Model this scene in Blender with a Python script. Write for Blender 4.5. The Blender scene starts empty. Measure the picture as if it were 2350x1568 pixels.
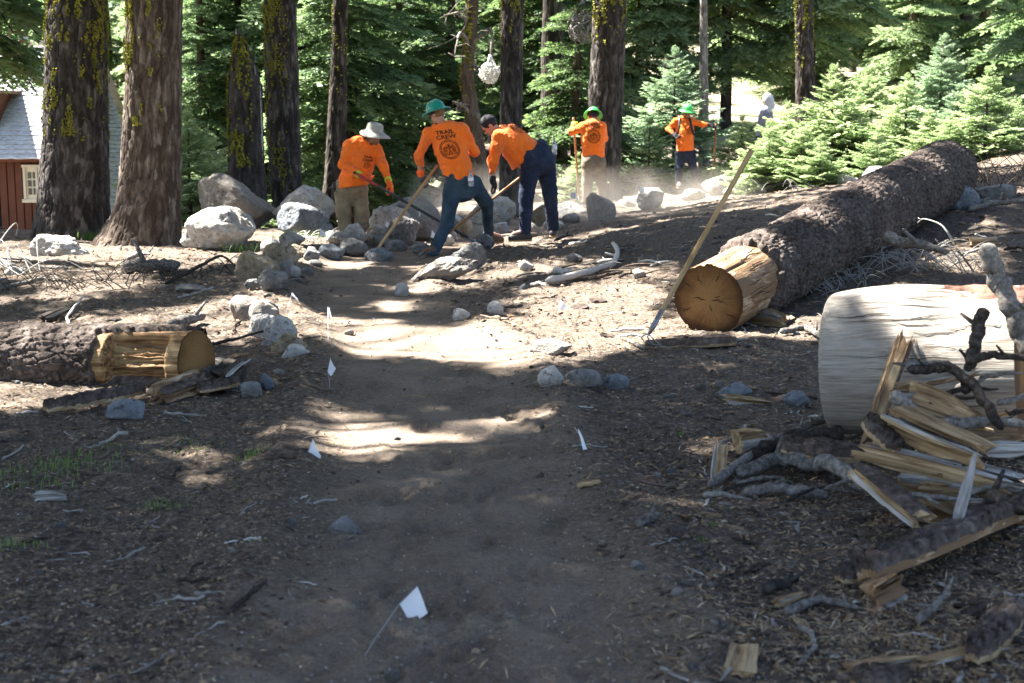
import bpy, math, random
import numpy as np
from mathutils import Vector, Matrix

# ------------------------------------------------------------------ camera, sky, sun, exposure
SC = bpy.context.scene
COL = SC.collection
R = math.radians
CAM_H, FOCAL, PITCH = 1.57, 50.0, 8.863
cam_d = bpy.data.cameras.new("Camera")
cam = bpy.data.objects.new("Camera", cam_d)
COL.objects.link(cam)
cam.location = (0, 0, CAM_H)
cam.rotation_euler = (R(90 - PITCH), 0, 0)
cam_d.lens = FOCAL
cam_d.sensor_width = 36.0
cam_d.clip_end = 2000
cam_d.dof.use_dof = True
cam_d.dof.focus_distance = 10.5
cam_d.dof.aperture_fstop = 4.5
SC.camera = cam

SUN_EL, SUN_AZ = 54.0, -62.0          # azimuth from +Y (ahead of the camera) towards +X
SUN = np.array([math.sin(R(SUN_AZ)) * math.cos(R(SUN_EL)), math.cos(R(SUN_AZ)) * math.cos(R(SUN_EL)), math.sin(R(SUN_EL))])
world = bpy.data.worlds.new("World")
SC.world = world
world.use_nodes = True
nt = world.node_tree
sky = nt.nodes.new("ShaderNodeTexSky")
sky.sky_type = 'NISHITA'
sky.sun_disc = False
sky.sun_elevation = R(SUN_EL)
sky.sun_rotation = R(SUN_AZ)
sky.altitude = 1500
sky.dust_density = 5.0
sky.ozone_density = 0.6
bg = nt.nodes["Background"]
bg.inputs["Strength"].default_value = 0.05
nt.links.new(sky.outputs[0], bg.inputs["Color"])
sun_d = bpy.data.lights.new("Sun", 'SUN')
sun_d.energy = 5.0
sun_d.angle = R(0.55)
sun_d.color = (1.0, 0.965, 0.91)
sun_o = bpy.data.objects.new("Sun", sun_d)
COL.objects.link(sun_o)
sun_o.rotation_euler = Vector(SUN).to_track_quat('Z', 'Y').to_euler()
sun_o.location = (-20, 20, 40)
SC.view_settings.view_transform = 'Standard'
SC.view_settings.look = 'None'
SC.view_settings.exposure = 3.4
SC.view_settings.gamma = 1.0
SC.cycles.use_denoising = True
try:
    SC.cycles.denoiser = 'OPENIMAGEDENOISE'
except Exception:
    pass
SC.cycles.max_bounces = 5
SC.cycles.transparent_max_bounces = 4
SC.cycles.volume_bounces = 1
SC.cycles.sample_clamp_indirect = 6
SC.cycles.use_adaptive_sampling = False

# ------------------------------------------------------------------ helpers
FV = 2350 * FOCAL / 36.0              # focal length in the working pixel grid, 2350 x 1568
_p = R(PITCH)
_F = np.array([0, math.cos(_p), -math.sin(_p)])
_U = np.array([0, math.sin(_p), math.cos(_p)])
CAMP = np.array([0, 0, CAM_H])


def at(x, y, d):
    """point seen at working pixel x, y at depth d"""
    return CAMP + d * (_F + np.array([1., 0, 0]) * (x - 1175) / FV + _U * (784 - y) / FV)


def _hash(ix, iy, iz, s):
    h = (ix.astype(np.int64) * 374761393 + iy.astype(np.int64) * 668265263 + iz.astype(np.int64) * 1274126177 + s * 974634777) & 0xFFFFFFFF
    h = ((h ^ (h >> 13)) * 1274126177) & 0xFFFFFFFF
    h = ((h ^ (h >> 16)) * 2246822519) & 0xFFFFFFFF
    return ((h ^ (h >> 15)) & 0xFFFFFF) / float(0xFFFFFF)


def vnoise(p, s=0):
    p = np.asarray(p, float)
    i = np.floor(p).astype(np.int64)
    f = p - i
    f = f * f * (3 - 2 * f)
    out = 0
    for dx in (0, 1):
        wx = f[..., 0] if dx else 1 - f[..., 0]
        for dy in (0, 1):
            wy = f[..., 1] if dy else 1 - f[..., 1]
            for dz in (0, 1):
                wz = f[..., 2] if dz else 1 - f[..., 2]
                out = out + wx * wy * wz * _hash(i[..., 0] + dx, i[..., 1] + dy, i[..., 2] + dz, s)
    return out * 2 - 1


def fbm(p, o=4, s=0, g=0.5):
    p = np.asarray(p, float)
    a, t, n = 1.0, 0, 0
    for k in range(o):
        t = t + a * vnoise(p * (2.03 ** k) + 17.3 * k, s + k)
        n += a
        a *= g
    return t / n


def cells(p, s=0, wrap=None):
    """2-D Voronoi: F1, F2, cell id; wrap = period in x"""
    p = np.asarray(p, float)
    i = np.floor(p).astype(np.int64)
    f1 = np.full(p.shape[:-1], 9.0)
    f2 = f1.copy()
    cid = f1.copy()
    ox, oy = f1 * 0, f1 * 0
    for dx in (-1, 0, 1):
        for dy in (-1, 0, 1):
            cx, cy = i[..., 0] + dx, i[..., 1] + dy
            hx = cx % wrap if wrap else cx
            z = np.zeros_like(cx)
            jx, jy = _hash(hx, cy, z, s), _hash(hx, cy, z + 1, s)
            d = np.hypot(cx + jx - p[..., 0], cy + jy - p[..., 1])
            c = _hash(hx, cy, z + 2, s)
            nearer = d < f1
            f2 = np.where(nearer, f1, np.minimum(f2, d))
            cid = np.where(nearer, c, cid)
            ox = np.where(nearer, p[..., 0] - cx - jx, ox)
            oy = np.where(nearer, p[..., 1] - cy - jy, oy)
            f1 = np.where(nearer, d, f1)
    return f1, f2, cid, ox, oy


def sstep(a, b, x):
    t = np.clip((np.asarray(x, float) - a) / (b - a), 0, 1)
    return t * t * (3 - 2 * t)


class MB:
    """collects triangles and quads, then links them as one mesh object"""

    def __init__(self):
        self.v, self.t, self.q, self.c, self.n = [], [], [], [], 0

    def add(self, v, q=None, t=None, c=None):
        v = np.asarray(v, np.float32).reshape(-1, 3)
        self.v.append(v)
        if q is not None and len(q):
            self.q.append(np.asarray(q, np.int64).reshape(-1, 4) + self.n)
        if t is not None and len(t):
            self.t.append(np.asarray(t, np.int64).reshape(-1, 3) + self.n)
        if c is not None:
            c = np.asarray(c, np.float32)
            if c.ndim == 1:
                c = np.tile(c[:3], (len(v), 1))
            self.c.append(c)
        self.n += len(v)
        return self

    def mesh(self, name, mats, smooth=True, attrs=None, qmat=None):
        v = np.concatenate(self.v)
        q = np.concatenate(self.q) if self.q else np.zeros((0, 4), np.int64)
        t = np.concatenate(self.t) if self.t else np.zeros((0, 3), np.int64)
        me = bpy.data.meshes.new(name)
        me.vertices.add(len(v))
        me.vertices.foreach_set("co", v.ravel())
        loops = np.concatenate([q.ravel(), t.ravel()]).astype(np.int32)
        me.loops.add(len(loops))
        me.loops.foreach_set("vertex_index", loops)
        st = np.concatenate([np.arange(len(q)) * 4, len(q) * 4 + np.arange(len(t)) * 3]).astype(np.int32)
        me.polygons.add(len(st))
        me.polygons.foreach_set("loop_start", st)
        me.polygons.foreach_set("use_smooth", np.full(len(st), smooth, bool))
        for m in (mats if isinstance(mats, (list, tuple)) else [mats]):
            me.materials.append(m)
        if qmat is not None:
            me.polygons.foreach_set("material_index", np.asarray(qmat, np.int32))
        if self.c and sum(len(c) for c in self.c) == len(v):
            a = me.color_attributes.new("Col", 'FLOAT_COLOR', 'POINT')
            c4 = np.ones((len(v), 4), np.float32)
            c4[:, :3] = np.concatenate(self.c)
            a.data.foreach_set("color", c4.ravel())
        for k, arr in (attrs or {}).items():
            a = me.attributes.new(k, 'FLOAT', 'POINT')
            a.data.foreach_set("value", np.asarray(arr, np.float32).ravel())
        me.update(calc_edges=True)
        return me

    def build(self, name, mats, parent=None, smooth=True, loc=None, **k):
        return link(name, self.mesh(name, mats, smooth, **k), parent, loc)


def link(name, me, parent=None, loc=None):
    o = bpy.data.objects.new(name, me)
    COL.objects.link(o)
    if parent is not None:
        o.parent = parent
    if loc is not None:
        o.location = [float(a) for a in loc]
    return o


def tag(o, label=None, cat=None, group=None, kind=None):
    if label:
        o["label"] = label
    if cat:
        o["category"] = cat
    if group:
        o["group"] = group
    if kind:
        o["kind"] = kind
    return o


def thing(name, label, cat, loc=(0, 0, 0), rz=0.0, group=None):
    o = bpy.data.objects.new(name, None)
    COL.objects.link(o)
    o.empty_display_size = 0.1
    o.location = [float(a) for a in loc]
    o.rotation_euler = (0, 0, rz)
    return tag(o, label, cat, group)


def copy_tree(o, parent=None):
    c = o.copy()
    COL.objects.link(c)
    c.parent = parent
    for ch in list(o.children):
        copy_tree(ch, c)
    return c


def box(cx, cy, cz, sx, sy, sz):
    v = np.array([[x, y, z] for z in (-.5, .5) for y in (-.5, .5) for x in (-.5, .5)]) * [sx, sy, sz] + [cx, cy, cz]
    return v, [[0, 2, 3, 1], [4, 5, 7, 6], [0, 1, 5, 4], [2, 6, 7, 3], [0, 4, 6, 2], [1, 3, 7, 5]]


def frames(P):
    P = np.asarray(P, float)
    T = np.gradient(P, axis=0)
    T /= np.linalg.norm(T, axis=1, keepdims=True) + 1e-9
    ref = np.array([0.31, 0.2, 0.93]) if abs(T[0][2]) < 0.9 else np.array([1., 0, 0])
    A = np.zeros_like(P)
    a = ref - T[0] * ref.dot(T[0])
    for k in range(len(P)):
        a = a - T[k] * a.dot(T[k])
        a = a / (np.linalg.norm(a) + 1e-9)
        A[k] = a
    return T, A, np.cross(T, A)


def tube(P, r, n=6, cap=True):
    P = np.asarray(P, float)
    r = np.broadcast_to(np.asarray(r, float), (len(P),))
    T, A, B = frames(P)
    th = np.arange(n) * 2 * np.pi / n
    v = P[:, None] + r[:, None, None] * (np.cos(th)[None, :, None] * A[:, None] + np.sin(th)[None, :, None] * B[:, None])
    i = np.arange(len(P) - 1)[:, None] * n
    j = np.arange(n)[None]
    k = (j + 1) % n
    q = np.stack([i + j, i + k, i + n + k, i + n + j], -1).reshape(-1, 4)
    v = v.reshape(-1, 3)
    t = []
    if cap:
        m = len(v)
        v = np.concatenate([v, P[:1], P[-1:]])
        b = (len(P) - 1) * n
        t = [[m, (x + 1) % n, x] for x in range(n)] + [[m + 1, b + x, b + (x + 1) % n] for x in range(n)]
    return v, q, t


def gridq(nr, nc, wrap=False):
    i = np.arange(nr - 1)[:, None] * nc
    j = np.arange(nc if wrap else nc - 1)[None]
    k = (j + 1) % nc
    return np.stack([i + j, i + k, i + nc + k, i + nc + j], -1).reshape(-1, 4)


# ------------------------------------------------------------------ node materials
class NT:
    def __init__(self, name, rough=0.9, spec=0.25):
        self.m = bpy.data.materials.new(name)
        self.m.use_nodes = True
        self.t = self.m.node_tree
        self.b = self.t.nodes["Principled BSDF"]
        self.b.inputs["Roughness"].default_value = rough
        self.b.inputs["Specular IOR Level"].default_value = spec

    def n(self, typ, **k):
        nd = self.t.nodes.new(typ)
        for a, v in k.items():
            if a in nd.inputs:
                if hasattr(v, "is_linked") or isinstance(v, bpy.types.NodeSocket):
                    self.t.links.new(v, nd.inputs[a])
                else:
                    nd.inputs[a].default_value = v
            else:
                setattr(nd, a, v)
        return nd

    def l(self, a, b):
        self.t.links.new(a, b)

    def coord(self, scale=(1, 1, 1), obj=True):
        tc = self.n("ShaderNodeTexCoord")
        mp = self.n("ShaderNodeMapping")
        mp.inputs["Scale"].default_value = scale
        self.l(tc.outputs["Object" if obj else "Generated"], mp.inputs["Vector"])
        return mp.outputs[0]

    def world(self, scale=(1, 1, 1)):
        g = self.n("ShaderNodeNewGeometry")
        mp = self.n("ShaderNodeMapping")
        mp.inputs["Scale"].default_value = scale
        self.l(g.outputs["Position"], mp.inputs["Vector"])
        return mp.outputs[0]

    def noise(self, vec, scale, detail=4, rough=0.55, dist=0.0):
        nd = self.n("ShaderNodeTexNoise")
        nd.inputs["Scale"].default_value = scale
        nd.inputs["Detail"].default_value = detail
        nd.inputs["Roughness"].default_value = rough
        nd.inputs["Distortion"].default_value = dist
        if vec is not None:
            self.l(vec, nd.inputs["Vector"])
        return nd.outputs["Fac"]

    def voro(self, vec, scale, feature='F1', out="Distance"):
        nd = self.n("ShaderNodeTexVoronoi")
        nd.feature = feature
        nd.inputs["Scale"].default_value = scale
        self.l(vec, nd.inputs["Vector"])
        return nd.outputs[out]

    def ramp(self, fac, stops):
        nd = self.n("ShaderNodeValToRGB")
        e = nd.color_ramp.elements
        while len(e) < len(stops):
            e.new(0.5)
        for el, (p, c) in zip(e, stops):
            el.position = p
            el.color = (*c, 1) if len(c) == 3 else c
        self.l(fac, nd.inputs["Fac"])
        return nd.outputs["Color"]

    def mix(self, fac, a, b, mode='MIX'):
        nd = self.n("ShaderNodeMix", data_type='RGBA', blend_type=mode)
        for s, v in ((0, fac), (6, a), (7, b)):
            if isinstance(v, bpy.types.NodeSocket):
                self.l(v, nd.inputs[s])
            else:
                nd.inputs[s].default_value = (*v, 1) if isinstance(v, tuple) and len(v) == 3 else v
        return nd.outputs[2]

    def math(self, op, a, b=0.0):
        nd = self.n("ShaderNodeMath", operation=op)
        for s, v in ((0, a), (1, b)):
            if isinstance(v, bpy.types.NodeSocket):
                self.l(v, nd.inputs[s])
            else:
                nd.inputs[s].default_value = v
        return nd.outputs[0]

    def attr(self, name, out="Color"):
        nd = self.n("ShaderNodeAttribute")
        nd.attribute_name = name
        return nd.outputs[out]

    def rand(self):
        return self.n("ShaderNodeObjectInfo").outputs["Random"]

    def color(self, c):
        if isinstance(c, bpy.types.NodeSocket):
            self.l(c, self.b.inputs["Base Color"])
        else:
            self.b.inputs["Base Color"].default_value = (*c, 1)
        return self

    def bump(self, h, strength=0.5, dist=0.02):
        nd = self.n("ShaderNodeBump")
        nd.inputs["Strength"].default_value = strength
        nd.inputs["Distance"].default_value = dist
        self.l(h, nd.inputs["Height"])
        self.l(nd.outputs[0], self.b.inputs["Normal"])
        return self


MAT = {}


def m_plain(name, c, rough=0.8, spec=0.3, var=0.15, scale=30, bump=0.0):
    k = NT(name, rough, spec)
    n = k.noise(k.coord(), scale, 3)
    lo = tuple(a * (1 - var) for a in c)
    hi = tuple(min(1, a * (1 + var)) for a in c)
    k.color(k.ramp(n, [(0.3, lo), (0.7, hi)]))
    if bump:
        k.bump(n, bump, 0.01)
    MAT[name] = k.m
    return k.m
# ------------------------------------------------------------------ terrain
_TY = np.array([-8, 3.8, 5.5, 7, 8.15, 9.7, 12, 14, 15.7, 17.3, 19.2, 22, 24, 26, 29, 34, 42, 60])
_TX = np.array([0.1, -.15, -.22, -.37, -.46, -.56, -1.15, -1.52, -1.5, -1.25, -.6, .1, .7, 1.3, 2.3, 3.6, 5.5, 9])


def trail_x(y):
    return np.interp(y, _TY, _TX)


def trail_w(x, y):
    """0 on the trail, growing outside it (metres from the edge, wobbling)"""
    y = np.asarray(y, float)
    x = np.asarray(x, float)
    p = np.stack([x * 1.1, y * 1.1, 0 * x], -1)
    half = 0.62 + 0.08 * sstep(5.5, 3.5, y)
    return np.abs(x - trail_x(y)) - half + 0.16 * fbm(p, 3, 41)


def H0(x, y):
    x = np.asarray(x, float)
    y = np.asarray(y, float)
    cx = trail_x(y)
    r = np.maximum(x - cx - 0.6, 0)
    l = np.maximum(cx - 0.6 - x, 0)
    sr = np.interp(y, [2, 7, 10, 13, 16, 20, 24, 28, 40], [.02, .02, .03, .075, .115, .15, .16, .07, .03])
    hr = sr * (r - 0.35 * (1 - np.exp(-r / 0.35)))
    hr = np.where(hr > 1.2, 1.2 + (hr - 1.2) * 0.25, hr)
    lb = np.interp(y, [3, 8, 10, 12.5, 14.5, 16.5, 18, 22], [0.0, 0.02, .05, .12, .10, .03, 0, 0])
    hl = lb * (1 - np.exp(-l / 0.3))
    drop = sstep(-1.0, -3.5, x) * np.interp(y, [20.5, 30, 38, 60, 75, 140, 400], [0, -1.3, -2.0, -2.0, -1, 8, 30])
    hill = (1 - sstep(-1.0, -3.5, x)) * np.interp(y, [34, 50, 90, 160, 400], [0, 1.6, 8, 22, 60])
    berm = 0.05 * np.exp(-((np.abs(x - cx) - 0.72) / 0.16) ** 2) * (y < 30)
    return hr + hl + drop + hill + berm


def H(x, y, fine=False):
    x = np.asarray(x, float)
    y = np.asarray(y, float)
    z = H0(x, y)
    off = sstep(-0.1, 0.25, trail_w(x, y))
    near = 1 - sstep(30, 60, y)
    p = np.stack([x, y, 0 * x], -1)
    z = z + (0.012 + 0.05 * off) * fbm(p * 1.3, 4, 7) * near
    z = z + (0.006 + 0.014 * off) * fbm(p * 9, 3, 9) * near + 0.010 * fbm(p * 4, 2, 10) * near
    return z


def ground(x, y):
    """terrain point seen at working pixel x, y"""
    d = at(x, y, 1.0) - CAMP
    s = np.concatenate([np.arange(2.5, 30, 0.02), np.arange(30, 160, 0.1)])
    P = CAMP + s[:, None] * d
    below = P[:, 2] < H(P[:, 0], P[:, 1])
    k = int(np.argmax(below)) if below.any() else len(s) - 1
    return P[k]


def on(x, y, dz=0.0):
    return np.array([x, y, float(H(x, y)) + dz])


def slope_n(x, y, e=0.12):
    n = np.array([float(H(x - e, y) - H(x + e, y)), float(H(x, y - e) - H(x, y + e)), 2 * e])
    return n / np.linalg.norm(n)


# ground material: duff and litter colours, packed dirt where the trail runs
k = NT("forest_floor", 0.95, 0.15)
w = k.world()
tr = k.attr("trail", "Fac")
n1 = k.noise(w, 2.2, 5, 0.6)
n2 = k.noise(w, 38, 4, 0.7)
n3 = k.noise(w, 150, 2, 0.6)
duff = k.ramp(n2, [(0.30, (0.022, 0.017, 0.013)), (0.46, (0.060, 0.046, 0.035)), (0.58, (0.125, 0.098, 0.075)), (0.70, (0.30, 0.25, 0.20))])
duff = k.mix(k.math('MULTIPLY', n1, 0.5), duff, (0.115, 0.088, 0.066))
dirt = k.ramp(k.math('ADD', k.math('MULTIPLY', n1, 0.35), k.math('ADD', k.math('MULTIPLY', n3, 0.35), k.math('MULTIPLY', n2, .3))), [(0.36, (0.080, 0.059, 0.043)), (0.5, (0.148, 0.114, 0.085)), (0.64, (0.24, 0.195, 0.15))])
k.color(k.mix(tr, duff, dirt))
hgt = k.math('ADD', k.math('MULTIPLY', n2, 0.6), k.math('MULTIPLY', n3, 0.5))
k.bump(hgt, 0.8, 0.016)
MAT['floor'] = k.m

k = NT("hill_floor", 0.95, 0.1)
w = k.world()
k.color(k.ramp(k.noise(w, 0.6, 6, 0.65), [(0.35, (0.07, 0.09, 0.04)), (0.5, (0.17, 0.16, 0.10)), (0.68, (0.32, 0.27, 0.21))]))
MAT['hill'] = k.m

ys = [-3.0]
while ys[-1] < 42:
    ys.append(ys[-1] + max(0.022, 0.0042 * max(ys[-1], 0) ** 1.12) if ys[-1] > 2.8 else ys[-1] + 0.25)
ys = np.array(ys)
uc = np.linspace(-1, 1, 460)
uc = np.sign(uc) * (0.55 * np.abs(uc) + 0.45 * np.abs(uc) ** 3)
X = uc[None, :] * (3.2 + 0.62 * np.maximum(ys, 0))[:, None]
Y = np.repeat(ys[:, None], len(uc), 1)
tw = trail_w(X, Y)
Z = H(X, Y)
P = np.stack([X, Y, Z], -1).reshape(-1, 3)
Z = Z + (0.003 + 0.010 * sstep(-.05, .2, tw)) * fbm(np.stack([X, Y, 0 * X], -1) * 26, 2, 12)
Z = Z + np.where(tw < 0.1, 0.006 * np.maximum(fbm(np.stack([X * 3, Y * 3, 0 * X], -1), 2, 14), 0), 0)
rgd = np.random.default_rng(19)
for i in range(170):                                 # boot prints and scuffs trodden into the trail
    fy = 1 / rgd.uniform(1 / 18., 1 / 3.5)
    fx = float(trail_x(fy)) + rgd.normal() * .28
    fa = rgd.normal() * .35
    i0, i1 = np.searchsorted(ys, [fy - .25, fy + .25])
    dx, dy = X[i0:i1] - fx, Y[i0:i1] - fy
    u_ = (dx * math.cos(fa) + dy * math.sin(fa)) / .055
    v_ = (-dx * math.sin(fa) + dy * math.cos(fa)) / .135
    rr = np.sqrt(u_ ** 2 + v_ ** 2)
    Z[i0:i1] += rgd.uniform(.5, 1.2) * (-.011 * (1 - sstep(.75, 1.0, rr)) + .006 * np.exp(-((rr - 1.15) / .16) ** 2))
V = np.stack([X, Y, Z], -1).reshape(-1, 3)
Q = gridq(len(ys), len(uc))
trv = 1 - sstep(-0.30, 0.26, tw.ravel() + 0.22 * fbm(V * [5, 5, 0], 4, 77))
trv *= 1 - sstep(34, 40, V[:, 1])
tq = trv[Q].mean(1) > 0.5


def sub(V, Q, keep, extra):
    Qk = Q[keep]
    used, inv = np.unique(Qk, return_inverse=True)
    return V[used], inv.reshape(-1, 4), extra[used]


v, q, a = sub(V, Q, ~tq, trv)
g = MB().add(v, q).build("ground", MAT['floor'], attrs={"trail": a})
tag(g, kind="structure")
v, q, a = sub(V, Q, tq, trv)
g = MB().add(v, q).build("trail", MAT['floor'], attrs={"trail": a})
tag(g, kind="structure")
ys2 = np.concatenate([[41.6], np.geomspace(42, 420, 70)])
xs2 = np.concatenate([-np.geomspace(300, 25, 30), np.linspace(-24, 24, 60), np.geomspace(25, 300, 30)])
X, Y = np.meshgrid(xs2, ys2)
Z = H(X, Y) + 0.5 * fbm(np.stack([X * .15, Y * .15, 0 * X], -1), 3, 5) * sstep(44, 60, Y) - 0.02
g = MB().add(np.stack([X, Y, Z], -1), gridq(*X.shape)).build("hillside", MAT['hill'])
tag(g, kind="structure")
xs3 = np.concatenate([-np.geomspace(120, 3, 24), np.geomspace(3, 120, 24)])
ys3 = np.concatenate([np.linspace(-60, -3, 20), ys[ys > -3][::14], [41.6]])
X, Y = np.meshgrid(xs3, ys3)
inner = np.abs(X) < (3.2 + 0.62 * np.maximum(Y, 0)) - 0.3
Z = np.where(inner & (Y > -3), H(X, Y) - 0.6, H(X, Y) - 0.03)
g = MB().add(np.stack([X, Y, Z], -1), gridq(*X.shape)).build("outer_ground", MAT['hill'])
tag(g, kind="structure")
# ------------------------------------------------------------------ trees
def atY(x, y, Y):
    """point seen at working pixel x, y on the upright plane at world depth Y"""
    d = Y / (_F[1] + _U[1] * (784 - y) / FV)
    return at(x, y, d)


def m_bark(name, c0, c1, c2, stretch=0.22, scale=14):
    k = NT(name, 0.95, 0.12)
    w = k.coord((1, 1, stretch))
    n = k.noise(w, scale, 5, 0.65)
    n2 = k.noise(k.coord(), 3.0, 3, 0.5)
    f = k.math('ADD', k.math('MULTIPLY', n, 0.62), k.math('MULTIPLY', n2, 0.28))
    f = k.math('ADD', f, k.math('MULTIPLY', k.attr("plate", "Fac"), 0.16))
    k.color(k.ramp(f, [(0.36, c0), (0.5, c1), (0.63, c2)]))
    k.bump(k.noise(w, scale * 3.2, 4, 0.7), 0.6, 0.012)
    MAT[name] = k.m
    return k.m


m_bark('bark_grey', (0.026, 0.022, 0.020), (0.062, 0.053, 0.048), (0.135, 0.118, 0.107))
m_bark('bark_brown', (0.048, 0.034, 0.026), (0.105, 0.080, 0.062), (0.20, 0.165, 0.135))
m_bark('bark_dark', (0.022, 0.018, 0.015), (0.055, 0.045, 0.037), (0.12, 0.10, 0.085))
m_bark('bark_pale', (0.10, 0.085, 0.07), (0.20, 0.175, 0.15), (0.36, 0.33, 0.29))
m_bark('stick_pale', (0.06, 0.052, 0.045), (0.17, 0.155, 0.138), (0.36, 0.345, 0.32), 1.0, 48)
m_bark('stick_dark', (0.018, 0.015, 0.013), (0.052, 0.043, 0.036), (0.13, 0.115, 0.10), 1.0, 48)
m_bark('stick_grey', (0.09, 0.078, 0.066), (0.22, 0.20, 0.175), (0.38, 0.36, 0.33), 1.0, 48)

k = NT("lichen", 0.95, 0.1)
k.color(k.ramp(k.noise(k.world(), 9, 3), [(0.3, (0.10, 0.10, 0.02)), (0.55, (0.235, 0.225, 0.035)), (0.8, (0.40, 0.375, 0.075))]))
MAT['lichen'] = k.m


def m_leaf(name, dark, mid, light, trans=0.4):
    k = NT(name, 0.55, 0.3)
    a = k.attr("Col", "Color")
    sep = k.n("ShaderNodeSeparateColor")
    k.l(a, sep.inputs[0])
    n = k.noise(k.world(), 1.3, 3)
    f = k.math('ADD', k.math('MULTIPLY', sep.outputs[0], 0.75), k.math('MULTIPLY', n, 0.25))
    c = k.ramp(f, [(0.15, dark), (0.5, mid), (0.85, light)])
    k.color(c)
    tl = k.n("ShaderNodeBsdfTranslucent")
    k.l(k.mix(0.25, c, (0.28, 0.40, 0.12), 'MIX'), tl.inputs[0])
    mx = k.n("ShaderNodeMixShader")
    mx.inputs[0].default_value = trans
    k.l(k.b.outputs[0], mx.inputs[1])
    k.l(tl.outputs[0], mx.inputs[2])
    k.l(mx.outputs[0], k.t.nodes["Material Output"].inputs[0])
    MAT[name] = k.m
    return k.m


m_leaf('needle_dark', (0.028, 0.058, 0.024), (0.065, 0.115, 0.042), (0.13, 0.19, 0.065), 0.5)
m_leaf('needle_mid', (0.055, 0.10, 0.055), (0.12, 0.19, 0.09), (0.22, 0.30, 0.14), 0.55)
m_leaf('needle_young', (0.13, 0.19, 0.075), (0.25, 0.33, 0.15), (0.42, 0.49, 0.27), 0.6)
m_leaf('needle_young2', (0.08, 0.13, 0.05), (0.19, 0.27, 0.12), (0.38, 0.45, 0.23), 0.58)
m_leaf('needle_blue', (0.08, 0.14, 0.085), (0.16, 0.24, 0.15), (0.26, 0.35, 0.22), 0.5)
m_leaf('needle_far_lit', (0.10, 0.16, 0.08), (0.21, 0.29, 0.14), (0.36, 0.43, 0.22), 0.62)  # paler needle copy: the sunlit look of distant trees is put into the colour
m_leaf('needle_dry', (0.07, 0.050, 0.022), (0.14, 0.105, 0.045), (0.22, 0.17, 0.08), 0.3)


PLATE = [None]


def barkcyl(P, r, plate_w, plate_h, depth, seed=0, nth=None, rough=0.0):
    """bark-plated round timber along the points P (dense), radius r; returns a wrapped grid (rows, nth, 3)"""
    P = np.asarray(P, float)
    r = np.broadcast_to(np.asarray(r, float), (len(P),))
    T, A, B = frames(P)
    s = np.concatenate([[0], np.cumsum(np.linalg.norm(np.diff(P, axis=0), axis=1))])
    nc = max(6, int(2 * np.pi * r.mean() / plate_w))
    nth = nth or nc * 6
    th = np.arange(nth) * 2 * np.pi / nth
    u = np.broadcast_to(th[None] / (2 * np.pi) * nc, (len(P), nth))
    v = np.broadcast_to(s[:, None] / plate_h, (len(P), nth))
    c3 = np.stack([np.cos(th)[None] * r[:, None] * 6, np.sin(th)[None] * r[:, None] * 6, np.broadcast_to(s[:, None] * 3, u.shape)], -1)
    wx, wy = fbm(c3, 3, seed + 3), fbm(c3 + 31, 3, seed + 5)
    f1, f2, cid, ox, oy = cells(np.stack([u + wx * 0.9, v + wy * 1.1], -1), seed, wrap=nc)
    g1, g2, gid, px_, py_ = cells(np.stack([u * 2 + wx, v * 2.2 + wy * 1.4], -1), seed + 9, wrap=nc * 2)
    tilt = ox * np.cos(cid * 40) + oy * np.sin(cid * 40)
    disp = depth * (sstep(0.01, 0.17, f2 - f1) * 0.85 + 0.4 * cid + 0.35 * tilt + 0.14 * sstep(0, .2, g2 - g1) + 0.18 * (px_ * np.cos(gid * 30) + py_ * np.sin(gid * 30)) + 0.3 * fbm(c3 * 2.6, 3, seed + 8)) - depth * 0.85
    if rough:
        disp = disp + rough * fbm(c3 * 0.33, 3, seed + 20)
    rr = r[:, None] + disp
    PLATE[0] = (0.65 * cid + 0.35 * gid - 0.5) * 2 * sstep(0.0, .1, f2 - f1)
    return P[:, None] + rr[..., None] * (np.cos(th)[None, :, None] * A[:, None] + np.sin(th)[None, :, None] * B[:, None])


def lichen_tufts(parent, G, z0, z1, n, rng, side=None, size=0.035):
    """small spiky tufts standing on the bark between heights z0 and z1 (G in the parent's frame)"""
    ok = np.argwhere((G[..., 2] > z0) & (G[..., 2] < z1))
    if not len(ok):
        return
    cen = G.mean(1)
    mb = MB()
    out_v, out_t = [], []
    m = 0
    patch = fbm(np.stack([G[..., 0] * 13, G[..., 1] * 13, G[..., 2] * 5], -1), 3, 55)
    tries = 0
    while m < n and tries < n * 12:
        tries += 1
        i, j = ok[rng.integers(len(ok))]
        p = G[i, j]
        h = (p[2] - z0) / (z1 - z0)
        if patch[i, j] < 0.34 - 0.52 * h:
            continue
        nrm = p - cen[i]
        nrm /= np.linalg.norm(nrm) + 1e-9
        if side is not None and nrm.dot(side) < rng.uniform(-0.3, 0.6):
            continue
        for q in range(4):
            a = rng.normal(size=3) * [1, 1, 1.6]
            a -= nrm * a.dot(nrm)
            a /= np.linalg.norm(a) + 1e-9
            b = np.cross(nrm, a)
            s = size * rng.uniform(0.5, 1.3)
            o = p + nrm * 0.008
            out_v += [o - a * s * .5, o + b * s * .35 + nrm * s * .45, o + a * s * .6 + nrm * s * .25]
            out_t.append([3 * len(out_t), 3 * len(out_t) + 1, 3 * len(out_t) + 2])
        m += 1
    if out_v:
        o = mb.add(out_v, t=out_t).build("lichen", MAT['lichen'], parent, smooth=False)
        tag(o, kind="stuff")


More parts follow.
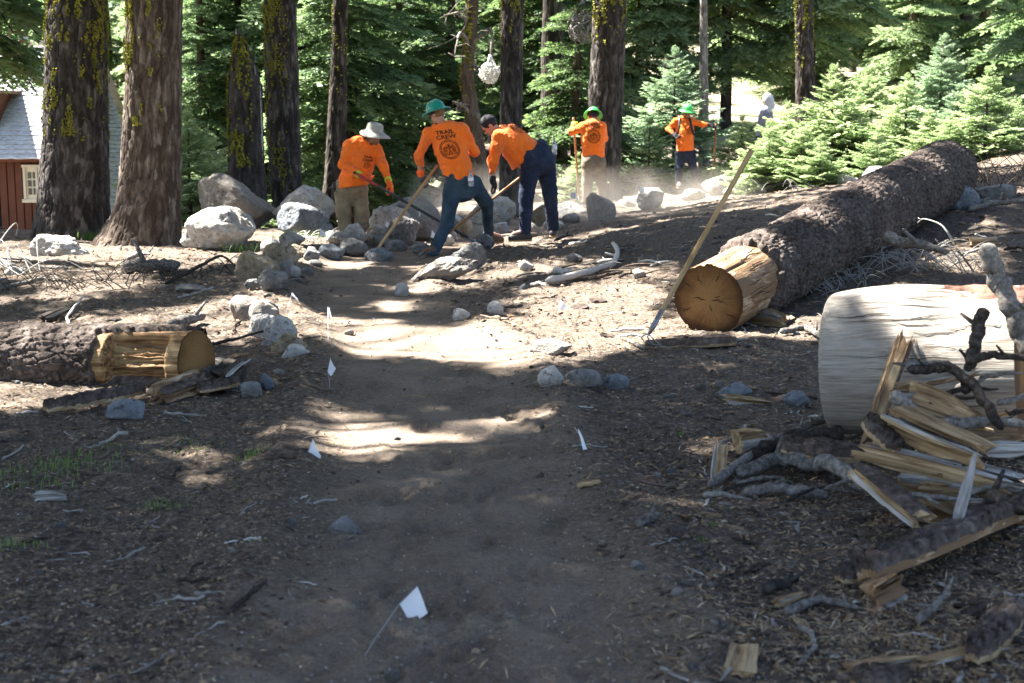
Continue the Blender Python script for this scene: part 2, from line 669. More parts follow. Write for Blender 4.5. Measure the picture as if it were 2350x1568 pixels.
def leaf_template(rng, L=1.0, ntw=12, leaf=0.085, lw=0.2, droop=0.16, fill=1.0):
    """one flat, drooping conifer branch along +x: stem plus fishbone twigs of small needle sprays"""
    V, T, C = [], [], []

    def diamond(o, d, side, l, w, c):
        b = len(V)
        up = np.cross(d, side)
        V.extend([o, o + d * l * .45 + side * w + up * rng.normal() * w * .5, o + d * l, o + d * l * .45 - side * w + up * rng.normal() * w * .5])
        T.extend([[b, b + 1, b + 2], [b, b + 2, b + 3]])
        C.extend([c] * 4)

    def stemp(t):
        return np.array([t * L, 0.03 * math.sin(t * 5), -droop * L * t * t + 0.05 * L * t])
    for i in range(ntw):
        t = 0.10 + 0.88 * (i + rng.uniform(-.3, .3)) / ntw
        for s in (-1, 1):
            if rng.random() > fill:
                continue
            lt = L * (0.46 * (1 - t) ** 0.75 + 0.07) * rng.uniform(.7, 1.15)
            ang = R(rng.uniform(42, 66))
            d = np.array([math.cos(ang), s * math.sin(ang), -0.12 - 0.15 * rng.random()])
            d /= np.linalg.norm(d)
            o = stemp(t)
            n = max(2, int(lt / (leaf * 0.62)))
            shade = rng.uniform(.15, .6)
            for k in range(n):
                f = (k + .3) / n
                p = o + d * lt * f + np.array([0, 0, -0.10 * lt * f * f])
                for ss in (-1, 1):
                    a2 = ang * s + ss * R(rng.uniform(30, 55))
                    dd = np.array([math.cos(a2), math.sin(a2), rng.uniform(-.25, .12)])
                    dd /= np.linalg.norm(dd)
                    sd = np.cross(dd, [0, 0, 1])
                    sd = sd * math.cos(.6 * rng.normal()) + np.array([0, 0, 1]) * .5 * rng.normal()
                    sd /= np.linalg.norm(sd) + 1e-9
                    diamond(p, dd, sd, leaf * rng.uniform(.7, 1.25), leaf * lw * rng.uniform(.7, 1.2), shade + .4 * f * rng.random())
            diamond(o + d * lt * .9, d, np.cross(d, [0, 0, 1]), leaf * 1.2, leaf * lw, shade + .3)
    for k in range(3):
        diamond(stemp(1 - .05 * k), np.array([1, .4 * rng.normal(), 0]), np.array([0, 1, 0]), leaf, leaf * lw, .8)
    sp = np.array([stemp(t) for t in np.linspace(0, 1, 6)])
    return np.array(V), np.array(T), np.array(C), sp


_rt = np.random.default_rng(5)
TPL = [leaf_template(_rt, ntw=11, leaf=.10, droop=_rt.uniform(.1, .3), fill=.9) for _ in range(4)]        # full grown, open sprays
TPL_Y = [leaf_template(_rt, ntw=9, leaf=.12, lw=.22, droop=_rt.uniform(-.12, .05), fill=1.0) for _ in range(4)]  # young firs
TPL_C = [leaf_template(_rt, ntw=7, leaf=.17, lw=.3, droop=.1, fill=.95) for _ in range(3)]                # coarse, for high crowns


def put(mb, sb, tpl, o, az, pitch, L, rng, shade=0.0, roll=0.0, stem=0.008):
    V, T, C, sp = tpl
    ca, sa, cp, spi = math.cos(az), math.sin(az), math.cos(pitch), math.sin(pitch)
    M = np.array([[ca * cp, sa * cp, spi], [-sa, ca, 0], [-ca * spi, -sa * spi, cp]])
    if roll:
        cr, sr_ = math.cos(roll), math.sin(roll)
        M = np.array([[1, 0, 0], [0, cr, sr_], [0, -sr_, cr]]) @ M
    W = (V * L) @ M + o
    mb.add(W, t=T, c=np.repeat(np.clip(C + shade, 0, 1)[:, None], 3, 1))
    if sb is not None:
        S = (sp * L) @ M + o
        sb.add(*tube(S, np.linspace(stem, stem * .35, len(S)) * (0.5 + L), 4, False)[:2])


def young_fir(rng, h, whorl=.17, spread=.42, dead=0.0):
    """stem and crown meshes of a young fir of height h at the origin"""
    mb, sb = MB(), MB()
    z = 0.06
    sb.add(*tube([[0, 0, -.1], [0.01, 0, h * .3], [0, .01, h * .7], [0, 0, h]], [.032 * h / 2.4, .026 * h / 2.4, .012, .004], 7))
    while z < h - .04:
        f = z / h
        Lb = spread * h * (1 - f) ** .85 * (0.55 + .45 * min(1, f / .15)) + .05
        n = int(rng.integers(6, 9)) if f < .85 else 5
        a0 = rng.uniform(0, 6.28)
        for i in range(n):
            L = Lb * rng.uniform(.55, 1.2)
            if rng.random() < .13:
                continue
            put(mb, sb, TPL_Y[rng.integers(len(TPL_Y))], np.array([0, 0, z + rng.uniform(-.05, .05)]), a0 + i * 6.283 / n + rng.uniform(-.25, .25),
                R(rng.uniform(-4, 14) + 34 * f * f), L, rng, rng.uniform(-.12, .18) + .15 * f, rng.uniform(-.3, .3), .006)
        z += whorl * (1 - .45 * f) * rng.uniform(.8, 1.2)
    for k in range(8):
        put(mb, None, TPL_Y[k % 4], np.array([0, 0, h - .10 + .013 * k]), k * 2.4, R(68), .10 + .005 * k, rng, .2)
    return mb, sb


def big_conifer(rng, h, z0, spread, step=.34, tpl=None, droop=-12, nmin=5):
    """crown and limbs of a full-grown conifer; branches from z0 to h"""
    mb, sb = MB(), MB()
    z = z0
    while z < h - .3:
        f = (z - z0) / (h - z0)
        Lb = spread * (1 - f) ** .8 * (.6 + .4 * min(1, f / .12)) + .12
        n = int(rng.integers(nmin, nmin + 3))
        a0 = rng.uniform(0, 6.28)
        for i in range(n):
            if rng.random() < .12:
                continue
            L = Lb * rng.uniform(.6, 1.15)
            az = a0 + i * 6.283 / n + rng.uniform(-.4, .4)
            pit = R(droop + 26 * f + rng.uniform(-9, 9))
            o = np.array([0, 0, z + rng.uniform(-.15, .15)])
            tp = tpl or TPL
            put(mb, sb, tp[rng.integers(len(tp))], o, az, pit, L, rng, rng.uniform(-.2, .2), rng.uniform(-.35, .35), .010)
            if L > 1.1:                                  # side boughs
                d = np.array([math.cos(az) * math.cos(pit), math.sin(az) * math.cos(pit), math.sin(pit)])
                for s in (-1, 1):
                    q = rng.uniform(.25, .55)
                    put(mb, sb, tp[rng.integers(len(tp))], o + d * L * q + [0, 0, -.1 * L * q * q], az + s * rng.uniform(.5, .8), pit - R(8), L * .55, rng, rng.uniform(-.2, .2), rng.uniform(-.4, .4), .007)
        z += step * rng.uniform(.75, 1.25) * (1 if z < 9 else 1.6)
    return mb, sb


def trunk_from(sil, Y, top, plate, depth, seed, nz, flare=0.0, rough=0.0):
    """bark grid fitted to silhouette rows (y, xl, xr) of the trunk standing at depth Y, carried up to height top"""
    zs, cx, rr = [], [], []
    for (yv, a, b) in sil:
        pl, pr = atY(a, yv, Y), atY(b, yv, Y)
        zs.append((pl[2] + pr[2]) / 2)
        cx.append((pl[0] + pr[0]) / 2)
        rr.append((pr[0] - pl[0]) / 2)
    zs, cx, rr = np.array(zs), np.array(cx), np.array(rr)
    o = np.argsort(zs)
    zs, cx, rr = zs[o], cx[o], rr[o]
    lean = (cx[-1] - cx[-2]) / (zs[-1] - zs[-2]) * .6
    base = np.array([cx[0], Y, zs[0]])
    zt = np.concatenate([np.linspace(zs[0] - .25, zs[-1], nz), np.linspace(zs[-1], top, 26)[1:]])
    c = np.interp(zt, zs, cx)
    c = np.where(zt > zs[-1], cx[-1] + lean * (zt - zs[-1]), c)
    r = np.interp(zt, zs, rr)
    r = np.where(zt > zs[-1], rr[-1] * np.clip(1 - (zt - zs[-1]) / (top - zs[-1]) * .75, .1, 1), r)
    P = np.stack([c, np.full_like(zt, Y), zt], -1) - base
    return barkcyl(P, r, plate[0], plate[1], depth, seed, rough=rough), base, P, r


TREES = {}


def big_tree(name, label, sil, Y, mat, plate=(.055, .19), depth=.022, seed=1, nz=170, top=17, lich=None, rough=0.02, side=None, group=None, cat="tree"):
    G, base, P, r = trunk_from(sil, Y, top, plate, depth, seed, nz, rough=rough)
    t = thing(name, label, cat, base, 0, group)
    mb = MB().add(G, gridq(G.shape[0], G.shape[1], True))
    mb.build("trunk", MAT[mat], t, attrs={"plate": PLATE[0]})
    if lich:
        lichen_tufts(t, G, lich[0] - base[2], lich[1] - base[2], lich[2], np.random.default_rng(seed), side, lich[3] if len(lich) > 3 else .035)
    TREES[len(TREES)] = (t, base, P, r)
    return t


LEFT = np.array([-1, -.35, 0])
big_tree("conifer_tree", "thick grey furrowed conifer trunk with yellow lichen high up, nearest the brown cabin wall",
         [(548, 72, 268), (520, 80, 256), (480, 88, 250), (420, 92, 247), (330, 100, 246), (200, 105, 243), (90, 108, 242), (0, 111, 241)], 19.2, 'bark_grey', seed=3, lich=(1.3, 3.8, 4600, .027))
t2 = big_tree("conifer_tree", "brown furrowed conifer trunk with flared roots, lichen along its sunlit flank, behind the pale boulders",
         [(572, 218, 428), (550, 236, 418), (520, 252, 415), (470, 268, 412), (400, 277, 413), (250, 286, 414), (120, 290, 415), (0, 292, 417)], 18.2, 'bark_brown', seed=8, lich=(1.5, 3.8, 3000, .026), side=LEFT)
big_tree("conifer_tree", "grey conifer trunk with a yellow lichen strip, standing beside the broken snag",
         [(470, 628, 692), (420, 622, 692), (300, 614, 688), (150, 610, 684), (0, 606, 678)], 24.5, 'bark_grey', seed=14, nz=110, lich=(.3, 4.0, 2400, .034), side=LEFT)
big_tree("conifer_tree", "slim dark conifer trunk between the lichen trunks and the worker in the sun hat",
         [(470, 738, 790), (400, 745, 790), (200, 758, 795), (0, 765, 798)], 28, 'bark_dark', plate=(.05, .18), seed=17, nz=80, lich=(2.0, 4.4, 200, .045))
big_tree("conifer_tree", "slender conifer trunk with sun-whitened base behind the two bending workers",
         [(492, 1138, 1208), (460, 1146, 1200), (300, 1148, 1198), (100, 1151, 1199), (0, 1152, 1200)], 23.2, 'bark_grey', plate=(.045, .13), seed=23, nz=110, lich=(2.5, 4.2, 320, .04))
big_tree("conifer_tree", "stout leaning grey conifer trunk right behind the back-turned worker in the lime helmet",
         [(452, 1336, 1428), (400, 1345, 1421), (250, 1350, 1428), (100, 1358, 1434), (0, 1362, 1438)], 28.5, 'bark_grey', plate=(.07, .25), depth=.03, seed=29, nz=110, lich=(3.0, 4.6, 420, .05))
big_tree("conifer_tree", "slim pale conifer trunk beside the worker leaning on a pole",
         [(402, 1602, 1630), (300, 1604, 1627), (0, 1607, 1622)], 36, 'bark_pale', plate=(.04, .12), depth=.012, seed=31, nz=60, rough=0)
big_tree("conifer_tree", "dark mossy conifer trunk rising out of the bright young firs",
         [(300, 1826, 1876), (210, 1827, 1868), (100, 1827, 1866), (0, 1825, 1863)], 31, 'bark_dark', plate=(.06, .18), seed=37, nz=70, lich=(2.6, 4.8, 420, .05))
big_tree("conifer_tree", "broad dark brown conifer trunk deep in the shade behind the bending worker",
         [(430, 1232, 1310), (300, 1240, 1298), (0, 1246, 1290)], 33, 'bark_dark', plate=(.06, .2), seed=41, nz=60)
# the broken snag: its top torn to a point
G, base, P, r = trunk_from([(450, 520, 612), (420, 524, 608), (330, 526, 604), (250, 524, 602), (160, 527, 600)], 23.5, 3.3, (.05, .16), .022, 45, 100)
keep = G[..., 2] + base[2]
lean_top = (G[..., 0] - P[:, None, 0])
zmax = 1.75 + 1.32 * np.clip(1 - np.where(lean_top < -.13, -(lean_top + .13) / .19, (lean_top + .13) / .52), 0, 1) + .12 * fbm(np.stack([G[..., 0] * 14, G[..., 1] * 14, 0 * G[..., 0]], -1), 2, 4)
zz = np.minimum(keep, zmax)
G[..., 2] = zz - base[2]
t = thing("broken_snag", "broken dead tree trunk torn to a point, thickly coated in yellow lichen", "tree", base)
cap = np.concatenate([G.reshape(-1, 3), [[G[-1, :, 0].mean(), G[-1, :, 1].mean(), G[-1, :, 2].min()]]])
m = len(cap) - 1
n_ = G.shape[1]
MB().add(cap, gridq(G.shape[0], n_, True), [[m, (G.shape[0] - 1) * n_ + j, (G.shape[0] - 1) * n_ + (j + 1) % n_] for j in range(n_)]).build("trunk", MAT['bark_grey'], t)
lichen_tufts(t, G, .7 - base[2], 2.9 - base[2], 1900, np.random.default_rng(6), LEFT, .045)
mb = MB()
for (x0, y0, x1, y1, w_) in ((600, 420, 596, 175, .03), (590, 250, 584, 150, .03), (543, 130, 541, 66, .02)):
    a, b = atY(x0, y0, 23.45) - base, atY(x1, y1, 23.4) - base
    mb.add(*tube([a, (a + b) / 2 + [.01, 0, 0], b], [w_, w_ * .8, .004], 5))
m_plain('grey_wood', (0.34, 0.32, 0.29), .9, .15, .25, 18, .4)
tag(mb.build("splinter", MAT['grey_wood'], t), kind="stuff")

# gnarled small tree with crooked mossy stem and bare white-grey twigs
gb = atY(1100, 440, 29)
gb[2] = float(H(gb[0], gb[1]))
t = thing("gnarled_tree", "crooked mossy small tree with bare twisted branches above the worker in the teal helmet", "tree", gb)
pts = [atY(x, y, 29) - gb for (x, y) in ((1102, 450), (1100, 380), (1088, 300), (1080, 240), (1072, 180), (1076, 110), (1082, 60), (1086, -60), (1090, -200))]
pts = np.array([np.array(p) for p in pts])
ti = np.linspace(0, len(pts) - 1, 70)
pd = np.stack([np.interp(ti, np.arange(len(pts)), pts[:, c]) for c in range(3)], -1)
G = barkcyl(pd, np.linspace(.17, .10, 70), .05, .1, .02, 61, nth=40, rough=.03)
MB().add(G, gridq(70, 40, True)).build("trunk", MAT['bark_brown'], t)
lichen_tufts(t, G, 1.5, 4.5, 700, np.random.default_rng(62), LEFT, .05)
mb = MB()
rg = np.random.default_rng(63)
for (x0, y0, seq) in ((1080, 120, ((1060, 75), (1048, 85), (1046, 130))), (1078, 140, ((1110, 170), (1128, 178), (1138, 190))), (1085, 100, ((1130, 60), (1128, 130), (1120, 180))),
                      (1085, 250, ((1100, 270), (1118, 300), (1126, 340))), (1090, 270, ((1060, 240), (1040, 235))), (1080, 60, ((1050, 30), (1020, 35)))):
    P = [atY(x0, y0, 29) - gb] + [atY(x, y, 29 - .25 * (i + 1)) - gb for i, (x, y) in enumerate(seq)]
    P = np.array(P)
    ti = np.linspace(0, len(P) - 1, 14)
    P = np.stack([np.interp(ti, np.arange(len(P)), P[:, c]) for c in range(3)], -1) + rg.normal(size=(14, 3)) * .015
    mb.add(*tube(P, np.linspace(.045, .012, 14), 6))
    for j in range(7):
        p = P[rg.integers(4, 14)]
        e = p + rg.normal(size=3) * [.22, .15, .2]
        mb.add(*tube([p, (p + e) / 2 + rg.normal(size=3) * .03, e], [.010, .008, .003], 4))
tag(mb.build("branch", MAT['bark_pale'], t), kind="stuff")


def twig_ball(name, label, cx, cy, Y, rad, n, mat, seed):
    c = atY(cx, cy, Y)
    t = thing(name, label, "twigs", c)
    rg = np.random.default_rng(seed)
    mb = MB()
    top = np.array([0, 0, rad * 1.5])
    for i in range(n):
        d = rg.normal(size=3) * [1, .7, 1]
        d /= np.linalg.norm(d)
        q = rad * d * rg.uniform(.55, 1)
        ax = np.cross(d, rg.normal(size=3))
        ax /= np.linalg.norm(ax)
        th = np.linspace(0, rg.uniform(1.5, 3.4), 9)
        P = q[None] + rad * .5 * (np.cos(th)[:, None] - 1) * d[None] * .8 + rad * .55 * np.sin(th)[:, None] * ax[None]
        mb.add(*tube(P, np.linspace(rad * .045, rad * .018, 9), 4))
    for i in range(5):
        e = rg.normal(size=3) * rad * .5
        mb.add(*tube([top, top * .5 + e * .6, e], [rad * .09, rad * .06, rad * .04], 5))
    tag(mb.build("twig", MAT[mat], t), kind="stuff")
    return t


m_plain('twig_white', (0.44, 0.415, 0.37), .85, .15, .12, 20)
m_plain('twig_bright', (0.62, 0.60, 0.55), .85, .15, .12, 20)
m_plain('twig_grey', (0.25, 0.235, 0.215), .9, .15, .25, 20)
twig_ball("twig_tangle", "sunlit whitish tangle of dead twigs hanging beside the slender trunk", 1124, 168, 26, .21, 130, 'twig_bright', 3)
twig_ball("twig_tangle", "brown-grey ball of dead twigs hanging in the dark foliage", 1338, 62, 31, .36, 110, 'twig_grey', 4)

# ---- young firs: a few grown once, then copied
YF = []
for i, (h, sp) in enumerate(((2.4, .40), (2.2, .46), (3.0, .34), (1.6, .48))):
    rg = np.random.default_rng(100 + i)
    mb, sb = young_fir(rg, h, .17 if i < 2 else .2, sp)
    YF.append((h, mb.mesh("crown", MAT[('needle_young', 'needle_young2', 'needle_blue', 'needle_young2')[i]], False), sb.mesh("stem", MAT['bark_brown'])))


def fir(label, xv, ytop, ybase, Y, kind, rz=0.0, group=None, name="young_fir", mat=None, wide=1.65):
    b = atY(xv, ybase, Y)
    b[2] = float(H(b[0], b[1])) - .03
    zt = atY(xv, ytop, Y)[2]
    h, cm, sm = YF[kind]
    s = (zt - b[2]) / h
    t = thing(name, label, "tree", b, rz, group)
    t.scale = (s * wide, s * wide, s)
    c = link("crown", cm, t)
    link("trunk", sm, t)
    return t


FG = "sunlit young firs behind the fallen log"
fir("tallest bright young fir, beside the dark mossy trunk", 2072, 178, 440, 24, 0, .3, FG)
fir("bushy bright young fir at the end of the row, standing by the hooded person", 1985, 130 + 30, 440, 25.5, 1, 1.3, FG)
fir("narrow bright young fir in front of the dark mossy trunk", 1905, 158, 440, 23.5, 0, 2.2, FG)
fir("low spreading young fir hiding the hooded person's legs", 1800, 240, 445, 23, 1, 4.0, FG)
fir("broad bright young fir behind the far end of the fallen log", 2255, 165, 420, 22.5, 1, 5.0, FG)
fir("dark green fir pole rising above the bright young firs", 2150, 90, 430, 28, 2, .8, FG)
fir("small bright fir seedling low in front of the row beside the grey rocks", 1880, 315, 450, 21.5, 3, 1.1, FG)
fir("small bright fir seedling touching the fallen log", 2010, 300, 440, 22, 3, 2.7, FG)
fir("bright young fir beyond the debris slope at the edge of the woods", 2390, 190, 420, 24, 0, 3.3, FG)
fir("bright fir seedling in front of the hooded person", 1762, 285, 446, 22.6, 3, .4, FG)
fir("bright bushy fir between the narrow fir and the tallest one", 1945, 235, 440, 23, 1, 2.9, FG)
fir("bright low fir at the crest in front of the dark fir pole", 2175, 270, 432, 22.0, 1, 1.4, FG)
fir("bright low fir filling the gap by the hooded person", 1835, 285, 446, 22.2, 1, 5.4, FG)
fir("bright low fir beside the low dark rock under the firs", 1735, 330, 446, 23.5, 3, 3.4, FG)
fir("bright fir squeezed between the tallest fir and the dark fir pole", 2125, 255, 432, 22.8, 0, 4.4, FG)
fir("bright fir beside the broad one above the debris slope", 2330, 235, 420, 23.2, 1, .6, FG)
fir("pale slim fir behind the row of bright young firs", 2190, 200, 425, 27, 2, 2.6, FG)
fir("pale bluish young fir behind the worker leaning on a pole", 1545, 118, 412, 33, 2, .2)
fir("low spreading fir beside the stout leaning trunk", 1490, 280, 415, 31, 3, 2.0)
fir("low pale fir at the foot of the stout leaning trunk", 1325, 355, 455, 27, 3, 4.1)
fir("small green fir between the slim pale trunk and the hooded person", 1700, 270, 420, 30, 1, 1.0)
fir("green fir sapling in front of the far shingled roof", 440, 265, 520, 25, 0, 2.5)
fir("thin green fir sapling between the boulders and the broken snag", 490, 330, 520, 27, 3, 2.0)

# ---- full-grown conifers of the wood behind
BC = []
for i, (h, z0, sp) in enumerate(((11, .8, 2.2), (12, 1.6, 2.6), (10, .4, 1.9), (13, 2.2, 2.4))):
    rg = np.random.default_rng(200 + i)
    mb, sb = big_conifer(rg, h, z0, sp)
    rows = 40
    zz = np.linspace(-.3, h, rows)
    Pt = np.stack([.05 * np.sin(zz * .7), .05 * np.cos(zz * .5), zz], -1)
    G = barkcyl(Pt, np.interp(zz, [-.3, .3, h], [.19, .14, .03]), .06, .2, .02, 70 + i, nth=40)
    BC.append((h, mb.mesh("crown", MAT['needle_dark']), mb.mesh("crown", MAT['needle_mid']), mb.mesh("crown", MAT['needle_far_lit']), sb.mesh("limb", MAT['bark_dark']),
               MB().add(G, gridq(rows, 40, True)).mesh("trunk", MAT['bark_dark' if i % 2 else 'bark_brown'])))


def conifer(label, x, y, kind, s, rz, tone, group):
    z = float(H(x, y)) - .05
    t = thing("forest_conifer", label, "tree", (x, y, z), rz, group)
    t.scale = (s, s, s)
    h, dk, md, fr, lm, tk = BC[kind]
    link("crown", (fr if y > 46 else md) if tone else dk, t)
    tag(link("limb", lm, t), kind="stuff")
    link("trunk", tk, t)
    return t


rg = np.random.default_rng(77)
placed = []
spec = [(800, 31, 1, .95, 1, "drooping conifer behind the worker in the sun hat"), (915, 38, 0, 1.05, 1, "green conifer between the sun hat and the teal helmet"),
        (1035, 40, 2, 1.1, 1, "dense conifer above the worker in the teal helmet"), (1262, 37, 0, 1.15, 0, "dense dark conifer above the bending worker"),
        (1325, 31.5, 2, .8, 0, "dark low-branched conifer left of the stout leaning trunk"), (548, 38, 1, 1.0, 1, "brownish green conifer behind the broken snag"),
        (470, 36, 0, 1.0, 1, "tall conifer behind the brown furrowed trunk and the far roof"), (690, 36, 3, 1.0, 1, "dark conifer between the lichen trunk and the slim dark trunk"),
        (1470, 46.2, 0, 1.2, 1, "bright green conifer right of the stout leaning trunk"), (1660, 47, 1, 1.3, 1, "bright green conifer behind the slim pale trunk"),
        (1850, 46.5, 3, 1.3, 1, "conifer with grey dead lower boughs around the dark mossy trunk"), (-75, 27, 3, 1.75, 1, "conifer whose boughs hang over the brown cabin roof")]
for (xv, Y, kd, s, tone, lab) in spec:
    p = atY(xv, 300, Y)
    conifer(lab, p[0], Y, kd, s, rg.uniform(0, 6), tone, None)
    placed.append((p[0], Y))
tries = 0
while len(placed) < 84 and tries < 4000:
    tries += 1
    Y = 40 + 70 * rg.random() ** .9
    x = rg.uniform(-.46, .46) * Y
    if min((x - a) ** 2 + (Y - b) ** 2 for a, b in placed) < (6 if Y < 60 else 10):
        continue
    if x < -.22 * Y and Y < 64:          # the cabin clearing
        continue
    if .10 * Y < x < .36 * Y and Y < 52 and rg.random() < .8:
        continue
    zone = "left of the crew" if x < -.06 * Y else ("beyond the bright young firs" if x > .14 * Y else "behind the crew")
    tone = 1 if x > .08 * Y else int(rg.random() < .8)  # trees to the right all take lighter needles, brightness carried by the colour
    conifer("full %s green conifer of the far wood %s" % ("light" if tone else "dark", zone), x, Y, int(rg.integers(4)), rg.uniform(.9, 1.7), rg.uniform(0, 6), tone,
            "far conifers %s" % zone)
    placed.append((x, Y))
for i in range(34):
    Y = rg.uniform(52, 92)
    x = rg.uniform(.10, .44) * Y
    if min((x - a) ** 2 + (Y - b) ** 2 for a, b in placed) < 5:
        continue
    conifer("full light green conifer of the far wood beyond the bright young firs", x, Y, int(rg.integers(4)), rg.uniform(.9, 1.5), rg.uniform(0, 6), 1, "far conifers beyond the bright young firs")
    placed.append((x, Y))
# bare far trunks seen between them
for i, (xv, w_, Y) in enumerate(((2203, 26, 58), (2246, 24, 55), (1530, 14, 52), (1952, 14, 60), (2082, 14, 62), (10, 14, 55), (1690, 9, 60), (1120, 14, 50), (880, 12, 52))):
    p = atY(xv, 300, Y)
    z0 = float(H(p[0], Y))
    rad = w_ * Y / FV / 2
    zz = np.linspace(-.3, 16, 40)
    G = barkcyl(np.stack([.1 * np.sin(zz * .2 + i), 0 * zz, zz], -1), np.linspace(rad * 1.15, rad * .7, 40), .09, .3, .03, 300 + i, nth=30)
    t = thing("far_trunk", "bare straight conifer trunk standing far back among the conifers", "tree", (p[0], Y, z0), 0, "bare far trunks")
    MB().add(G, gridq(40, 30, True)).build("trunk", MAT['bark_brown' if i % 2 else 'bark_grey'], t)
# ------------------------------------------------------------------ rocks
def m_rock(name, dark, mid, light, warm):
    k = NT(name, 0.92, 0.2)
    w = k.coord()
    n = k.noise(w, 2.6, 6, 0.62, 0.4)
    n2 = k.noise(w, 22, 4, 0.7)
    v = k.voro(w, 7)
    f = k.math('ADD', k.math('MULTIPLY', n, 0.62), k.math('MULTIPLY', n2, 0.38))
    c = k.ramp(f, [(0.36, dark), (0.47, mid), (0.58, light)])
    spot = k.math('MULTIPLY', k.math('GREATER_THAN', k.noise(w, 17, 4, .65), .60), .7)
    c = k.mix(spot, c, tuple(a * .45 for a in dark))
    c = k.mix(k.math('MULTIPLY', k.noise(w, 1.4, 3), k.math('GREATER_THAN', k.noise(w, 1.1, 4, .6), .5)), c, warm)
    k.color(c)
    k.bump(k.math('ADD', n2, k.math('MULTIPLY', k.noise(w, 70, 3, .7), .5)), 1.0, 0.035)
    MAT[name] = k.m


m_rock('rock_pale', (0.23, 0.21, 0.185), (0.40, 0.38, 0.345), (0.56, 0.545, 0.51), (0.36, 0.30, 0.21))
m_rock('rock_grey', (0.09, 0.087, 0.083), (0.17, 0.165, 0.158), (0.28, 0.272, 0.26), (0.17, 0.145, 0.11))
m_rock('rock_blue', (0.085, 0.095, 0.105), (0.15, 0.165, 0.18), (0.25, 0.265, 0.28), (0.15, 0.15, 0.14))
m_rock('rock_tan', (0.15, 0.115, 0.072), (0.27, 0.215, 0.145), (0.40, 0.345, 0.265), (0.33, 0.235, 0.11))
m_rock('rock_dust', (0.15, 0.13, 0.11), (0.22, 0.195, 0.165), (0.32, 0.29, 0.255), (0.27, 0.235, 0.19))


def ico(n):
    import bmesh
    bm = bmesh.new()
    bmesh.ops.create_icosphere(bm, subdivisions=n, radius=1)
    v = np.array([x.co[:] for x in bm.verts])
    f = np.array([[a.index for a in x.verts] for x in bm.faces])
    bm.free()
    return v, f


ICO = {n: ico(n) for n in (2, 3, 4, 5)}


def rock_shape(seed, lod=4, planes=13, rough=.05, flat=.0):
    rg = np.random.default_rng(seed)
    n, f = ICO[lod]
    K = rg.normal(size=(planes, 3))
    K /= np.linalg.norm(K, axis=1, keepdims=True)
    d = rg.uniform(.62, 1.0, planes)
    dots = np.maximum(n @ K.T, 1e-3)
    s = d[None] / dots
    rr = -np.log((np.exp(-s * 34)).sum(1) + np.exp(-34 * 1.10)) / 34
    pit = np.minimum(0, fbm(n * 5.5 + seed * 1.3, 3, seed % 71) + .18)
    rr = rr * (1 + rough * 2.2 * fbm(n * 1.9 + seed, 4, seed % 97) + rough * 1.5 * fbm(n * 6 + seed, 4, seed % 89, .6) + rough * 2.2 * pit)
    v = n * rr[:, None]
    v = v / np.abs(v).max(0)
    return v, f


def rock(label, xl, xr, yt, yb, mat, seed, Y=None, deep=.8, sink=.18, lod=4, rough=.06, tilt=0.0, name="rock", cat="rock", group=None, planes=13, rz=None):
    """boulder that fills the working-pixel box xl..xr, yt..yb and rests on the ground where the box's foot meets it"""
    xm = (xl + xr) / 2
    if Y is None:
        g_ = ground(xm, yb)
        wid0 = (xr - xl) / FV * g_[1] * deep / 2
        Y = g_[1] + wid0 * .75
    pt, pb = atY(xm, yt, Y), atY(xm, yb, Y)
    wid = (xr - xl) / FV * Y
    gz = float(H(pt[0], Y))
    zb = min(gz, pb[2]) - sink * (pt[2] - pb[2])
    hgt = pt[2] - zb
    v, f = rock_shape(seed, lod, planes, rough)
    rg = np.random.default_rng(seed)
    a = tilt
    v = v * [wid / 2 * 1.03, wid / 2 * deep, hgt / 2]
    if a:
        c_, s_ = math.cos(a), math.sin(a)
        v = v @ np.array([[c_, 0, s_], [0, 1, 0], [-s_, 0, c_]])
    v[:, 2] += hgt / 2
    o = MB().add(v, t=f).build(name, MAT[mat], None, True, (pt[0], Y, zb))
    tag(o, label, cat, group)
    return o


# big boulders on the left
rock("huge dark-fronted boulder with a sunlit cap below the broken snag", 432, 628, 398, 540, 'rock_dust', 11, 21.2, .75, .1, 5, .05, -0.2, name="boulder")
rock("big sun-bleached boulder beside the worker in the sun hat", 622, 772, 424, 536, 'rock_pale', 24, 20.8, .7, .1, 5, .06, .0, name="boulder")
rock("blue-grey slab boulder leaning on the sun-bleached boulder", 632, 764, 470, 540, 'rock_blue', 37, 19.6, .5, .1, 5, .05, -0.22, name="boulder")
rock("long pale boulder in front of the brown furrowed trunk", 408, 600, 472, 588, 'rock_pale', 45, 17.0, .6, .1, 5, .05, 0.25, name="boulder")
rock("low bleached boulder at the foot of the grey furrowed trunk", 62, 200, 535, 612, 'rock_pale', 52, 16.0, .7, .15, 5, .07, .05, name="boulder")
rock("wide bleached rock at the foot of the low bleached boulder", -60, 52, 590, 640, 'rock_pale', 53, 14.5, .7, .2, 4, .08)
rock("tall tan rock with a rounded front at the trail's rocky edge", 600, 694, 540, 628, 'rock_tan', 63, 14.0, .7, .15, 5, .05, .2)
rock("tan rock split by a dark notch at the trail's rocky edge", 538, 640, 574, 655, 'rock_tan', 71, 13.1, .7, .15, 5, .06, -.1)
rock("grey rock wedged below the tan rocks", 585, 662, 618, 668, 'rock_grey', 75, None, .7, .2)
rock("small pale stone between the tan rocks and the trail", 655, 690, 607, 636, 'rock_pale', 76, None, .7, .2, 3)
rock("small rounded grey stone on the grey rock", 630, 668, 592, 625, 'rock_grey', 77, 13.3, .7, .2, 3)
rock("dusty rock face half buried in the left trail bank", 520, 640, 668, 748, 'rock_dust', 81, 10.9, .6, .4, 4, .05, .35)
rock("lower dusty rock half buried in the left trail bank", 560, 640, 690, 760, 'rock_dust', 83, 10.4, .5, .1, 4, .05, .3)
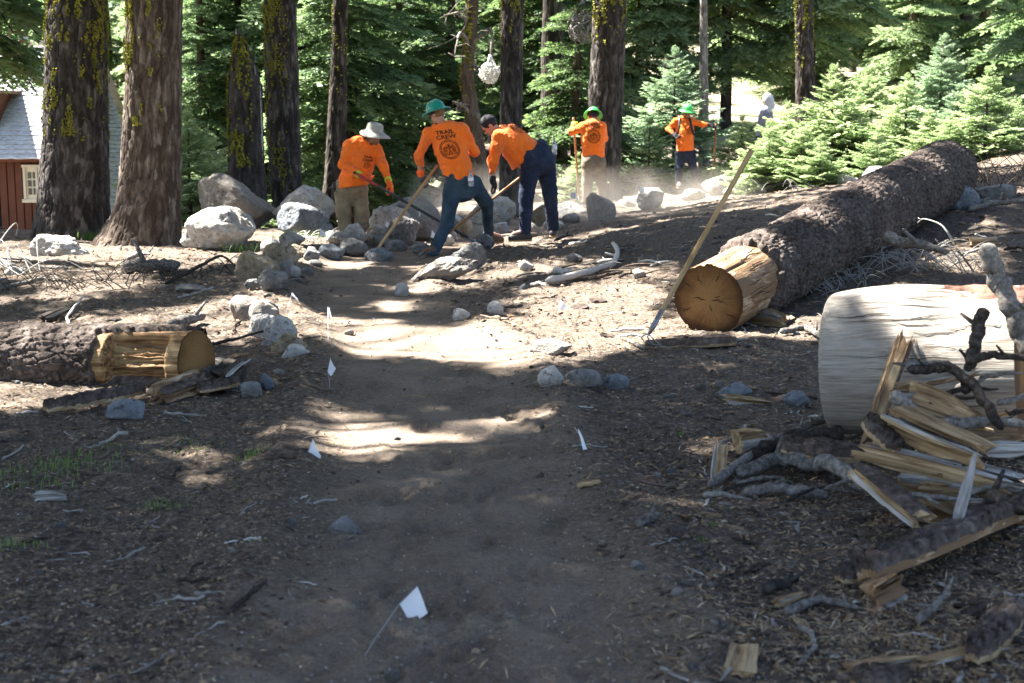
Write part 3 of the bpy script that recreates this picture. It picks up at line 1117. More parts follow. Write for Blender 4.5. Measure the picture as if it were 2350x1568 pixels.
rock("squarish dark grey rock beside the tan rocks", 694, 734, 565, 602, 'rock_grey', 85, None, .8, .15)
rock("blue-grey angular rock at the sun-hat worker's feet", 724, 790, 555, 596, 'rock_blue', 88, None, .8, .15)
rock("flat grey rock before the sun-hat worker's boots", 776, 850, 545, 590, 'rock_grey', 91, None, .8, .15)
rock("flat dark rock in the trail behind the hoe blade", 835, 915, 568, 600, 'rock_blue', 93, None, .8, .2)
rock("small grey rock at the edge of the digging", 842, 905, 540, 570, 'rock_grey', 95, None, .8, .2)
rock("small flat stone near the squarish dark grey rock", 700, 742, 596, 612, 'rock_grey', 96, None, .8, .2, 3)
# rocks behind the crew
rock("broad dark boulder behind the black rake handle", 858, 1010, 448, 540, 'rock_grey', 101, 22.6, .7, .1, 5, .05, .05, name="boulder")
rock("bleached rock pile stone right of the sun-hat worker", 838, 945, 468, 556, 'rock_pale', 105, 19.0, .7, .15, 4, .09)
rock("rough dark rock below the crossing handles", 888, 966, 496, 566, 'rock_grey', 107, 18.0, .8, .15, 5, .09)
rock("rounded grey rock with a bright rim beside the digging", 938, 1012, 490, 556, 'rock_grey', 109, 18.6, .8, .15, 4, .05)
rock("small pale rock behind the sun-hat worker's legs", 838, 872, 520, 565, 'rock_tan', 110, 19, .8, .15, 3)
rock("big sunlit white boulder seen between the two bending workers", 1062, 1196, 450, 530, 'rock_pale', 113, 21.8, .6, .15, 5, .05, .12, name="boulder")
rock("small brown rock by the sunlit white boulder", 1046, 1086, 500, 545, 'rock_tan', 115, 19.2, .8, .15, 3)
rock("pale rock behind the navy trouser legs", 1212, 1266, 468, 530, 'rock_tan', 118, 21.4, .8, .15, 4, .05)
rock("flat grey rock behind the navy trouser legs", 1255, 1348, 462, 510, 'rock_grey', 119, 23.5, .8, .15, 4, .05)
rock("dusty low rock at the far trail edge", 1205, 1240, 508, 545, 'rock_dust', 121, 18.9, .8, .2, 3)
rock("upright wedge-shaped grey rock before the back-turned worker", 1340, 1412, 440, 508, 'rock_dust', 123, 21.3, .7, .15, 5, .04, .15)
rock("sun-white wedge rock beside the leaning flag", 1456, 1524, 420, 468, 'rock_pale', 127, 22.4, .6, .15, 4, .05, 0.35)
rock("flat pale slab rock below the worker with the pole", 1562, 1622, 430, 452, 'rock_pale', 129, 23.6, .8, .2, 4, .05)
rock("grey mound of rock behind the worker with the pole", 1420, 1560, 382, 440, 'rock_grey', 131, 32, .6, .15, 5, .05, .0, name="boulder")
rock("pale boulder beside the foot of the tall pole", 1612, 1690, 400, 444, 'rock_pale', 133, 28.5, .7, .2, 4)
rock("rounded grey rock beside the foot of the tall pole", 1632, 1672, 404, 448, 'rock_grey', 135, 27, .8, .2, 4)
rock("low dark rock under the bright young firs", 1690, 1738, 412, 442, 'rock_grey', 137, 26.5, .8, .2, 4)
rock("low brown rock beside the low dark rock under the firs", 1736, 1772, 406, 436, 'rock_tan', 138, 27, .8, .2, 3)
rock("smooth grey rock leaning on the fallen log's far side", 1972, 2048, 380, 425, 'rock_grey', 139, 21.5, .7, .15, 4, .04, .3)
rock("low pale rock beside the smooth grey rock by the log", 1916, 1980, 400, 432, 'rock_pale', 141, 21.3, .7, .2, 4)
rock("square grey block of rock propping the fallen log", 2170, 2250, 425, 490, 'rock_blue', 143, 15.6, .6, .15, 4, .03, .0, planes=8)
rock("flat grey rock behind the square block by the log", 2236, 2330, 422, 462, 'rock_grey', 145, 16.2, .6, .2, 4, .04)
rock("mossy grey rock on the ledge beyond the far log roof", 690, 740, 480, 520, 'rock_pale', 146, 21, .7, .2, 3)
# trail side rocks
rock("long flat-topped rock jutting from the bank under the worker's foot", 918, 1112, 592, 646, 'rock_dust', 151, 13.9, .45, .1, 5, .06, .36, name="boulder")
rock("grey hump at the upper end of the long flat-topped rock", 1030, 1120, 556, 615, 'rock_grey', 153, 14.9, .7, .2, 5, .07)
rock("knobbly small grey rock by the worker's rear boot", 1086, 1136, 536, 572, 'rock_grey', 155, None, .8, .2, 4, .1)
rock("pale cobble at the lower tip of the long flat-topped rock", 905, 940, 648, 680, 'rock_pale', 157, None, .8, .2, 3)
rock("big bleached rock of the trail-side pile", 568, 650, 714, 800, 'rock_pale', 161, 9.95, .8, .15, 5, .06)
rock("wedge-shaped grey rock leaning on the trail-side pile", 605, 692, 722, 794, 'rock_pale', 163, 9.7, .5, .1, 5, .04, 0.3)
rock("pitted tan rock low in the trail-side pile", 622, 716, 756, 832, 'rock_tan', 165, 9.3, .7, .1, 5, .06, 0.25)
rock("pale elongated stone at the foot of the trail-side pile", 640, 712, 788, 834, 'rock_pale', 167, 9.1, .6, .1, 4, .05, 0.3)
rock("small dark rock between the pile's stones", 592, 632, 778, 818, 'rock_grey', 168, 9.6, .7, .15, 3)
rock("round pale boulder-stone, first of three beside the trail", 1233, 1304, 836, 890, 'rock_pale', 171, None, .85, .12, 5, .05)
rock("flat angular grey stone, middle of three beside the trail", 1296, 1384, 846, 888, 'rock_grey', 173, None, .7, .15, 4, .03, planes=9)
rock("dark blue-grey stone, last of three beside the trail", 1384, 1444, 855, 895, 'rock_blue', 175, None, .8, .2, 4, .05)
rock("blue-grey angular stone behind a rotten wood slab", 1648, 1732, 868, 918, 'rock_blue', 177, None, .8, .2, 4, .04)
rock("small blue-grey stone near the bleached log round", 1796, 1858, 896, 936, 'rock_blue', 179, None, .8, .2, 4, .05)
rock("sunlit half-buried rock with a brown shaded face beside the trail", 1205, 1312, 772, 815, 'rock_dust', 181, None, .6, .3, 5, .04)
rock("half-buried grey rock tip poking from the shaded trail", 752, 832, 1182, 1222, 'rock_grey', 185, None, .8, .5, 4, .04, planes=8)
rock("bluish rock below the split log's broken chunk", 244, 340, 915, 966, 'rock_blue', 187, None, .8, .25, 4, .04)
rock("grey angular stone right of the rotten stump chunks", 592, 630, 856, 898, 'rock_blue', 189, None, .8, .15, 4, .04)
rock("grey pointed stone beside the rotten stump chunks", 548, 602, 875, 912, 'rock_grey', 191, None, .8, .15, 4, .05)
rock("small pale stone under the cut log end", 436, 472, 870, 892, 'rock_pale', 193, None, .8, .2, 3)
rock("white cobble on the bank near the bleached stick", 1447, 1484, 615, 638, 'rock_pale', 195, None, .8, .2, 4)
rock("rough pale rock pair half sunk in the bank", 1036, 1078, 706, 736, 'rock_pale', 197, None, .8, .3, 4)
rock("chalky flat stone sunk in the bank", 1118, 1156, 690, 724, 'rock_pale', 199, None, .8, .4, 3)
rock("white and dark chalky stone on the bank above the flat-topped rock", 1184, 1226, 596, 622, 'rock_pale', 201, None, .8, .3, 3)
rock("grey cobble on the bank above the bleached stick", 1300, 1336, 578, 600, 'rock_grey', 203, None, .8, .25, 4)
rock("long low pale rock on the left flat before the long boulder", 398, 480, 650, 672, 'rock_grey', 205, None, .7, .3, 4)
rock("bleached low rock by the dry branch at the cabin", 0, 60, 610, 632, 'rock_pale', 207, None, .7, .3, 4)
rock("small brown cobble lying on the shaded trail", 1080, 1104, 1487, 1508, 'rock_tan', 209, None, .8, .2, 3)
for i, (a, b, c, d, mt) in enumerate(((770, 842, 512, 560, 'rock_pale'), (640, 706, 528, 566, 'rock_pale'), (985, 1052, 508, 552, 'rock_pale'), (878, 936, 548, 578, 'rock_grey'), (598, 642, 545, 580, 'rock_pale'), (660, 704, 560, 592, 'rock_tan'),
                                      (940, 985, 556, 584, 'rock_grey'), (1000, 1044, 536, 566, 'rock_pale'), (845, 892, 512, 552, 'rock_pale'), (1130, 1170, 505, 535, 'rock_pale'), (745, 790, 528, 560, 'rock_pale'), (1010, 1060, 480, 520, 'rock_pale'),
                                      (560, 602, 640, 668, 'rock_grey'), (690, 722, 612, 632, 'rock_grey'), (1245, 1300, 500, 528, 'rock_pale'), (1290, 1335, 488, 512, 'rock_grey'), (1420, 1462, 452, 474, 'rock_pale'), (1660, 1700, 425, 448, 'rock_pale'))):
    rock("pale angular rock in the loose band of rocks around the digging" if mt == 'rock_pale' else "dull angular rock in the loose band of rocks around the digging", a, b, c, d, mt, 700 + 7 * i, None, .8, .2, 4, .07, .15 * math.sin(i * 2.3), group="%s angular rocks around the digging" % ("pale" if mt == 'rock_pale' else "dull"))
# ------------------------------------------------------------------ logs and cut wood
m_bark('log_bark', (0.036, 0.027, 0.022), (0.095, 0.075, 0.063), (0.20, 0.168, 0.145), 1.0, 26)


def m_wood(name, a, b, c, sx=2.0, sy=26.0, grey=None):
    """long-grain wood: the grain runs along the object's x axis"""
    k = NT(name, .8, .2)
    w = k.coord((sx, sy, sy))
    n = k.noise(w, 1.6, 5, .62, .5)
    n2 = k.noise(k.coord((1.2, 2.5, 2.5)), 3, 4, .6)
    f = k.math('ADD', k.math('MULTIPLY', n, .6), k.math('MULTIPLY', n2, .4))
    col = k.ramp(f, [(.38, a), (.49, b), (.60, c)])
    if grey:
        col = k.mix(k.math('GREATER_THAN', k.noise(k.coord((1.5, 4, 4)), 2.4, 5, .6), .52), col, grey)
    k.color(col)
    k.bump(n, .8, .012)
    MAT[name] = k.m


m_wood('wood_bleached', (0.19, 0.158, 0.125), (0.275, 0.242, 0.20), (0.35, 0.32, 0.275), 1.8, 60)
m_wood('wood_fresh', (0.085, 0.048, 0.024), (0.245, 0.155, 0.078), (0.40, 0.29, 0.16), 2.4, 34)
m_wood('wood_orange', (0.09, 0.045, 0.02), (0.25, 0.155, 0.08), (0.44, 0.36, 0.255), 1.6, 22, grey=(0.17, 0.10, 0.052))
m_wood('wood_hewn', (0.055, 0.028, 0.012), (0.185, 0.105, 0.045), (0.35, 0.24, 0.12), 2.0, 26)
m_wood('wood_grey', (0.14, 0.125, 0.11), (0.27, 0.25, 0.225), (0.42, 0.40, 0.37))
m_wood('wood_rot', (0.11, 0.065, 0.03), (0.24, 0.16, 0.085), (0.40, 0.30, 0.18))
m_wood('handle_wood', (0.26, 0.16, 0.07), (0.38, 0.25, 0.12), (0.47, 0.33, 0.18), 1.0, 40)


def m_endgrain(name, c_in, c_out, rim):
    k = NT(name, .85, .15)
    tc = k.n("ShaderNodeTexCoord")
    sp = k.n("ShaderNodeSeparateXYZ")
    k.l(tc.outputs["Object"], sp.inputs[0])
    w = k.coord()
    r2 = k.math('SQRT', k.math('ADD', k.math('POWER', sp.outputs[1], 2.0), k.math('POWER', sp.outputs[2], 2.0)))
    wob = k.math('MULTIPLY', k.noise(w, 6, 3), .05)
    rr = k.math('ADD', r2, wob)
    ring = k.math('ADD', k.math('MULTIPLY', k.math('SINE', k.math('MULTIPLY', rr, 340.0)), .5), .5)
    n = k.noise(w, 5, 4, .6)
    ang = k.math('ARCTAN2', sp.outputs[2], sp.outputs[1])
    cb_ = k.n("ShaderNodeCombineXYZ")
    k.l(k.math('MULTIPLY', ang, 9.0), cb_.inputs[0])
    k.l(k.math('MULTIPLY', r2, 5.0), cb_.inputs[1])
    ray = k.noise(cb_.outputs[0], 1.0, 4, .65)
    mixf = k.math('ADD', k.math('MULTIPLY', r2, 1.9), k.math('ADD', k.math('MULTIPLY', n, .55), k.math('MULTIPLY', ray, .35)))
    base = k.ramp(mixf, [(.40, tuple(a * 1.1 for a in c_in)), (.62, c_in), (.82, c_out), (1.0, tuple(a * .6 for a in c_out))])
    base = k.mix(k.math('MULTIPLY', ring, .22), base, tuple(a * .6 for a in c_out))
    low = k.math('MULTIPLY', sp.outputs[2], -.12)
    edge = k.ramp(k.math('ADD', k.math('ADD', r2, low), k.math('MULTIPLY', k.noise(w, 4, 4, .6), .16)), [(.29, (0, 0, 0)), (.345, (1, 1, 1))])
    k.color(k.mix(edge, base, rim))
    k.bump(k.noise(k.coord((1, 2, 14)), 12, 4), .6, .006)
    MAT[name] = k.m


m_endgrain('endgrain', (0.235, 0.13, 0.05), (0.145, 0.072, 0.026), (0.045, 0.022, 0.011))
m_endgrain('endgrain_left', (0.21, 0.115, 0.04), (0.13, 0.066, 0.022), (0.09, 0.045, 0.018))
m_plain('check', (0.03, 0.02, 0.012), .95, .1)


def axis_frame(a, b):
    """matrix whose x axis points from a to b"""
    a, b = np.asarray(a, float), np.asarray(b, float)
    x = (b - a) / np.linalg.norm(b - a)
    z = np.array([0, 0, 1.]) - x * x[2]
    z /= np.linalg.norm(z)
    y = np.cross(z, x)
    M = Matrix(((x[0], y[0], z[0], a[0]), (x[1], y[1], z[1], a[1]), (x[2], y[2], z[2], a[2]), (0, 0, 0, 1)))
    return M, float(np.linalg.norm(b - a))


def disc(x, rad, n, rings, sgn, amp, seed, ry=None):
    """slightly uneven round face at local x, radius per angle rad(n)"""
    th = np.arange(n) * 2 * np.pi / n
    rf = np.linspace(0, 1, rings + 1)[1:]
    P = np.concatenate([[[x, 0, 0]]] + [np.stack([np.full(n, x), np.cos(th) * rad * f, np.sin(th) * rad * f], -1) for f in rf])
    P[:, 0] += amp * fbm(P * 6, 3, seed)
    t = [[0, 1 + j, 1 + (j + 1) % n] for j in range(n)]
    q = []
    for r_ in range(rings - 1):
        b = 1 + r_ * n
        q += [[b + j, b + n + j, b + n + (j + 1) % n, b + (j + 1) % n] for j in range(n)]
    return P, q, t


# ---- the big fallen log on the right
A = atY(1626, 690, 10.25)
B = atY(2168, 398, 16.2)
M, LEN = axis_frame(A, B)
t = tag(bpy.data.objects.new("fallen_log", None), "big bark-covered fallen log with a debarked sawn end, lying uphill", "log")
COL.objects.link(t)
t.matrix_world = M
XB = .78                                            # where the bark starts
ns = 460
s = np.linspace(XB - .22, LEN, ns)
rr = np.interp(s, [0, LEN * .3, LEN], [.30, .305, .355]) + .012
G = barkcyl(np.stack([s, 0 * s, 0 * s], -1), rr, .048, .12, .027, 401, nth=230, rough=.03)
ang = np.arctan2(G[..., 2], G[..., 1])
start = XB + .16 * fbm(np.stack([np.cos(ang) * 2.2, np.sin(ang) * 2.2, 0 * ang], -1), 4, 402) + .10 * np.cos(ang)
rad = np.hypot(G[..., 1], G[..., 2])
cutoff = sstep(-.035, .015, s[:, None] - start)
rmin = .262
newr = rmin - .03 + (rad - rmin + .03) * cutoff
G[..., 1] *= newr / rad
G[..., 2] *= newr / rad
mb = MB().add(G, gridq(ns, 230, True))
P, q, tt = disc(LEN, newr[-1], 230, 6, 1, .05, 403)
mb.add(P, q, tt)
mb.build("bark", MAT['log_bark'], t)
s = np.linspace(0, XB + .3, 60)
th = np.arange(120) * 2 * np.pi / 120
w3 = np.stack([np.broadcast_to(s[:, None] * 1.3, (60, 120)), np.broadcast_to(np.cos(th)[None] * 2.6, (60, 120)), np.broadcast_to(np.sin(th)[None] * 2.6, (60, 120))], -1)
groove = np.minimum(0, fbm(np.stack([np.broadcast_to(s[:, None] * .6, (60, 120)), np.broadcast_to(np.cos(th)[None] * 11, (60, 120)), np.broadcast_to(np.sin(th)[None] * 11, (60, 120))], -1), 3, 404) + .12)
rw = .272 + .012 * fbm(w3, 3, 405) + .035 * groove
rw[0] -= .004
G = np.stack([np.broadcast_to(s[:, None], rw.shape) + .006, rw * np.cos(th)[None], rw * np.sin(th)[None]], -1)
MB().add(G, gridq(60, 120, True)).build("bare_wood", MAT['wood_orange'], t)
P, q, tt = disc(0, rw[0], 120, 26, -1, .004, 406)
MB().add(P, [x[::-1] for x in q], [x[::-1] for x in tt]).build("sawn_face", MAT['endgrain'], t)
# drying checks in the sawn face and along the bare wood: thin real slivers
ck = MB()
rg = np.random.default_rng(9)
for (a0, r0, r1, wd) in ((.15, .02, .12, .004), (3.1, .02, .13, .004), (2.7, .05, .10, .003), (4.4, .03, .09, .003), (1.2, .12, .2, .003), (.6, .16, .24, .003), (5.9, .15, .25, .004), (3.7, .14, .25, .003), (2.0, .15, .23, .003)):
    n = 7
    rr_ = np.linspace(r0, r1, n)
    aa = a0 + rg.normal(size=n) * .06
    c = np.stack([np.full(n, -.0045), rr_ * np.cos(aa), rr_ * np.sin(aa)], -1)
    w_ = wd * np.sin(np.linspace(.15, 2.9, n))[:, None] * np.stack([0 * aa, -np.sin(aa), np.cos(aa)], -1)
    v = np.stack([c - w_, c + w_], 1).reshape(-1, 3)
    ck.add(v, gridq(n, 2))
o = ck.build("drying_check", MAT['check'], t)
tag(o, kind="stuff")



def long_cracks(parent, rad, x0, x1, n, seed, amin, amax, wd=.004):
    """drying cracks that run along the timber: thin dark slivers standing just proud of the wood"""
    rg = np.random.default_rng(seed)
    ck = MB()
    for i in range(n):
        a0 = rg.uniform(amin, amax)
        L = rg.uniform(.25, .8) * (x1 - x0)
        s0 = rg.uniform(x0, x1 - L)
        m = 14
        x = np.linspace(s0, s0 + L, m)
        aa = a0 + .012 * np.cumsum(rg.normal(size=m))
        r_ = rad(x, aa) + .0025
        c = np.stack([x, r_ * np.cos(aa), r_ * np.sin(aa)], -1)
        w_ = (wd * rg.uniform(.4, 1.2) * np.sin(np.linspace(.1, 3.05, m)))[:, None] * np.stack([0 * aa, -np.sin(aa), np.cos(aa)], -1)
        ck.add(np.stack([c - w_, c + w_], 1), gridq(m, 2))
    tag(ck.build("drying_crack", MAT['check'], parent, False), kind="stuff")


def radlook(rw, x0, x1):
    nr, nc_ = rw.shape

    def f(x, a):
        i = np.clip(((x - x0) / (x1 - x0) * (nr - 1)), 0, nr - 1.001)
        j = (a % (2 * np.pi)) / (2 * np.pi) * nc_
        i0, j0 = i.astype(int), j.astype(int) % nc_
        return np.maximum(np.maximum(rw[i0, j0], rw[i0 + 1, j0]), np.maximum(rw[i0, (j0 + 1) % nc_], rw[i0 + 1, (j0 + 1) % nc_]))
    return f


long_cracks(t, radlook(rw, 0, XB + .3), .02, XB, 26, 31, -.6, 3.6)

# ---- the left log with the hewn notch
A = atY(452, 832, 8.05)
B = atY(-140, 822, 8.75)
M, LEN = axis_frame(A, B)
t = tag(bpy.data.objects.new("fallen_log", None), "bark-covered log with a hewn notch and yellow sawn end, left of the trail", "log")
COL.objects.link(t)
t.matrix_world = M
ns = 250
XB = .60
s = np.concatenate([np.linspace(.0, XB - .1, 30)[:-1], np.linspace(XB - .1, LEN, ns - 29)])
G = barkcyl(np.stack([s, 0 * s, 0 * s], -1), np.full(ns, .212), .042, .095, .020, 411, nth=200, rough=.02)
ang = np.arctan2(G[..., 2], G[..., 1])
start = XB + .04 * fbm(np.stack([np.cos(ang) * 3, np.sin(ang) * 3, 0 * ang], -1), 4, 412)
# on the top and underneath the bark runs on to the sawn end
start = start - .60 * sstep(.78, .93, np.cos(ang - 1.9)) - .55 * sstep(.5, .85, np.cos(ang + 1.6))
rad = np.hypot(G[..., 1], G[..., 2])
cutoff = sstep(-.012, .006, s[:, None] - start)
s2 = np.broadcast_to(s[:, None], rad.shape)
newr = .05 + (rad - .05) * cutoff
G[..., 1] *= newr / rad
G[..., 2] *= newr / rad
MB().add(G, gridq(ns, 200, True)).build("bark", MAT['log_bark'], t)
ns, nth = 90, 150
s = np.linspace(0, XB + .16, ns)
th = np.arange(nth) * 2 * np.pi / nth
S2, T2 = np.meshgrid(s, th, indexing='ij')
# local y points towards the viewer's far or near side: the notch is cut into the side that faces the trail
side = 1.0 if (M.to_3x3() @ Vector((0, 1, 0))).y < 0 else -1.0
nd = np.cos(T2 - (0.15 if side > 0 else math.pi - .15))
notch = sstep(.42, .60, nd) * sstep(.08, .16, S2) * (1 - sstep(.50, .53, S2))
step_ = np.floor((T2 % (2 * np.pi)) * 9 + 1.2 * fbm(np.stack([S2 * 4, T2 * 2, 0 * S2], -1), 2, 413))
rw = .186 + .006 * fbm(np.stack([S2 * 3, np.cos(T2) * 6, np.sin(T2) * 6], -1), 3, 414) - notch * (.075 + .035 * (_hash(step_.astype(np.int64), 0 * step_.astype(np.int64), 0 * step_.astype(np.int64), 3)) + .02 * fbm(np.stack([S2 * 14, T2 * 16, 0 * S2], -1), 3, 415))
G = np.stack([S2 + .004, rw * np.cos(T2), rw * np.sin(T2)], -1)
MB().add(G, gridq(ns, nth, True)).build("hewn_wood", MAT['wood_hewn'], t)
P, q, tt = disc(0, rw[0], nth, 20, -1, .006, 416)
MB().add(P, [x[::-1] for x in q], [x[::-1] for x in tt]).build("sawn_face", MAT['endgrain_left'], t)

# ---- bleached log round on the right
A = atY(1912, 836, 6.75)
B = atY(2345, 830, 6.40)
M, LEN = axis_frame(A, B)
t = tag(bpy.data.objects.new("log_round", None), "thick bleached debarked log round behind the splintered firewood", "log")
COL.objects.link(t)
t.matrix_world = M
ns, nth = 120, 160
s = np.linspace(0, LEN, ns)
th = np.arange(nth) * 2 * np.pi / nth
S2, T2 = np.meshgrid(s, th, indexing='ij')
crk = np.minimum(0, fbm(np.stack([S2 * .9, np.cos(T2) * 13, np.sin(T2) * 13], -1), 3, 421) + .22)
rw = .335 + .035 * S2 / LEN + .02 * fbm(np.stack([S2 * 1.5, np.cos(T2) * 1.5, np.sin(T2) * 1.5], -1), 3, 422) + .02 * crk + .02 * np.sin(S2 * 6) * sstep(.5, 1, np.sin(T2))
rw *= 1 - .04 * np.exp(-S2 / .012) * (.4 + .6 * sstep(-.2, .8, np.sin(T2)))
G = np.stack([S2, rw * np.cos(T2), rw * np.sin(T2)], -1)
G[..., 0] -= .0 * (1 - (G[..., 2] / .34) ** 2) * np.exp(-S2 / .12) * 1.0
mb = MB().add(G, gridq(ns, nth, True))
P, q, tt = disc(.0, rw[0], nth, 8, -1, .0, 423)
mb.add(P, [x[::-1] for x in q], [x[::-1] for x in tt])
mb.build("bare_wood", MAT['wood_bleached'], t)
long_cracks(t, radlook(rw, 0, LEN), .03, LEN, 60, 32, 0, 6.28, .0022)
P, q, tt = disc(LEN, rw[-1], nth, 20, 1, .006, 424)
MB().add(P, q, tt).build("sawn_face", MAT['endgrain_left'], t)
# strips of bark left along its top
mb = MB()
m_bark('bark_red', (0.06, 0.03, 0.022), (0.15, 0.085, 0.06), (0.36, 0.29, 0.24), .6, 14)
ns2, nt2 = 90, 14
s = np.linspace(.28, LEN + .05, ns2)
tt_ = np.linspace(R(78), R(122), nt2)
S2, T2 = np.meshgrid(s, tt_, indexing='ij')
nn = fbm(np.stack([S2 * 9, T2 * 6, 0 * S2], -1), 4, 425)
env = sstep(.28, .5, S2) * np.sin((T2 - tt_[0]) / (tt_[-1] - tt_[0]) * math.pi) ** .5
rb = .325 + env * (.035 + .03 * nn)
T3 = T2 + .10 * fbm(np.stack([S2 * 4, 0 * S2, 0 * S2], -1), 3, 426)
MB().add(np.stack([S2, rb * np.cos(T3), rb * np.sin(T3)], -1), gridq(ns2, nt2)).build("bark_strip", MAT['bark_red'], t)


# ---- sticks, splints, bark slabs
def stick(label, pts, r0, r1, mat, seed=0, name="stick", cat="stick", group=None, knots=0, n=26, sides=9, rough=.13):
    """rough round stick through world points"""
    P = np.array(pts, float)
    tt_ = np.linspace(0, len(P) - 1, n)
    D = np.stack([np.interp(tt_, np.arange(len(P)), P[:, c]) for c in range(3)], -1)
    ker = np.array([.25, .5, .25])
    for _ in range(3):
        D[1:-1] = D[:-2] * .25 + D[1:-1] * .5 + D[2:] * .25
    o = D[0].copy()
    D -= o
    kk = np.stack([fbm(np.stack([np.arange(n) * .35, np.full(n, seed * 1.3), np.full(n, c * 7.)], -1), 3, seed + c) for c in range(3)], -1)
    D += kk * max(r0, r1) * .7 * np.sin(np.linspace(.2, 2.9, n))[:, None]
    r0, r1 = r0 * 1.08, r1 * .8
    rr = np.linspace(r0, r1, n) * (1 - .55 * np.exp(-np.arange(n) / .6)) * (1 - .6 * np.exp(-(n - 1 - np.arange(n)) / .8)) * (1 + rough * fbm(np.stack([np.arange(n) * .5, np.full(n, seed), np.zeros(n)], -1), 2, seed))
    v, q, t_ = tube(D, rr, sides)
    m = n * sides
    v[:m] += (fbm(v[:m] * 30, 3, seed)[:, None]) * rr.mean() * rough * 1.2
    mb = MB().add(v, q, t_)
    rg = np.random.default_rng(seed)
    for _ in range(knots + (1 if n > 20 else 0)):
        i = rg.integers(3, n - 3)
        d = rg.normal(size=3)
        d[2] = abs(d[2])
        d /= np.linalg.norm(d)
        mb.add(*tube([D[i], D[i] + d * r0 * 3.5], [r0 * .45, r0 * .2], 6))
    ob = mb.build(name, MAT[{'bark_pale': 'stick_pale', 'bark_dark': 'stick_dark', 'wood_grey': 'stick_grey', 'twig_grey': 'stick_grey'}.get(mat, mat)], None, True, o)
    return tag(ob, label, cat, group)


def splint(label, a, b, w, h, mat, seed=0, name="split_wood", cat="firewood", group=None, roll=0.0, split=.5, n=16, m=26, curve=0.0):
    """split billet from a to b: stringy faces along its grain, torn ends"""
    M, L = axis_frame(a, b)
    if roll:
        M = M @ Matrix.Rotation(roll, 4, 'X')
    rg = np.random.default_rng(seed)
    n_ = n
    th = np.sort(rg.uniform(0, 2 * np.pi, m) * .35 + np.arange(m) * 2 * np.pi / m * .65 + 0)
    sq = np.stack([np.sign(np.cos(th)) * np.abs(np.cos(th)) ** .6 * w / 2, np.sign(np.sin(th)) * np.abs(np.sin(th)) ** .6 * h / 2], -1)
    sq = sq * np.clip(1 + .25 * rg.normal(size=(m, 1)), .55, 1.3)
    tpr = rg.uniform(.05, .7) * min(1, split * 2)
    ends0 = rg.uniform(0, split, m) ** 1.5 * L * .55
    ends1 = -rg.uniform(0, split, m) ** 1.5 * L * .55
    v = []
    for i in range(n_):
        f = i / (n_ - 1)
        x = f * L + ends0 * (1 - f) ** 3 + ends1 * f ** 3
        jig = 1 + .24 * fbm(np.stack([np.full(m, f * 2.2), np.arange(m) * 2.7, np.full(m, seed * 1.7)], -1), 3, seed)
        tw_ = .12 * (f - .5) * np.sin(seed)
        yz = sq * jig[:, None] * (1 - tpr * f ** 1.6) * (1 - .25 * split * (1 - f) ** 3)
        yz = np.stack([yz[:, 0] * math.cos(tw_) - yz[:, 1] * math.sin(tw_), yz[:, 0] * math.sin(tw_) + yz[:, 1] * math.cos(tw_)], -1)
        v.append(np.stack([x, yz[:, 0] + .04 * w * math.sin(3 * f + seed), yz[:, 1] + (curve + .012 * math.sin(seed * 2.1)) * L * (4 * f * (1 - f))], -1))
    v = np.array(v).reshape(-1, 3)
    q = gridq(n_, m, True)
    c0, c1 = v[:m].mean(0) + [.02 * L, 0, 0], v[-m:].mean(0) - [.02 * L, 0, 0]
    V = np.concatenate([v, [c0, c1]])
    k_ = len(v)
    tt_ = [[k_, (j + 1) % m, j] for j in range(m)] + [[k_ + 1, (n_ - 1) * m + j, (n_ - 1) * m + (j + 1) % m] for j in range(m)]
    qi = np.arange(len(q)) % m
    side_a, side_b = rg.integers(m), rg.integers(m)
    mi = np.zeros(len(q) + len(tt_), int)
    if w > .06 and seed % 2:
        mi[:len(q)][(qi - side_a) % m < m * .2] = 1
    mi[:len(q)][(qi - side_b) % m < m * .14] = 2
    o = MB().add(V, q, tt_).build(name, [MAT[mat], MAT['log_bark'], MAT['wood_grey']], None, False, qmat=mi)
    o.matrix_world = M
    return tag(o, label, cat, group)


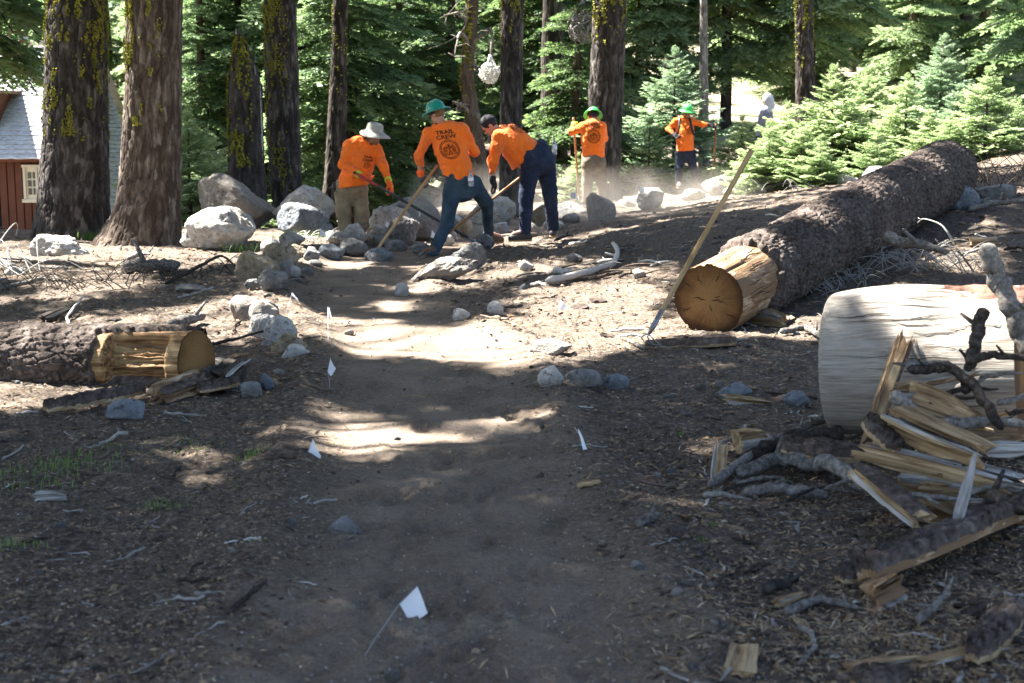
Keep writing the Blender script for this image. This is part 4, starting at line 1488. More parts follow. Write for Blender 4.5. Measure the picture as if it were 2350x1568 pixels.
def slab(label, a, b, w, h, mat, seed=0, name="bark_slab", cat="bark", group=None, roll=0.0, under=None):
    """curved slab of bark from a to b, rough outside"""
    M, L = axis_frame(a, b)
    if roll:
        M = M @ Matrix.Rotation(roll, 4, 'X')
    n, m = 60, 18
    u = np.linspace(0, 1, n)
    v = np.linspace(-1, 1, m)
    U, W = np.meshgrid(u, v, indexing='ij')
    e0 = .06 * fbm(np.stack([W * 3, 0 * W, 0 * W + seed], -1), 3, seed)
    X_ = (U + e0 * (1 - 2 * np.abs(U - .5))) * L
    wid = w / 2 * (1 + .25 * fbm(np.stack([U * 6, np.sign(W), 0 * W + seed], -1), 3, seed + 1)) * (np.sin(np.clip(U * 1.04 - .02, 0.02, .98) * math.pi) ** .35)
    f1, f2, cid, ox_, oy_ = cells(np.stack([U * L / .07, W * w / .06 + .6 * fbm(np.stack([U * 9, W * 2, 0 * W], -1), 2, seed)], -1), seed)
    top = .45 * h * (1 - .5 * W ** 2) + h * .45 * (sstep(0, .25, f2 - f1) * .7 + .4 * cid)
    G1 = np.stack([X_, W * wid, top + h * .1], -1)
    G0 = np.stack([X_, W * wid * .96, -.15 * h + .35 * h * (1 - W ** 2) * .4], -1)
    mb = MB().add(G1, gridq(n, m))
    o = thing(name, label, cat, (0, 0, 0), 0, group)
    o.matrix_world = M
    b = MB().add(G0, gridq(n, m)[:, ::-1])
    rim1 = np.concatenate([G1[:, 0], G1[-1, 1:], G1[::-1, -1][1:], G1[0, ::-1][1:]])
    rim0 = np.concatenate([G0[:, 0], G0[-1, 1:], G0[::-1, -1][1:], G0[0, ::-1][1:]])
    mb.add(np.stack([rim1, rim1 * .4 + rim0 * .6], 0), gridq(2, len(rim1)))
    b.add(np.stack([rim1 * .4 + rim0 * .6, rim0], 0), gridq(2, len(rim1)))
    mb.build("outer_bark", MAT[mat], o)
    b.build("inner_bark", MAT[under or 'wood_rot'], o)
    return o


def gp(x, y, dz=0.0):
    p = ground(x, y)
    p[2] += dz
    return p


# the big white curved stick on the bank
stick("bleached barkless branch with an upturned end on the bank", [gp(1252, 652, .03), gp(1310, 647, .05), gp(1370, 632, .06), gp(1408, 618, .06), gp(1418, 600, .06), gp(1414, 580, .07), gp(1404, 574, .08)], .034, .026, 'twig_white', 5, n=40, rough=.16)
stick("short white barkless log stub on the bank near the bleached branch", [gp(1270, 628, .03), gp(1308, 631, .03)], .032, .030, 'twig_white', 6)
stick("thin grey stick crossing behind the bleached branch", [gp(1340, 612, .02), gp(1380, 606, .02), gp(1420, 600, .03), gp(1520, 596, .02)], .014, .008, 'wood_grey', 7)
stick("brown knotted stick below the bleached branch", [gp(1350, 645, .02), gp(1385, 640, .03), gp(1430, 628, .02)], .02, .014, 'bark_brown', 8)
slab("long reddish bark slab lying under the leaning rake's teeth", gp(1482, 800, .01), gp(1690, 795, .02), .16, .05, 'bark_brown', 431, under='wood_rot')
stick("pointed grey stake lying at the rake's teeth", [gp(1438, 786, .02), gp(1480, 806, .02)], .006, .020, 'wood_grey', 432)
stick("small branched grey stick below the sawn log face", [gp(1618, 782, .02), gp(1660, 792, .02), gp(1712, 788, .03)], .016, .012, 'wood_grey', 433)
splint("greyish rotten wood chunk wedged under the fallen log", gp(1735, 735, .02), gp(1812, 748, .02), .17, .13, 'wood_rot', 434, name="wood_chunk", cat="wood")
stick("cut pale branch with dark knots beside the fallen log", [gp(1790, 772, .03), gp(1850, 765, .04), gp(1900, 790, .03)], .022, .026, 'bark_pale', 435, knots=1)
splint("thin rotten yellow wood slab before the blue-grey angular stone", gp(1652, 925, .03), gp(1775, 930, .01), .10, .07, 'wood_rot', 436, name="wood_slab", cat="wood", split=.7)
# behind the fallen log
stick("thick barkless brown branch leaning on the fallen log", [atY(2028, 540, 12.2), atY(2090, 560, 12.0), atY(2178, 580, 11.7)], .055, .03, 'wood_grey', 437, rough=.12)
stick("arched thin white twig behind the brown branch", [gp(2190, 570, .02), atY(2182, 545, 12.4), atY(2160, 515, 12.5), atY(2120, 500, 12.6), atY(2105, 512, 12.7)], .010, .005, 'twig_white', 438)
stick("long pale pole lying across the slope debris", [gp(2222, 490, .05), gp(2290, 478, .07), gp(2420, 474, .06)], .035, .03, 'wood_grey', 439)
stick("second grey pole lying beside the long pale pole", [gp(2225, 478, .03), gp(2270, 466, .05)], .025, .02, 'wood_grey', 440)
splint("yellowish split stub standing out of the slope litter", gp(2222, 568, .05), gp(2290, 562, .05), .09, .08, 'wood_rot', 441, name="wood_stub", cat="wood")
# ---- the firewood heap by the log round
Wd = 6.05
splint("tall pale splint leaning against the bleached log round", atY(1985, 1030, 5.75), atY(2085, 760, 6.32), .075, .05, 'wood_fresh', 451, split=.9, roll=.6)
stick("grey weathered post leaning at the log round's sawn end", [atY(2262, 560, 5.9), atY(2285, 640, 5.9), atY(2330, 720, 5.85), atY(2370, 820, 5.8)], .036, .055, 'wood_grey', 452, rough=.14, n=36, sides=12)
stick("short charred upright branch stub before the log round", [atY(2262, 708, 5.85), atY(2245, 760, 5.85), atY(2225, 830, 5.8), atY(2212, 905, 5.75)], .026, .030, 'bark_dark', 453, knots=1, rough=.09, n=34)
stick("dark forked branch lying across the heap", [atY(2085, 848, 5.8), atY(2140, 846, 5.8), atY(2190, 842, 5.75), atY(2230, 880, 5.7), atY(2270, 935, 5.6), atY(2300, 985, 5.5)], .020, .026, 'bark_dark', 454, knots=1, rough=.09, n=40)
stick("dark branch running off from the fork past the round", [atY(2215, 830, 5.72), atY(2270, 815, 5.7), atY(2380, 825, 5.65)], .020, .016, 'bark_dark', 455, rough=.09)
stick("pale sawn stub of branch pointing out of the heap", [atY(2078, 838, 5.82), atY(2100, 840, 5.82), atY(2185, 838, 5.8)], .024, .022, 'bark_pale', 456)
splint("broad yellow split log in the middle of the heap", atY(2040, 945, 5.6), atY(2270, 1052, 5.3), .13, .10, 'wood_fresh', 457, roll=.3)
splint("yellow split log lying behind the broad one", atY(2075, 905, 5.75), atY(2245, 975, 5.6), .12, .10, 'wood_fresh', 458, roll=.9)
splint("long pale split rail at the foot of the heap", atY(1962, 1030, 5.6), atY(2330, 1120, 5.25), .10, .06, 'wood_fresh', 459, roll=.2)
splint("thick honey-coloured split log under the long rail", atY(2060, 1130, 5.45), atY(2365, 1150, 5.3), .16, .15, 'wood_fresh', 460, roll=.1, split=.15)
splint("broken yellow splint tipping onto the litter", atY(1965, 1065, 5.45), atY(2130, 1195, 5.0), .12, .045, 'wood_fresh', 461, roll=.5, split=.5)
splint("weathered grey splint standing up in front of the heap", atY(2190, 1210, 4.95), atY(2240, 1035, 5.15), .045, .03, 'wood_grey', 462, split=.6)
splint("grey weathered board lying in the heap", atY(2130, 1040, 5.55), atY(2360, 1105, 5.3), .09, .04, 'wood_grey', 463, roll=.1)
stick("silvery stick sticking out at the top of the heap", [atY(2045, 905, 5.7), atY(2090, 930, 5.65), atY(2130, 965, 5.55)], .028, .022, 'wood_grey', 464)
slab("curled dark bark piece standing in the heap", atY(1985, 970, 5.62), atY(2060, 1035, 5.5), .12, .06, 'log_bark', 465)
stick("grey barkless branch across the heap's back", [atY(2150, 975, 5.6), atY(2230, 968, 5.6), atY(2360, 975, 5.55)], .028, .022, 'wood_grey', 466)
splint("red-brown rotten log piece in the heap", atY(2095, 1030, 5.6), atY(2200, 1045, 5.5), .10, .08, 'wood_rot', 467)
splint("dark grey split log jutting from the heap", atY(2260, 1030, 5.4), atY(2400, 1028, 5.35), .07, .06, 'wood_grey', 468)
stick("dark knob-ended root at the heap's corner", [atY(2262, 1140, 5.15), atY(2310, 1160, 5.1), atY(2400, 1180, 5.0)], .034, .03, 'bark_dark', 469, knots=1, rough=.12)
rg = np.random.default_rng(4711)
for i in range(30):
    x, y = rg.uniform(1990, 2360), rg.uniform(890, 1170)
    a = rg.uniform(-.5, .7)
    L_ = rg.uniform(80, 260)
    Yh = 5.95 - (y - 880) / 300 * .75 - .08
    p0, p1 = atY(x, y, Yh), atY(x + L_ * math.cos(a), y + L_ * math.sin(a) * .6, Yh + rg.uniform(-.12, .05))
    if i % 2:
        splint("thin yellow splinter lying in the firewood heap", p0, p1, rg.uniform(.018, .045), rg.uniform(.010, .022), ['wood_fresh', 'wood_orange', 'wood_rot'][i % 3], 600 + i, "splinter", "firewood", "thin splinters in the firewood heap", rg.uniform(0, 3), .9)
    else:
        stick("thin dark stick lying in the firewood heap", [p0, (p0 + p1) / 2 + [0, 0, .02], p1], rg.uniform(.008, .018), .007, ['bark_dark', 'twig_grey'][i % 4 // 2], 600 + i, group="thin sticks in the firewood heap")
for i in range(14):
    x, y = rg.uniform(1600, 1960), rg.uniform(1040, 1180)
    a = rg.uniform(-.5, .3)
    p0, p1 = gp(x, y, rg.uniform(.02, .08)), gp(x + 110 * math.cos(a), y + 60 * math.sin(a), rg.uniform(.02, .09))
    stick("thin weathered stick among the silver-barked branches", [p0, (p0 + p1) / 2 + [0, 0, .015], p1], rg.uniform(.007, .016), .006, ['wood_grey', 'bark_dark', 'twig_grey'][i % 3], 640 + i, group="thin sticks among the silver-barked branches")
for i in range(22):
    x, y = rg.uniform(1850, 2350), rg.uniform(470, 640)
    if abs((y - 690) + (x - 1626) * .52) < 110:
        continue
    a = rg.uniform(-1, 1)
    p0, p1 = gp(x, y, .03), gp(x + 70 * math.cos(a), y + 22 * math.sin(a), rg.uniform(.03, .1))
    stick("grey dead branch strewn on the slope behind the log round", [p0, (p0 + p1) / 2 + [0, 0, .03], p1], rg.uniform(.010, .022), .008, ['wood_grey', 'bark_dark', 'twig_grey', 'bark_brown'][i % 4], 680 + i, group="dead branches on the debris slope", knots=i % 2)
for i in range(44):
    x, y = rg.uniform(1120, 1760), rg.uniform(490, 690)
    if x > 1500 and y > 560:
        continue
    a = rg.uniform(-.9, .9)
    p0, p1 = gp(x, y, .02), gp(x + rg.uniform(25, 80) * math.cos(a), y + 14 * math.sin(a), rg.uniform(.02, .06))
    stick("weathered dead branch strewn on the bank behind the leaning cultivator", [p0, (p0 + p1) / 2 + [0, 0, .02], p1], rg.uniform(.008, .018), .006, ['wood_grey', 'bark_dark', 'twig_grey', 'bark_brown', 'twig_white'][i % 5], 720 + i, group="dead branches on the bank", knots=i % 2, n=12, sides=6)
# branches left of the heap
stick("thick silver-barked curved branch left of the heap", [gp(1690, 1120, .06), gp(1790, 1108, .10), gp(1900, 1120, .11), gp(1990, 1160, .07)], .030, .042, 'bark_pale', 471, rough=.12, n=40, sides=12)
stick("thinner silver-barked branch under the thick curved one", [gp(1705, 1145, .03), gp(1800, 1148, .05), gp(1900, 1165, .05)], .024, .027, 'bark_pale', 472, n=34)
stick("long bleached grey branch reaching towards the trail", [gp(1625, 1140, .05), gp(1740, 1080, .10), gp(1840, 1040, .12), gp(1925, 1000, .14)], .020, .028, 'wood_grey', 473, knots=2, n=40)
stick("dark bark-covered branch beside the silver ones", [gp(1700, 1095, .07), gp(1820, 1062, .12), gp(1930, 1062, .14)], .034, .045, 'bark_dark', 474, rough=.18, n=34)
stick("pale forked branch beside the bleached grey branch", [gp(1835, 1042, .10), gp(1930, 1030, .12), gp(2010, 1035, .13)], .02, .022, 'wood_grey', 475)
slab("big dark bark slab on top of the branches", gp(1790, 1080, .10), gp(1975, 1105, .10), .18, .07, 'log_bark', 476)
splint("pale upright wood chip block beside the branches", gp(1640, 1108, .01), gp(1650, 1066, .09), .08, .025, 'wood_fresh', 477, name="wood_chunk", cat="wood", split=.1)
splint("reddish rotten block behind the pale block", gp(1690, 1045, .05), gp(1745, 1040, .06), .12, .11, 'wood_rot', 478, name="wood_chunk", cat="wood", split=.1)
# foreground bark slabs
slab("long dark bark slab with an orange underside in the litter below the firewood heap", gp(1990, 1365, .06), gp(2400, 1190, .08), .20, .08, 'log_bark', 481, under='wood_orange', roll=-.35)
splint("rotten orange wood knob at the lower end of the long bark slab", gp(1985, 1390, .03), gp(2060, 1370, .05), .10, .09, 'wood_orange', 482, name="wood_chunk", cat="wood")
slab("dark bark slab beside the rotten orange knob", gp(1925, 1352, .03), gp(2020, 1330, .04), .11, .05, 'log_bark', 483)
splint("pale split splint in the litter below the firewood heap", gp(1775, 1400, .02), gp(1850, 1380, .03), .04, .03, 'wood_fresh', 484)
stick("bleached flat branch in the litter below the firewood heap", [gp(1800, 1420, .02), gp(1880, 1395, .03), gp(1970, 1408, .02)], .018, .012, 'wood_grey', 485)
stick("forked silver twig in the litter below the firewood heap", [gp(2105, 1440, .02), gp(2140, 1425, .04), gp(2165, 1405, .05), gp(2175, 1380, .05)], .016, .010, 'twig_grey', 486, knots=1)
stick("stick with a sawn orange end below the silver-barked branches", [gp(1755, 1372, .03), gp(1830, 1345, .03)], .021, .018, 'bark_grey', 487)
stick("crooked pale twig in the litter below the firewood heap", [gp(1830, 1455, .02), gp(1860, 1470, .03), gp(1870, 1500, .02), gp(1830, 1540, .02)], .010, .008, 'wood_grey', 488)
splint("flat square wood chip in the litter below the firewood heap", gp(1680, 1560, .02), gp(1700, 1505, .03), .10, .02, 'wood_fresh', 489, split=.1, name="wood_chip", cat="wood chip")
slab("crumbled purple-grey bark lump in the litter below the firewood heap", gp(2230, 1540, .03), gp(2330, 1440, .05), .11, .06, 'log_bark', 490)
splint("long yellow splint in the litter below the firewood heap", gp(2100, 1540, .02), gp(2320, 1500, .03), .05, .025, 'wood_fresh', 491, split=.6)
splint("second yellow splint beside a bark piece below the firewood heap", gp(1930, 1550, .02), gp(2110, 1520, .02), .045, .02, 'wood_fresh', 492, split=.7)
slab("flat dark bark piece beside the yellow splints below the firewood heap", gp(1960, 1590, .02), gp(2080, 1570, .02), .14, .04, 'log_bark', 493)
# left of the trail
splint("broken reddish wood chunk in front of the notched log", gp(345, 930, .05), gp(470, 905, .08), .15, .10, 'wood_orange', 501, name="wood_chunk", cat="wood", roll=.3)
slab("long bark strip lying in front of the notched log", gp(105, 955, .03), gp(330, 915, .04), .11, .06, 'log_bark', 502)
splint("dark rotten stump chunk beside the notched log's sawn end", gp(500, 905, .06), gp(560, 870, .10), .15, .13, 'bark_dark', 503, name="wood_chunk", cat="wood")
splint("orange broken wood piece on the rotten stump chunk", gp(530, 870, .12), gp(575, 862, .13), .10, .05, 'wood_orange', 504, name="wood_chunk", cat="wood")
stick("pale round log stub with a dark end by the notched log", [gp(452, 892, .06), gp(515, 872, .08)], .075, .075, 'bark_pale', 505, sides=14)
slab("dark bark piece by the log stub", gp(455, 915, .04), gp(545, 900, .05), .10, .05, 'log_bark', 506)
stick("mossy bark-covered stick behind the notched log", [gp(390, 762, .05), gp(468, 742, .06)], .042, .042, 'bark_pale', 507, rough=.15)
splint("charred split branch on the sunlit flat", gp(95, 745, .03), gp(160, 725, .06), .09, .07, 'bark_dark', 508, name="wood_chunk", cat="wood")
stick("curled white twig beside the charred branch", [gp(160, 750, .02), gp(152, 740, .04), gp(180, 718, .08), gp(196, 704, .10)], .012, .008, 'twig_white', 509)
stick("thin dark branch lying before the notched log's end", [gp(480, 800, .02), gp(560, 785, .04), gp(620, 772, .05)], .012, .009, 'bark_dark', 510)
stick("dark branch lying across the shaded flat", [gp(380, 655, .02), gp(450, 630, .06), gp(510, 605, .10), gp(545, 620, .02)], .020, .012, 'bark_dark', 511)
stick("mossy short log lying in the sun before the big trunks", [gp(280, 628, .06), gp(350, 625, .07), gp(412, 622, .06)], .07, .06, 'bark_pale', 512, rough=.2)
stick("curved bleached root in the sun before the brown trunk", [gp(295, 600, .03), gp(320, 592, .05), gp(345, 590, .03)], .03, .02, 'wood_grey', 513)
stick("long grey branch in the shade of the flat", [gp(0, 668, .02), gp(90, 652, .05), gp(165, 655, .03)], .02, .014, 'wood_grey', 514, knots=2)
splint("grey split stick with a yellow torn end on the left litter", gp(75, 1152, .02), gp(155, 1150, .02), .06, .045, 'wood_grey', 515, name="stick", cat="stick", split=.6)
stick("barked stick beside the flag at the left trail edge", [gp(605, 1060, .02), gp(680, 1058, .02)], .012, .014, 'bark_brown', 516)
stick("long dark twig half buried at the left trail edge", [gp(520, 1420, .01), gp(570, 1378, .02), gp(612, 1340, .01)], .010, .008, 'bark_dark', 517)
stick("pale twig on the right trail edge", [gp(1325, 1125, .02), gp(1378, 1115, .02)], .015, .014, 'wood_fresh', 518)
stick("short pale stick with a rounded end right of the trail", [gp(1462, 1215, .02), gp(1512, 1190, .02)], .017, .016, 'bark_pale', 519)

# dry arching branches by the cabin side and the dead brush behind the log
def brush(label, pts, n, spread, mat, seed, r=.006, L=.5):
    rg = np.random.default_rng(seed)
    o = np.array(pts[0], float)
    t = thing("dead_brush", label, "brush", o)
    mb = MB()
    P = np.array(pts, float) - o
    for i in range(n):
        b = P[rg.integers(len(P))] + rg.normal(size=3) * [spread, spread, .02]
        az = rg.uniform(0, 6.28)
        l = L * rg.uniform(.5, 1.3)
        f = np.linspace(0, 1, 10)
        h = rg.uniform(.2, .55) * l
        C = np.stack([b[0] + np.cos(az + f * rg.uniform(-1, 1)) * l * f, b[1] + np.sin(az) * l * f * .7, np.maximum(b[2], 0) + h * np.sin(f * rg.uniform(1.8, 3.1)) + .01], -1)
        mb.add(*tube(C, np.linspace(r, r * .35, 10), 4, False)[:2])
    tag(mb.build("twig", MAT[mat], t), kind="stuff")
    return t


brush("dry arching pale branches beside the low bleached boulder", [gp(10, 620), gp(60, 632), gp(-20, 612)], 13, .15, 'twig_white', 1, .008, .7)
brush("grey dead brush tangle in front of the fallen log's middle", [gp(1900, 660), gp(1960, 640), gp(1850, 680)], 90, .16, 'twig_grey', 2, .004, .32)
brush("dark dead brush on the slope behind the log round", [gp(2080, 615), gp(2180, 620), gp(2130, 630)], 60, .2, 'twig_grey', 3, .005, .4)
brush("grey brush heap above the poles at the slope's crest", [gp(2290, 420), gp(2340, 440), gp(2400, 400), gp(2250, 440)], 70, .3, 'bark_brown', 4, .006, .6)
brush("dark twig litter clump across the shaded left flat", [gp(60, 660), gp(160, 665), gp(260, 655), gp(340, 650), gp(430, 640)], 90, .25, 'bark_dark', 5, .005, .32)
brush("fine dead twigs in front of the bright young firs", [gp(1740, 440), gp(1800, 440), gp(1850, 436), gp(1700, 446)], 30, .25, 'twig_grey', 6, .005, .35)
brush("small dry twigs beside the trail-edge flag by the tan rocks", [gp(735, 550), gp(715, 556)], 14, .1, 'twig_white', 7, .007, .3)

# yellow-green grass tufts
m_leaf('grass', (0.05, 0.11, 0.02), (0.10, 0.20, 0.035), (0.22, 0.30, 0.07), .4)


def tuft(label, spots, n, hgt, seed, spread=.1):
    rg = np.random.default_rng(seed)
    sp_ = [gp(*s) for s in spots]
    o = sp_[0]
    v, t_, c = [], [], []
    for i in range(n):
        b = sp_[rg.integers(len(sp_))]
        b = b + [rg.normal() * spread, rg.normal() * spread * .8, 0]
        b[2] = float(H(b[0], b[1])) - .005
        d = rg.normal(size=2)
        d /= np.linalg.norm(d)
        h = hgt * rg.uniform(.5, 1.2)
        w_ = .0020
        k0 = len(v)
        lean = rg.uniform(.2, .9) * h
        sx = np.array([-d[1], d[0], 0]) * w_
        m_ = b + np.array([d[0] * lean * .35, d[1] * lean * .35, h * .65])
        e = b + np.array([d[0] * lean, d[1] * lean, h])
        v += [b - sx, b + sx, m_ + sx * .8, m_ - sx * .8, e]
        t_ += [[k0, k0 + 1, k0 + 2], [k0, k0 + 2, k0 + 3], [k0 + 3, k0 + 2, k0 + 4]]
        c += [[rg.uniform(.2, .9)] * 3] * 5
    ob = MB().add(np.array(v) - o, t=t_, c=np.array(c)).build("grass_patch", MAT['grass'], None, False, o)
    return tag(ob, label, "grass", None, "stuff")


tuft("short green grass growing in the left litter", [(20, 1100), (70, 1090), (130, 1075), (175, 1062), (150, 1070)], 230, .045, 1, .13)
tuft("sparse green grass blades before the notched log", [(240, 1045), (400, 1032), (430, 1025), (270, 1040)], 80, .03, 2, .09)
tuft("green grass tuft near the left flag", [(583, 1045), (578, 1050)], 60, .035, 3, .03)
tuft("sunny yellow-green grass at the foot of the long boulder", [(560, 575), (590, 572), (545, 578)], 160, .11, 4, .09)
tuft("sunny yellow-green grass tuft between the two big trunks", [(205, 552), (215, 550)], 120, .14, 5, .07)
tuft("green grass below the sun-bleached boulder", [(690, 545), (740, 548), (650, 548)], 130, .10, 6, .10)
tuft("thin grass tuft in the litter left of the trail", [(375, 1160), (50, 1255), (370, 1165)], 90, .035, 7, .05)
tuft("tiny green sprouts scattered right of the trail", [(1640, 1205), (1800, 1105), (1560, 1000), (2030, 1240), (1610, 1240)], 90, .02, 8, .012)
# ------------------------------------------------------------------ people (fields of rounded bones turned into one surface each)
class Field:
    def __init__(self, lo, hi, h):
        self.h = h
        self.lo = np.asarray(lo, float)
        n = np.ceil((np.asarray(hi) - self.lo) / h).astype(int) + 1
        self.n = n
        self.d = np.full(n, 1.0, np.float32)
        self.ax = [self.lo[i] + h * np.arange(n[i]) for i in range(3)]

    def win(self, lo, hi):
        a = np.maximum(np.floor((lo - self.lo) / self.h).astype(int), 0)
        b = np.minimum(np.ceil((hi - self.lo) / self.h).astype(int) + 1, self.n)
        if (b <= a).any():
            return None, None
        sl = tuple(slice(a[i], b[i]) for i in range(3))
        g = np.stack(np.meshgrid(*[self.ax[i][sl[i]] for i in range(3)], indexing='ij'), -1)
        return sl, g

    def smin(self, sl, v, k):
        o = self.d[sl]
        hh = np.clip(.5 + .5 * (o - v) / k, 0, 1)
        self.d[sl] = o * (1 - hh) + v * hh - k * hh * (1 - hh)

    def cone(self, a, b, r0, r1, k=.03):
        a, b = np.asarray(a, float), np.asarray(b, float)
        m = max(r0, r1) + k + .05
        sl, g = self.win(np.minimum(a, b) - m, np.maximum(a, b) + m)
        if sl is None:
            return self
        ab = b - a
        t = np.clip(((g - a) @ ab) / (ab @ ab + 1e-9), 0, 1)
        v = np.linalg.norm(g - a - t[..., None] * ab, axis=-1) - (r0 + (r1 - r0) * t)
        self.smin(sl, v, k)
        return self

    def chain(self, pts, rs, k=.03):
        for i in range(len(pts) - 1):
            self.cone(pts[i], pts[i + 1], rs[i], rs[i + 1], k)
        return self

    def ell(self, c, M, r, k=.03):
        """ellipsoid at c, axes = rows of M, radii r"""
        c = np.asarray(c, float)
        r = np.asarray(r, float)
        m = r.max() + k + .05
        sl, g = self.win(c - m, c + m)
        if sl is None:
            return self
        q = (g - c) @ np.asarray(M).T
        v = (np.linalg.norm(q / r, axis=-1) - 1) * r.min()
        self.smin(sl, v, k)
        return self

    def trunk(self, a, b, X, prof, k=.03):
        """body section from a to b; X = side axis; prof rows (t, half width, half depth, forward shift)"""
        a, b = np.asarray(a, float), np.asarray(b, float)
        Zx = b - a
        L = np.linalg.norm(Zx)
        Zx = Zx / L
        X = X - Zx * X.dot(Zx)
        X = X / np.linalg.norm(X)
        Yx = np.cross(Zx, X)
        prof = np.asarray(prof, float)
        m = prof[:, 1].max() + k + .1
        sl, g = self.win(np.minimum(a, b) - m, np.maximum(a, b) + m)
        if sl is None:
            return self
        q = g - a
        t = (q @ Zx) / L
        tc = np.clip(t, prof[0, 0], prof[-1, 0])
        w = np.interp(tc, prof[:, 0], prof[:, 1])
        dp = np.interp(tc, prof[:, 0], prof[:, 2])
        sh = np.interp(tc, prof[:, 0], prof[:, 3])
        ez = (t - tc) * L
        u, v = q @ X, q @ Yx - sh
        rr = np.sqrt((u / w) ** 2 + (v / dp) ** 2 + (ez / np.minimum(w, dp)) ** 2)
        self.smin(sl, (rr - 1) * np.minimum(w, dp), k)
        return self

    def cut(self, p, n, soft=.004):
        """keep the side the normal n points away from"""
        n = np.asarray(n, float)
        n = n / np.linalg.norm(n)
        s = (self.ax[0][:, None, None] - p[0]) * n[0] + (self.ax[1][None, :, None] - p[1]) * n[1] + (self.ax[2][None, None, :] - p[2]) * n[2]
        self.d = np.maximum(self.d, s.astype(np.float32))
        return self

    def cutnear(self, p, n, rad):
        """the same, but only within rad of p"""
        n = np.asarray(n, float) / np.linalg.norm(n)
        p = np.asarray(p, float)
        sl, g = self.win(p - rad, p + rad)
        if sl is None:
            return self
        q = g - p
        s = q @ n
        near = (q ** 2).sum(-1) < rad ** 2
        o = self.d[sl]
        self.d[sl] = np.where(near, np.maximum(o, s), o)
        return self

    def folds(self, amp, fx, seed, axis=None):
        m = np.abs(self.d) < amp * 3 + self.h * 2
        idx = np.argwhere(m)
        if len(idx):
            P = self.lo + idx * self.h
            n = fbm(P * np.asarray(fx), 3, seed)
            self.d[m] += (amp * (1 - 2.2 * np.abs(n))).astype(np.float32) * .9
        return self

    def surf(self):
        """surface nets"""
        s = self.d < 0
        a, b = [], []
        for i in range(3):
            w = np.flatnonzero(s.any(tuple(j for j in range(3) if j != i)))
            a.append(max(w[0] - 2, 0))
            b.append(min(w[-1] + 3, self.n[i]))
        sl = tuple(slice(x, y) for x, y in zip(a, b))
        d, s = self.d[sl], s[sl]
        self.lo = self.lo + self.h * np.array(a)
        n = np.array(d.shape)
        c = np.zeros(n - 1, np.int8)
        for dx in (0, 1):
            for dy in (0, 1):
                for dz in (0, 1):
                    c += s[dx:n[0] - 1 + dx, dy:n[1] - 1 + dy, dz:n[2] - 1 + dz]
        act = (c > 0) & (c < 8)
        idx = np.argwhere(act)
        vid = np.full(act.shape, -1, np.int64)
        vid[act] = np.arange(len(idx))
        acc = np.zeros((len(idx), 3))
        cnt = np.zeros(len(idx))
        corners = [(x, y, z) for x in (0, 1) for y in (0, 1) for z in (0, 1)]
        for a in corners:
            for ax in range(3):
                if a[ax]:
                    continue
                b = list(a)
                b[ax] = 1
                da = d[idx[:, 0] + a[0], idx[:, 1] + a[1], idx[:, 2] + a[2]]
                db = d[idx[:, 0] + b[0], idx[:, 1] + b[1], idx[:, 2] + b[2]]
                x = (da < 0) != (db < 0)
                t = np.where(x, da / np.where(x, da - db, 1), 0)
                p = np.array(a, float)[None] + np.zeros((len(idx), 3))
                p[:, ax] += t
                acc += np.where(x[:, None], p, 0)
                cnt += x
        v = self.lo + self.h * (idx + acc / cnt[:, None])
        Q = []
        for ax in range(3):
            u, w = (ax + 1) % 3, (ax + 2) % 3
            sl0 = [slice(1, n[i] - 1) for i in range(3)]
            sl1 = list(sl0)
            sl0[ax], sl1[ax] = slice(0, n[ax] - 1), slice(1, n[ax])
            s0, s1 = s[tuple(sl0)], s[tuple(sl1)]
            e = np.argwhere(s0 != s1)
            if not len(e):
                continue
            off = np.ones(3, int)
            off[ax] = 0
            fl = s0[tuple(e.T)]
            p = e + off
            quad = []
            for (du, dw) in ((0, 0), (1, 0), (1, 1), (0, 1)):
                r = p.copy()
                r[:, u] -= du
                r[:, w] -= dw
                quad.append(vid[tuple(r.T)])
            q = np.stack(quad, -1)
            q[~fl] = q[~fl][:, ::-1]
            Q.append(q[:, ::-1])
        return v, np.concatenate(Q)[:, ::-1]


def nrm(v):
    v = np.asarray(v, float)
    return v / (np.linalg.norm(v) + 1e-9)


m_plain('skin', (0.42, 0.22, 0.145), .55, .35, .08, 25)
m_plain('skin_tan', (0.27, 0.135, 0.085), .55, .35, .08, 25)
k = NT("orange_cloth", .85, .2)
cc = k.ramp(k.noise(k.coord(), 8, 3), [(.3, (0.93, 0.155, 0.012)), (.7, (0.98, 0.195, 0.018))])
cc = k.mix(k.math('MULTIPLY', k.ramp(k.noise(k.coord(), 3.2, 5, .65), [(.5, (0, 0, 0)), (.72, (1, 1, 1))]), .5), cc, (0.50, 0.15, 0.055))
k.color(cc)
k.b.inputs["Sheen Weight"].default_value = .15
k.bump(k.noise(k.coord((1, 1, .45)), 17, 4, .55, 1.2), .85, .04)
MAT['orange'] = k.m
m_plain('khaki', (0.23, 0.18, 0.115), .9, .1, .32, 7, .5)
m_plain('brown_cloth', (0.16, 0.125, 0.095), .9, .1, .3, 7, .5)
k = NT("denim", .9, .15)
n = k.noise(k.coord(), 5, 4)
k.color(k.ramp(n, [(.3, (0.020, 0.036, 0.052)), (.5, (0.036, 0.060, 0.082)), (.72, (0.065, 0.096, 0.12))]))
k.bump(k.noise(k.coord((1, 1, 1.8)), 14, 4, .6, 1.0), .55, .03)
MAT['denim'] = k.m
k = NT("navy_denim", .9, .15)
k.color(k.ramp(k.noise(k.coord(), 5, 4), [(.3, (0.016, 0.021, 0.038)), (.55, (0.028, 0.036, 0.062)), (.75, (0.048, 0.058, 0.09))]))
k.bump(k.noise(k.coord((1, 1, 1.8)), 14, 4, .6, 1.0), .55, .03)
MAT['navy'] = k.m
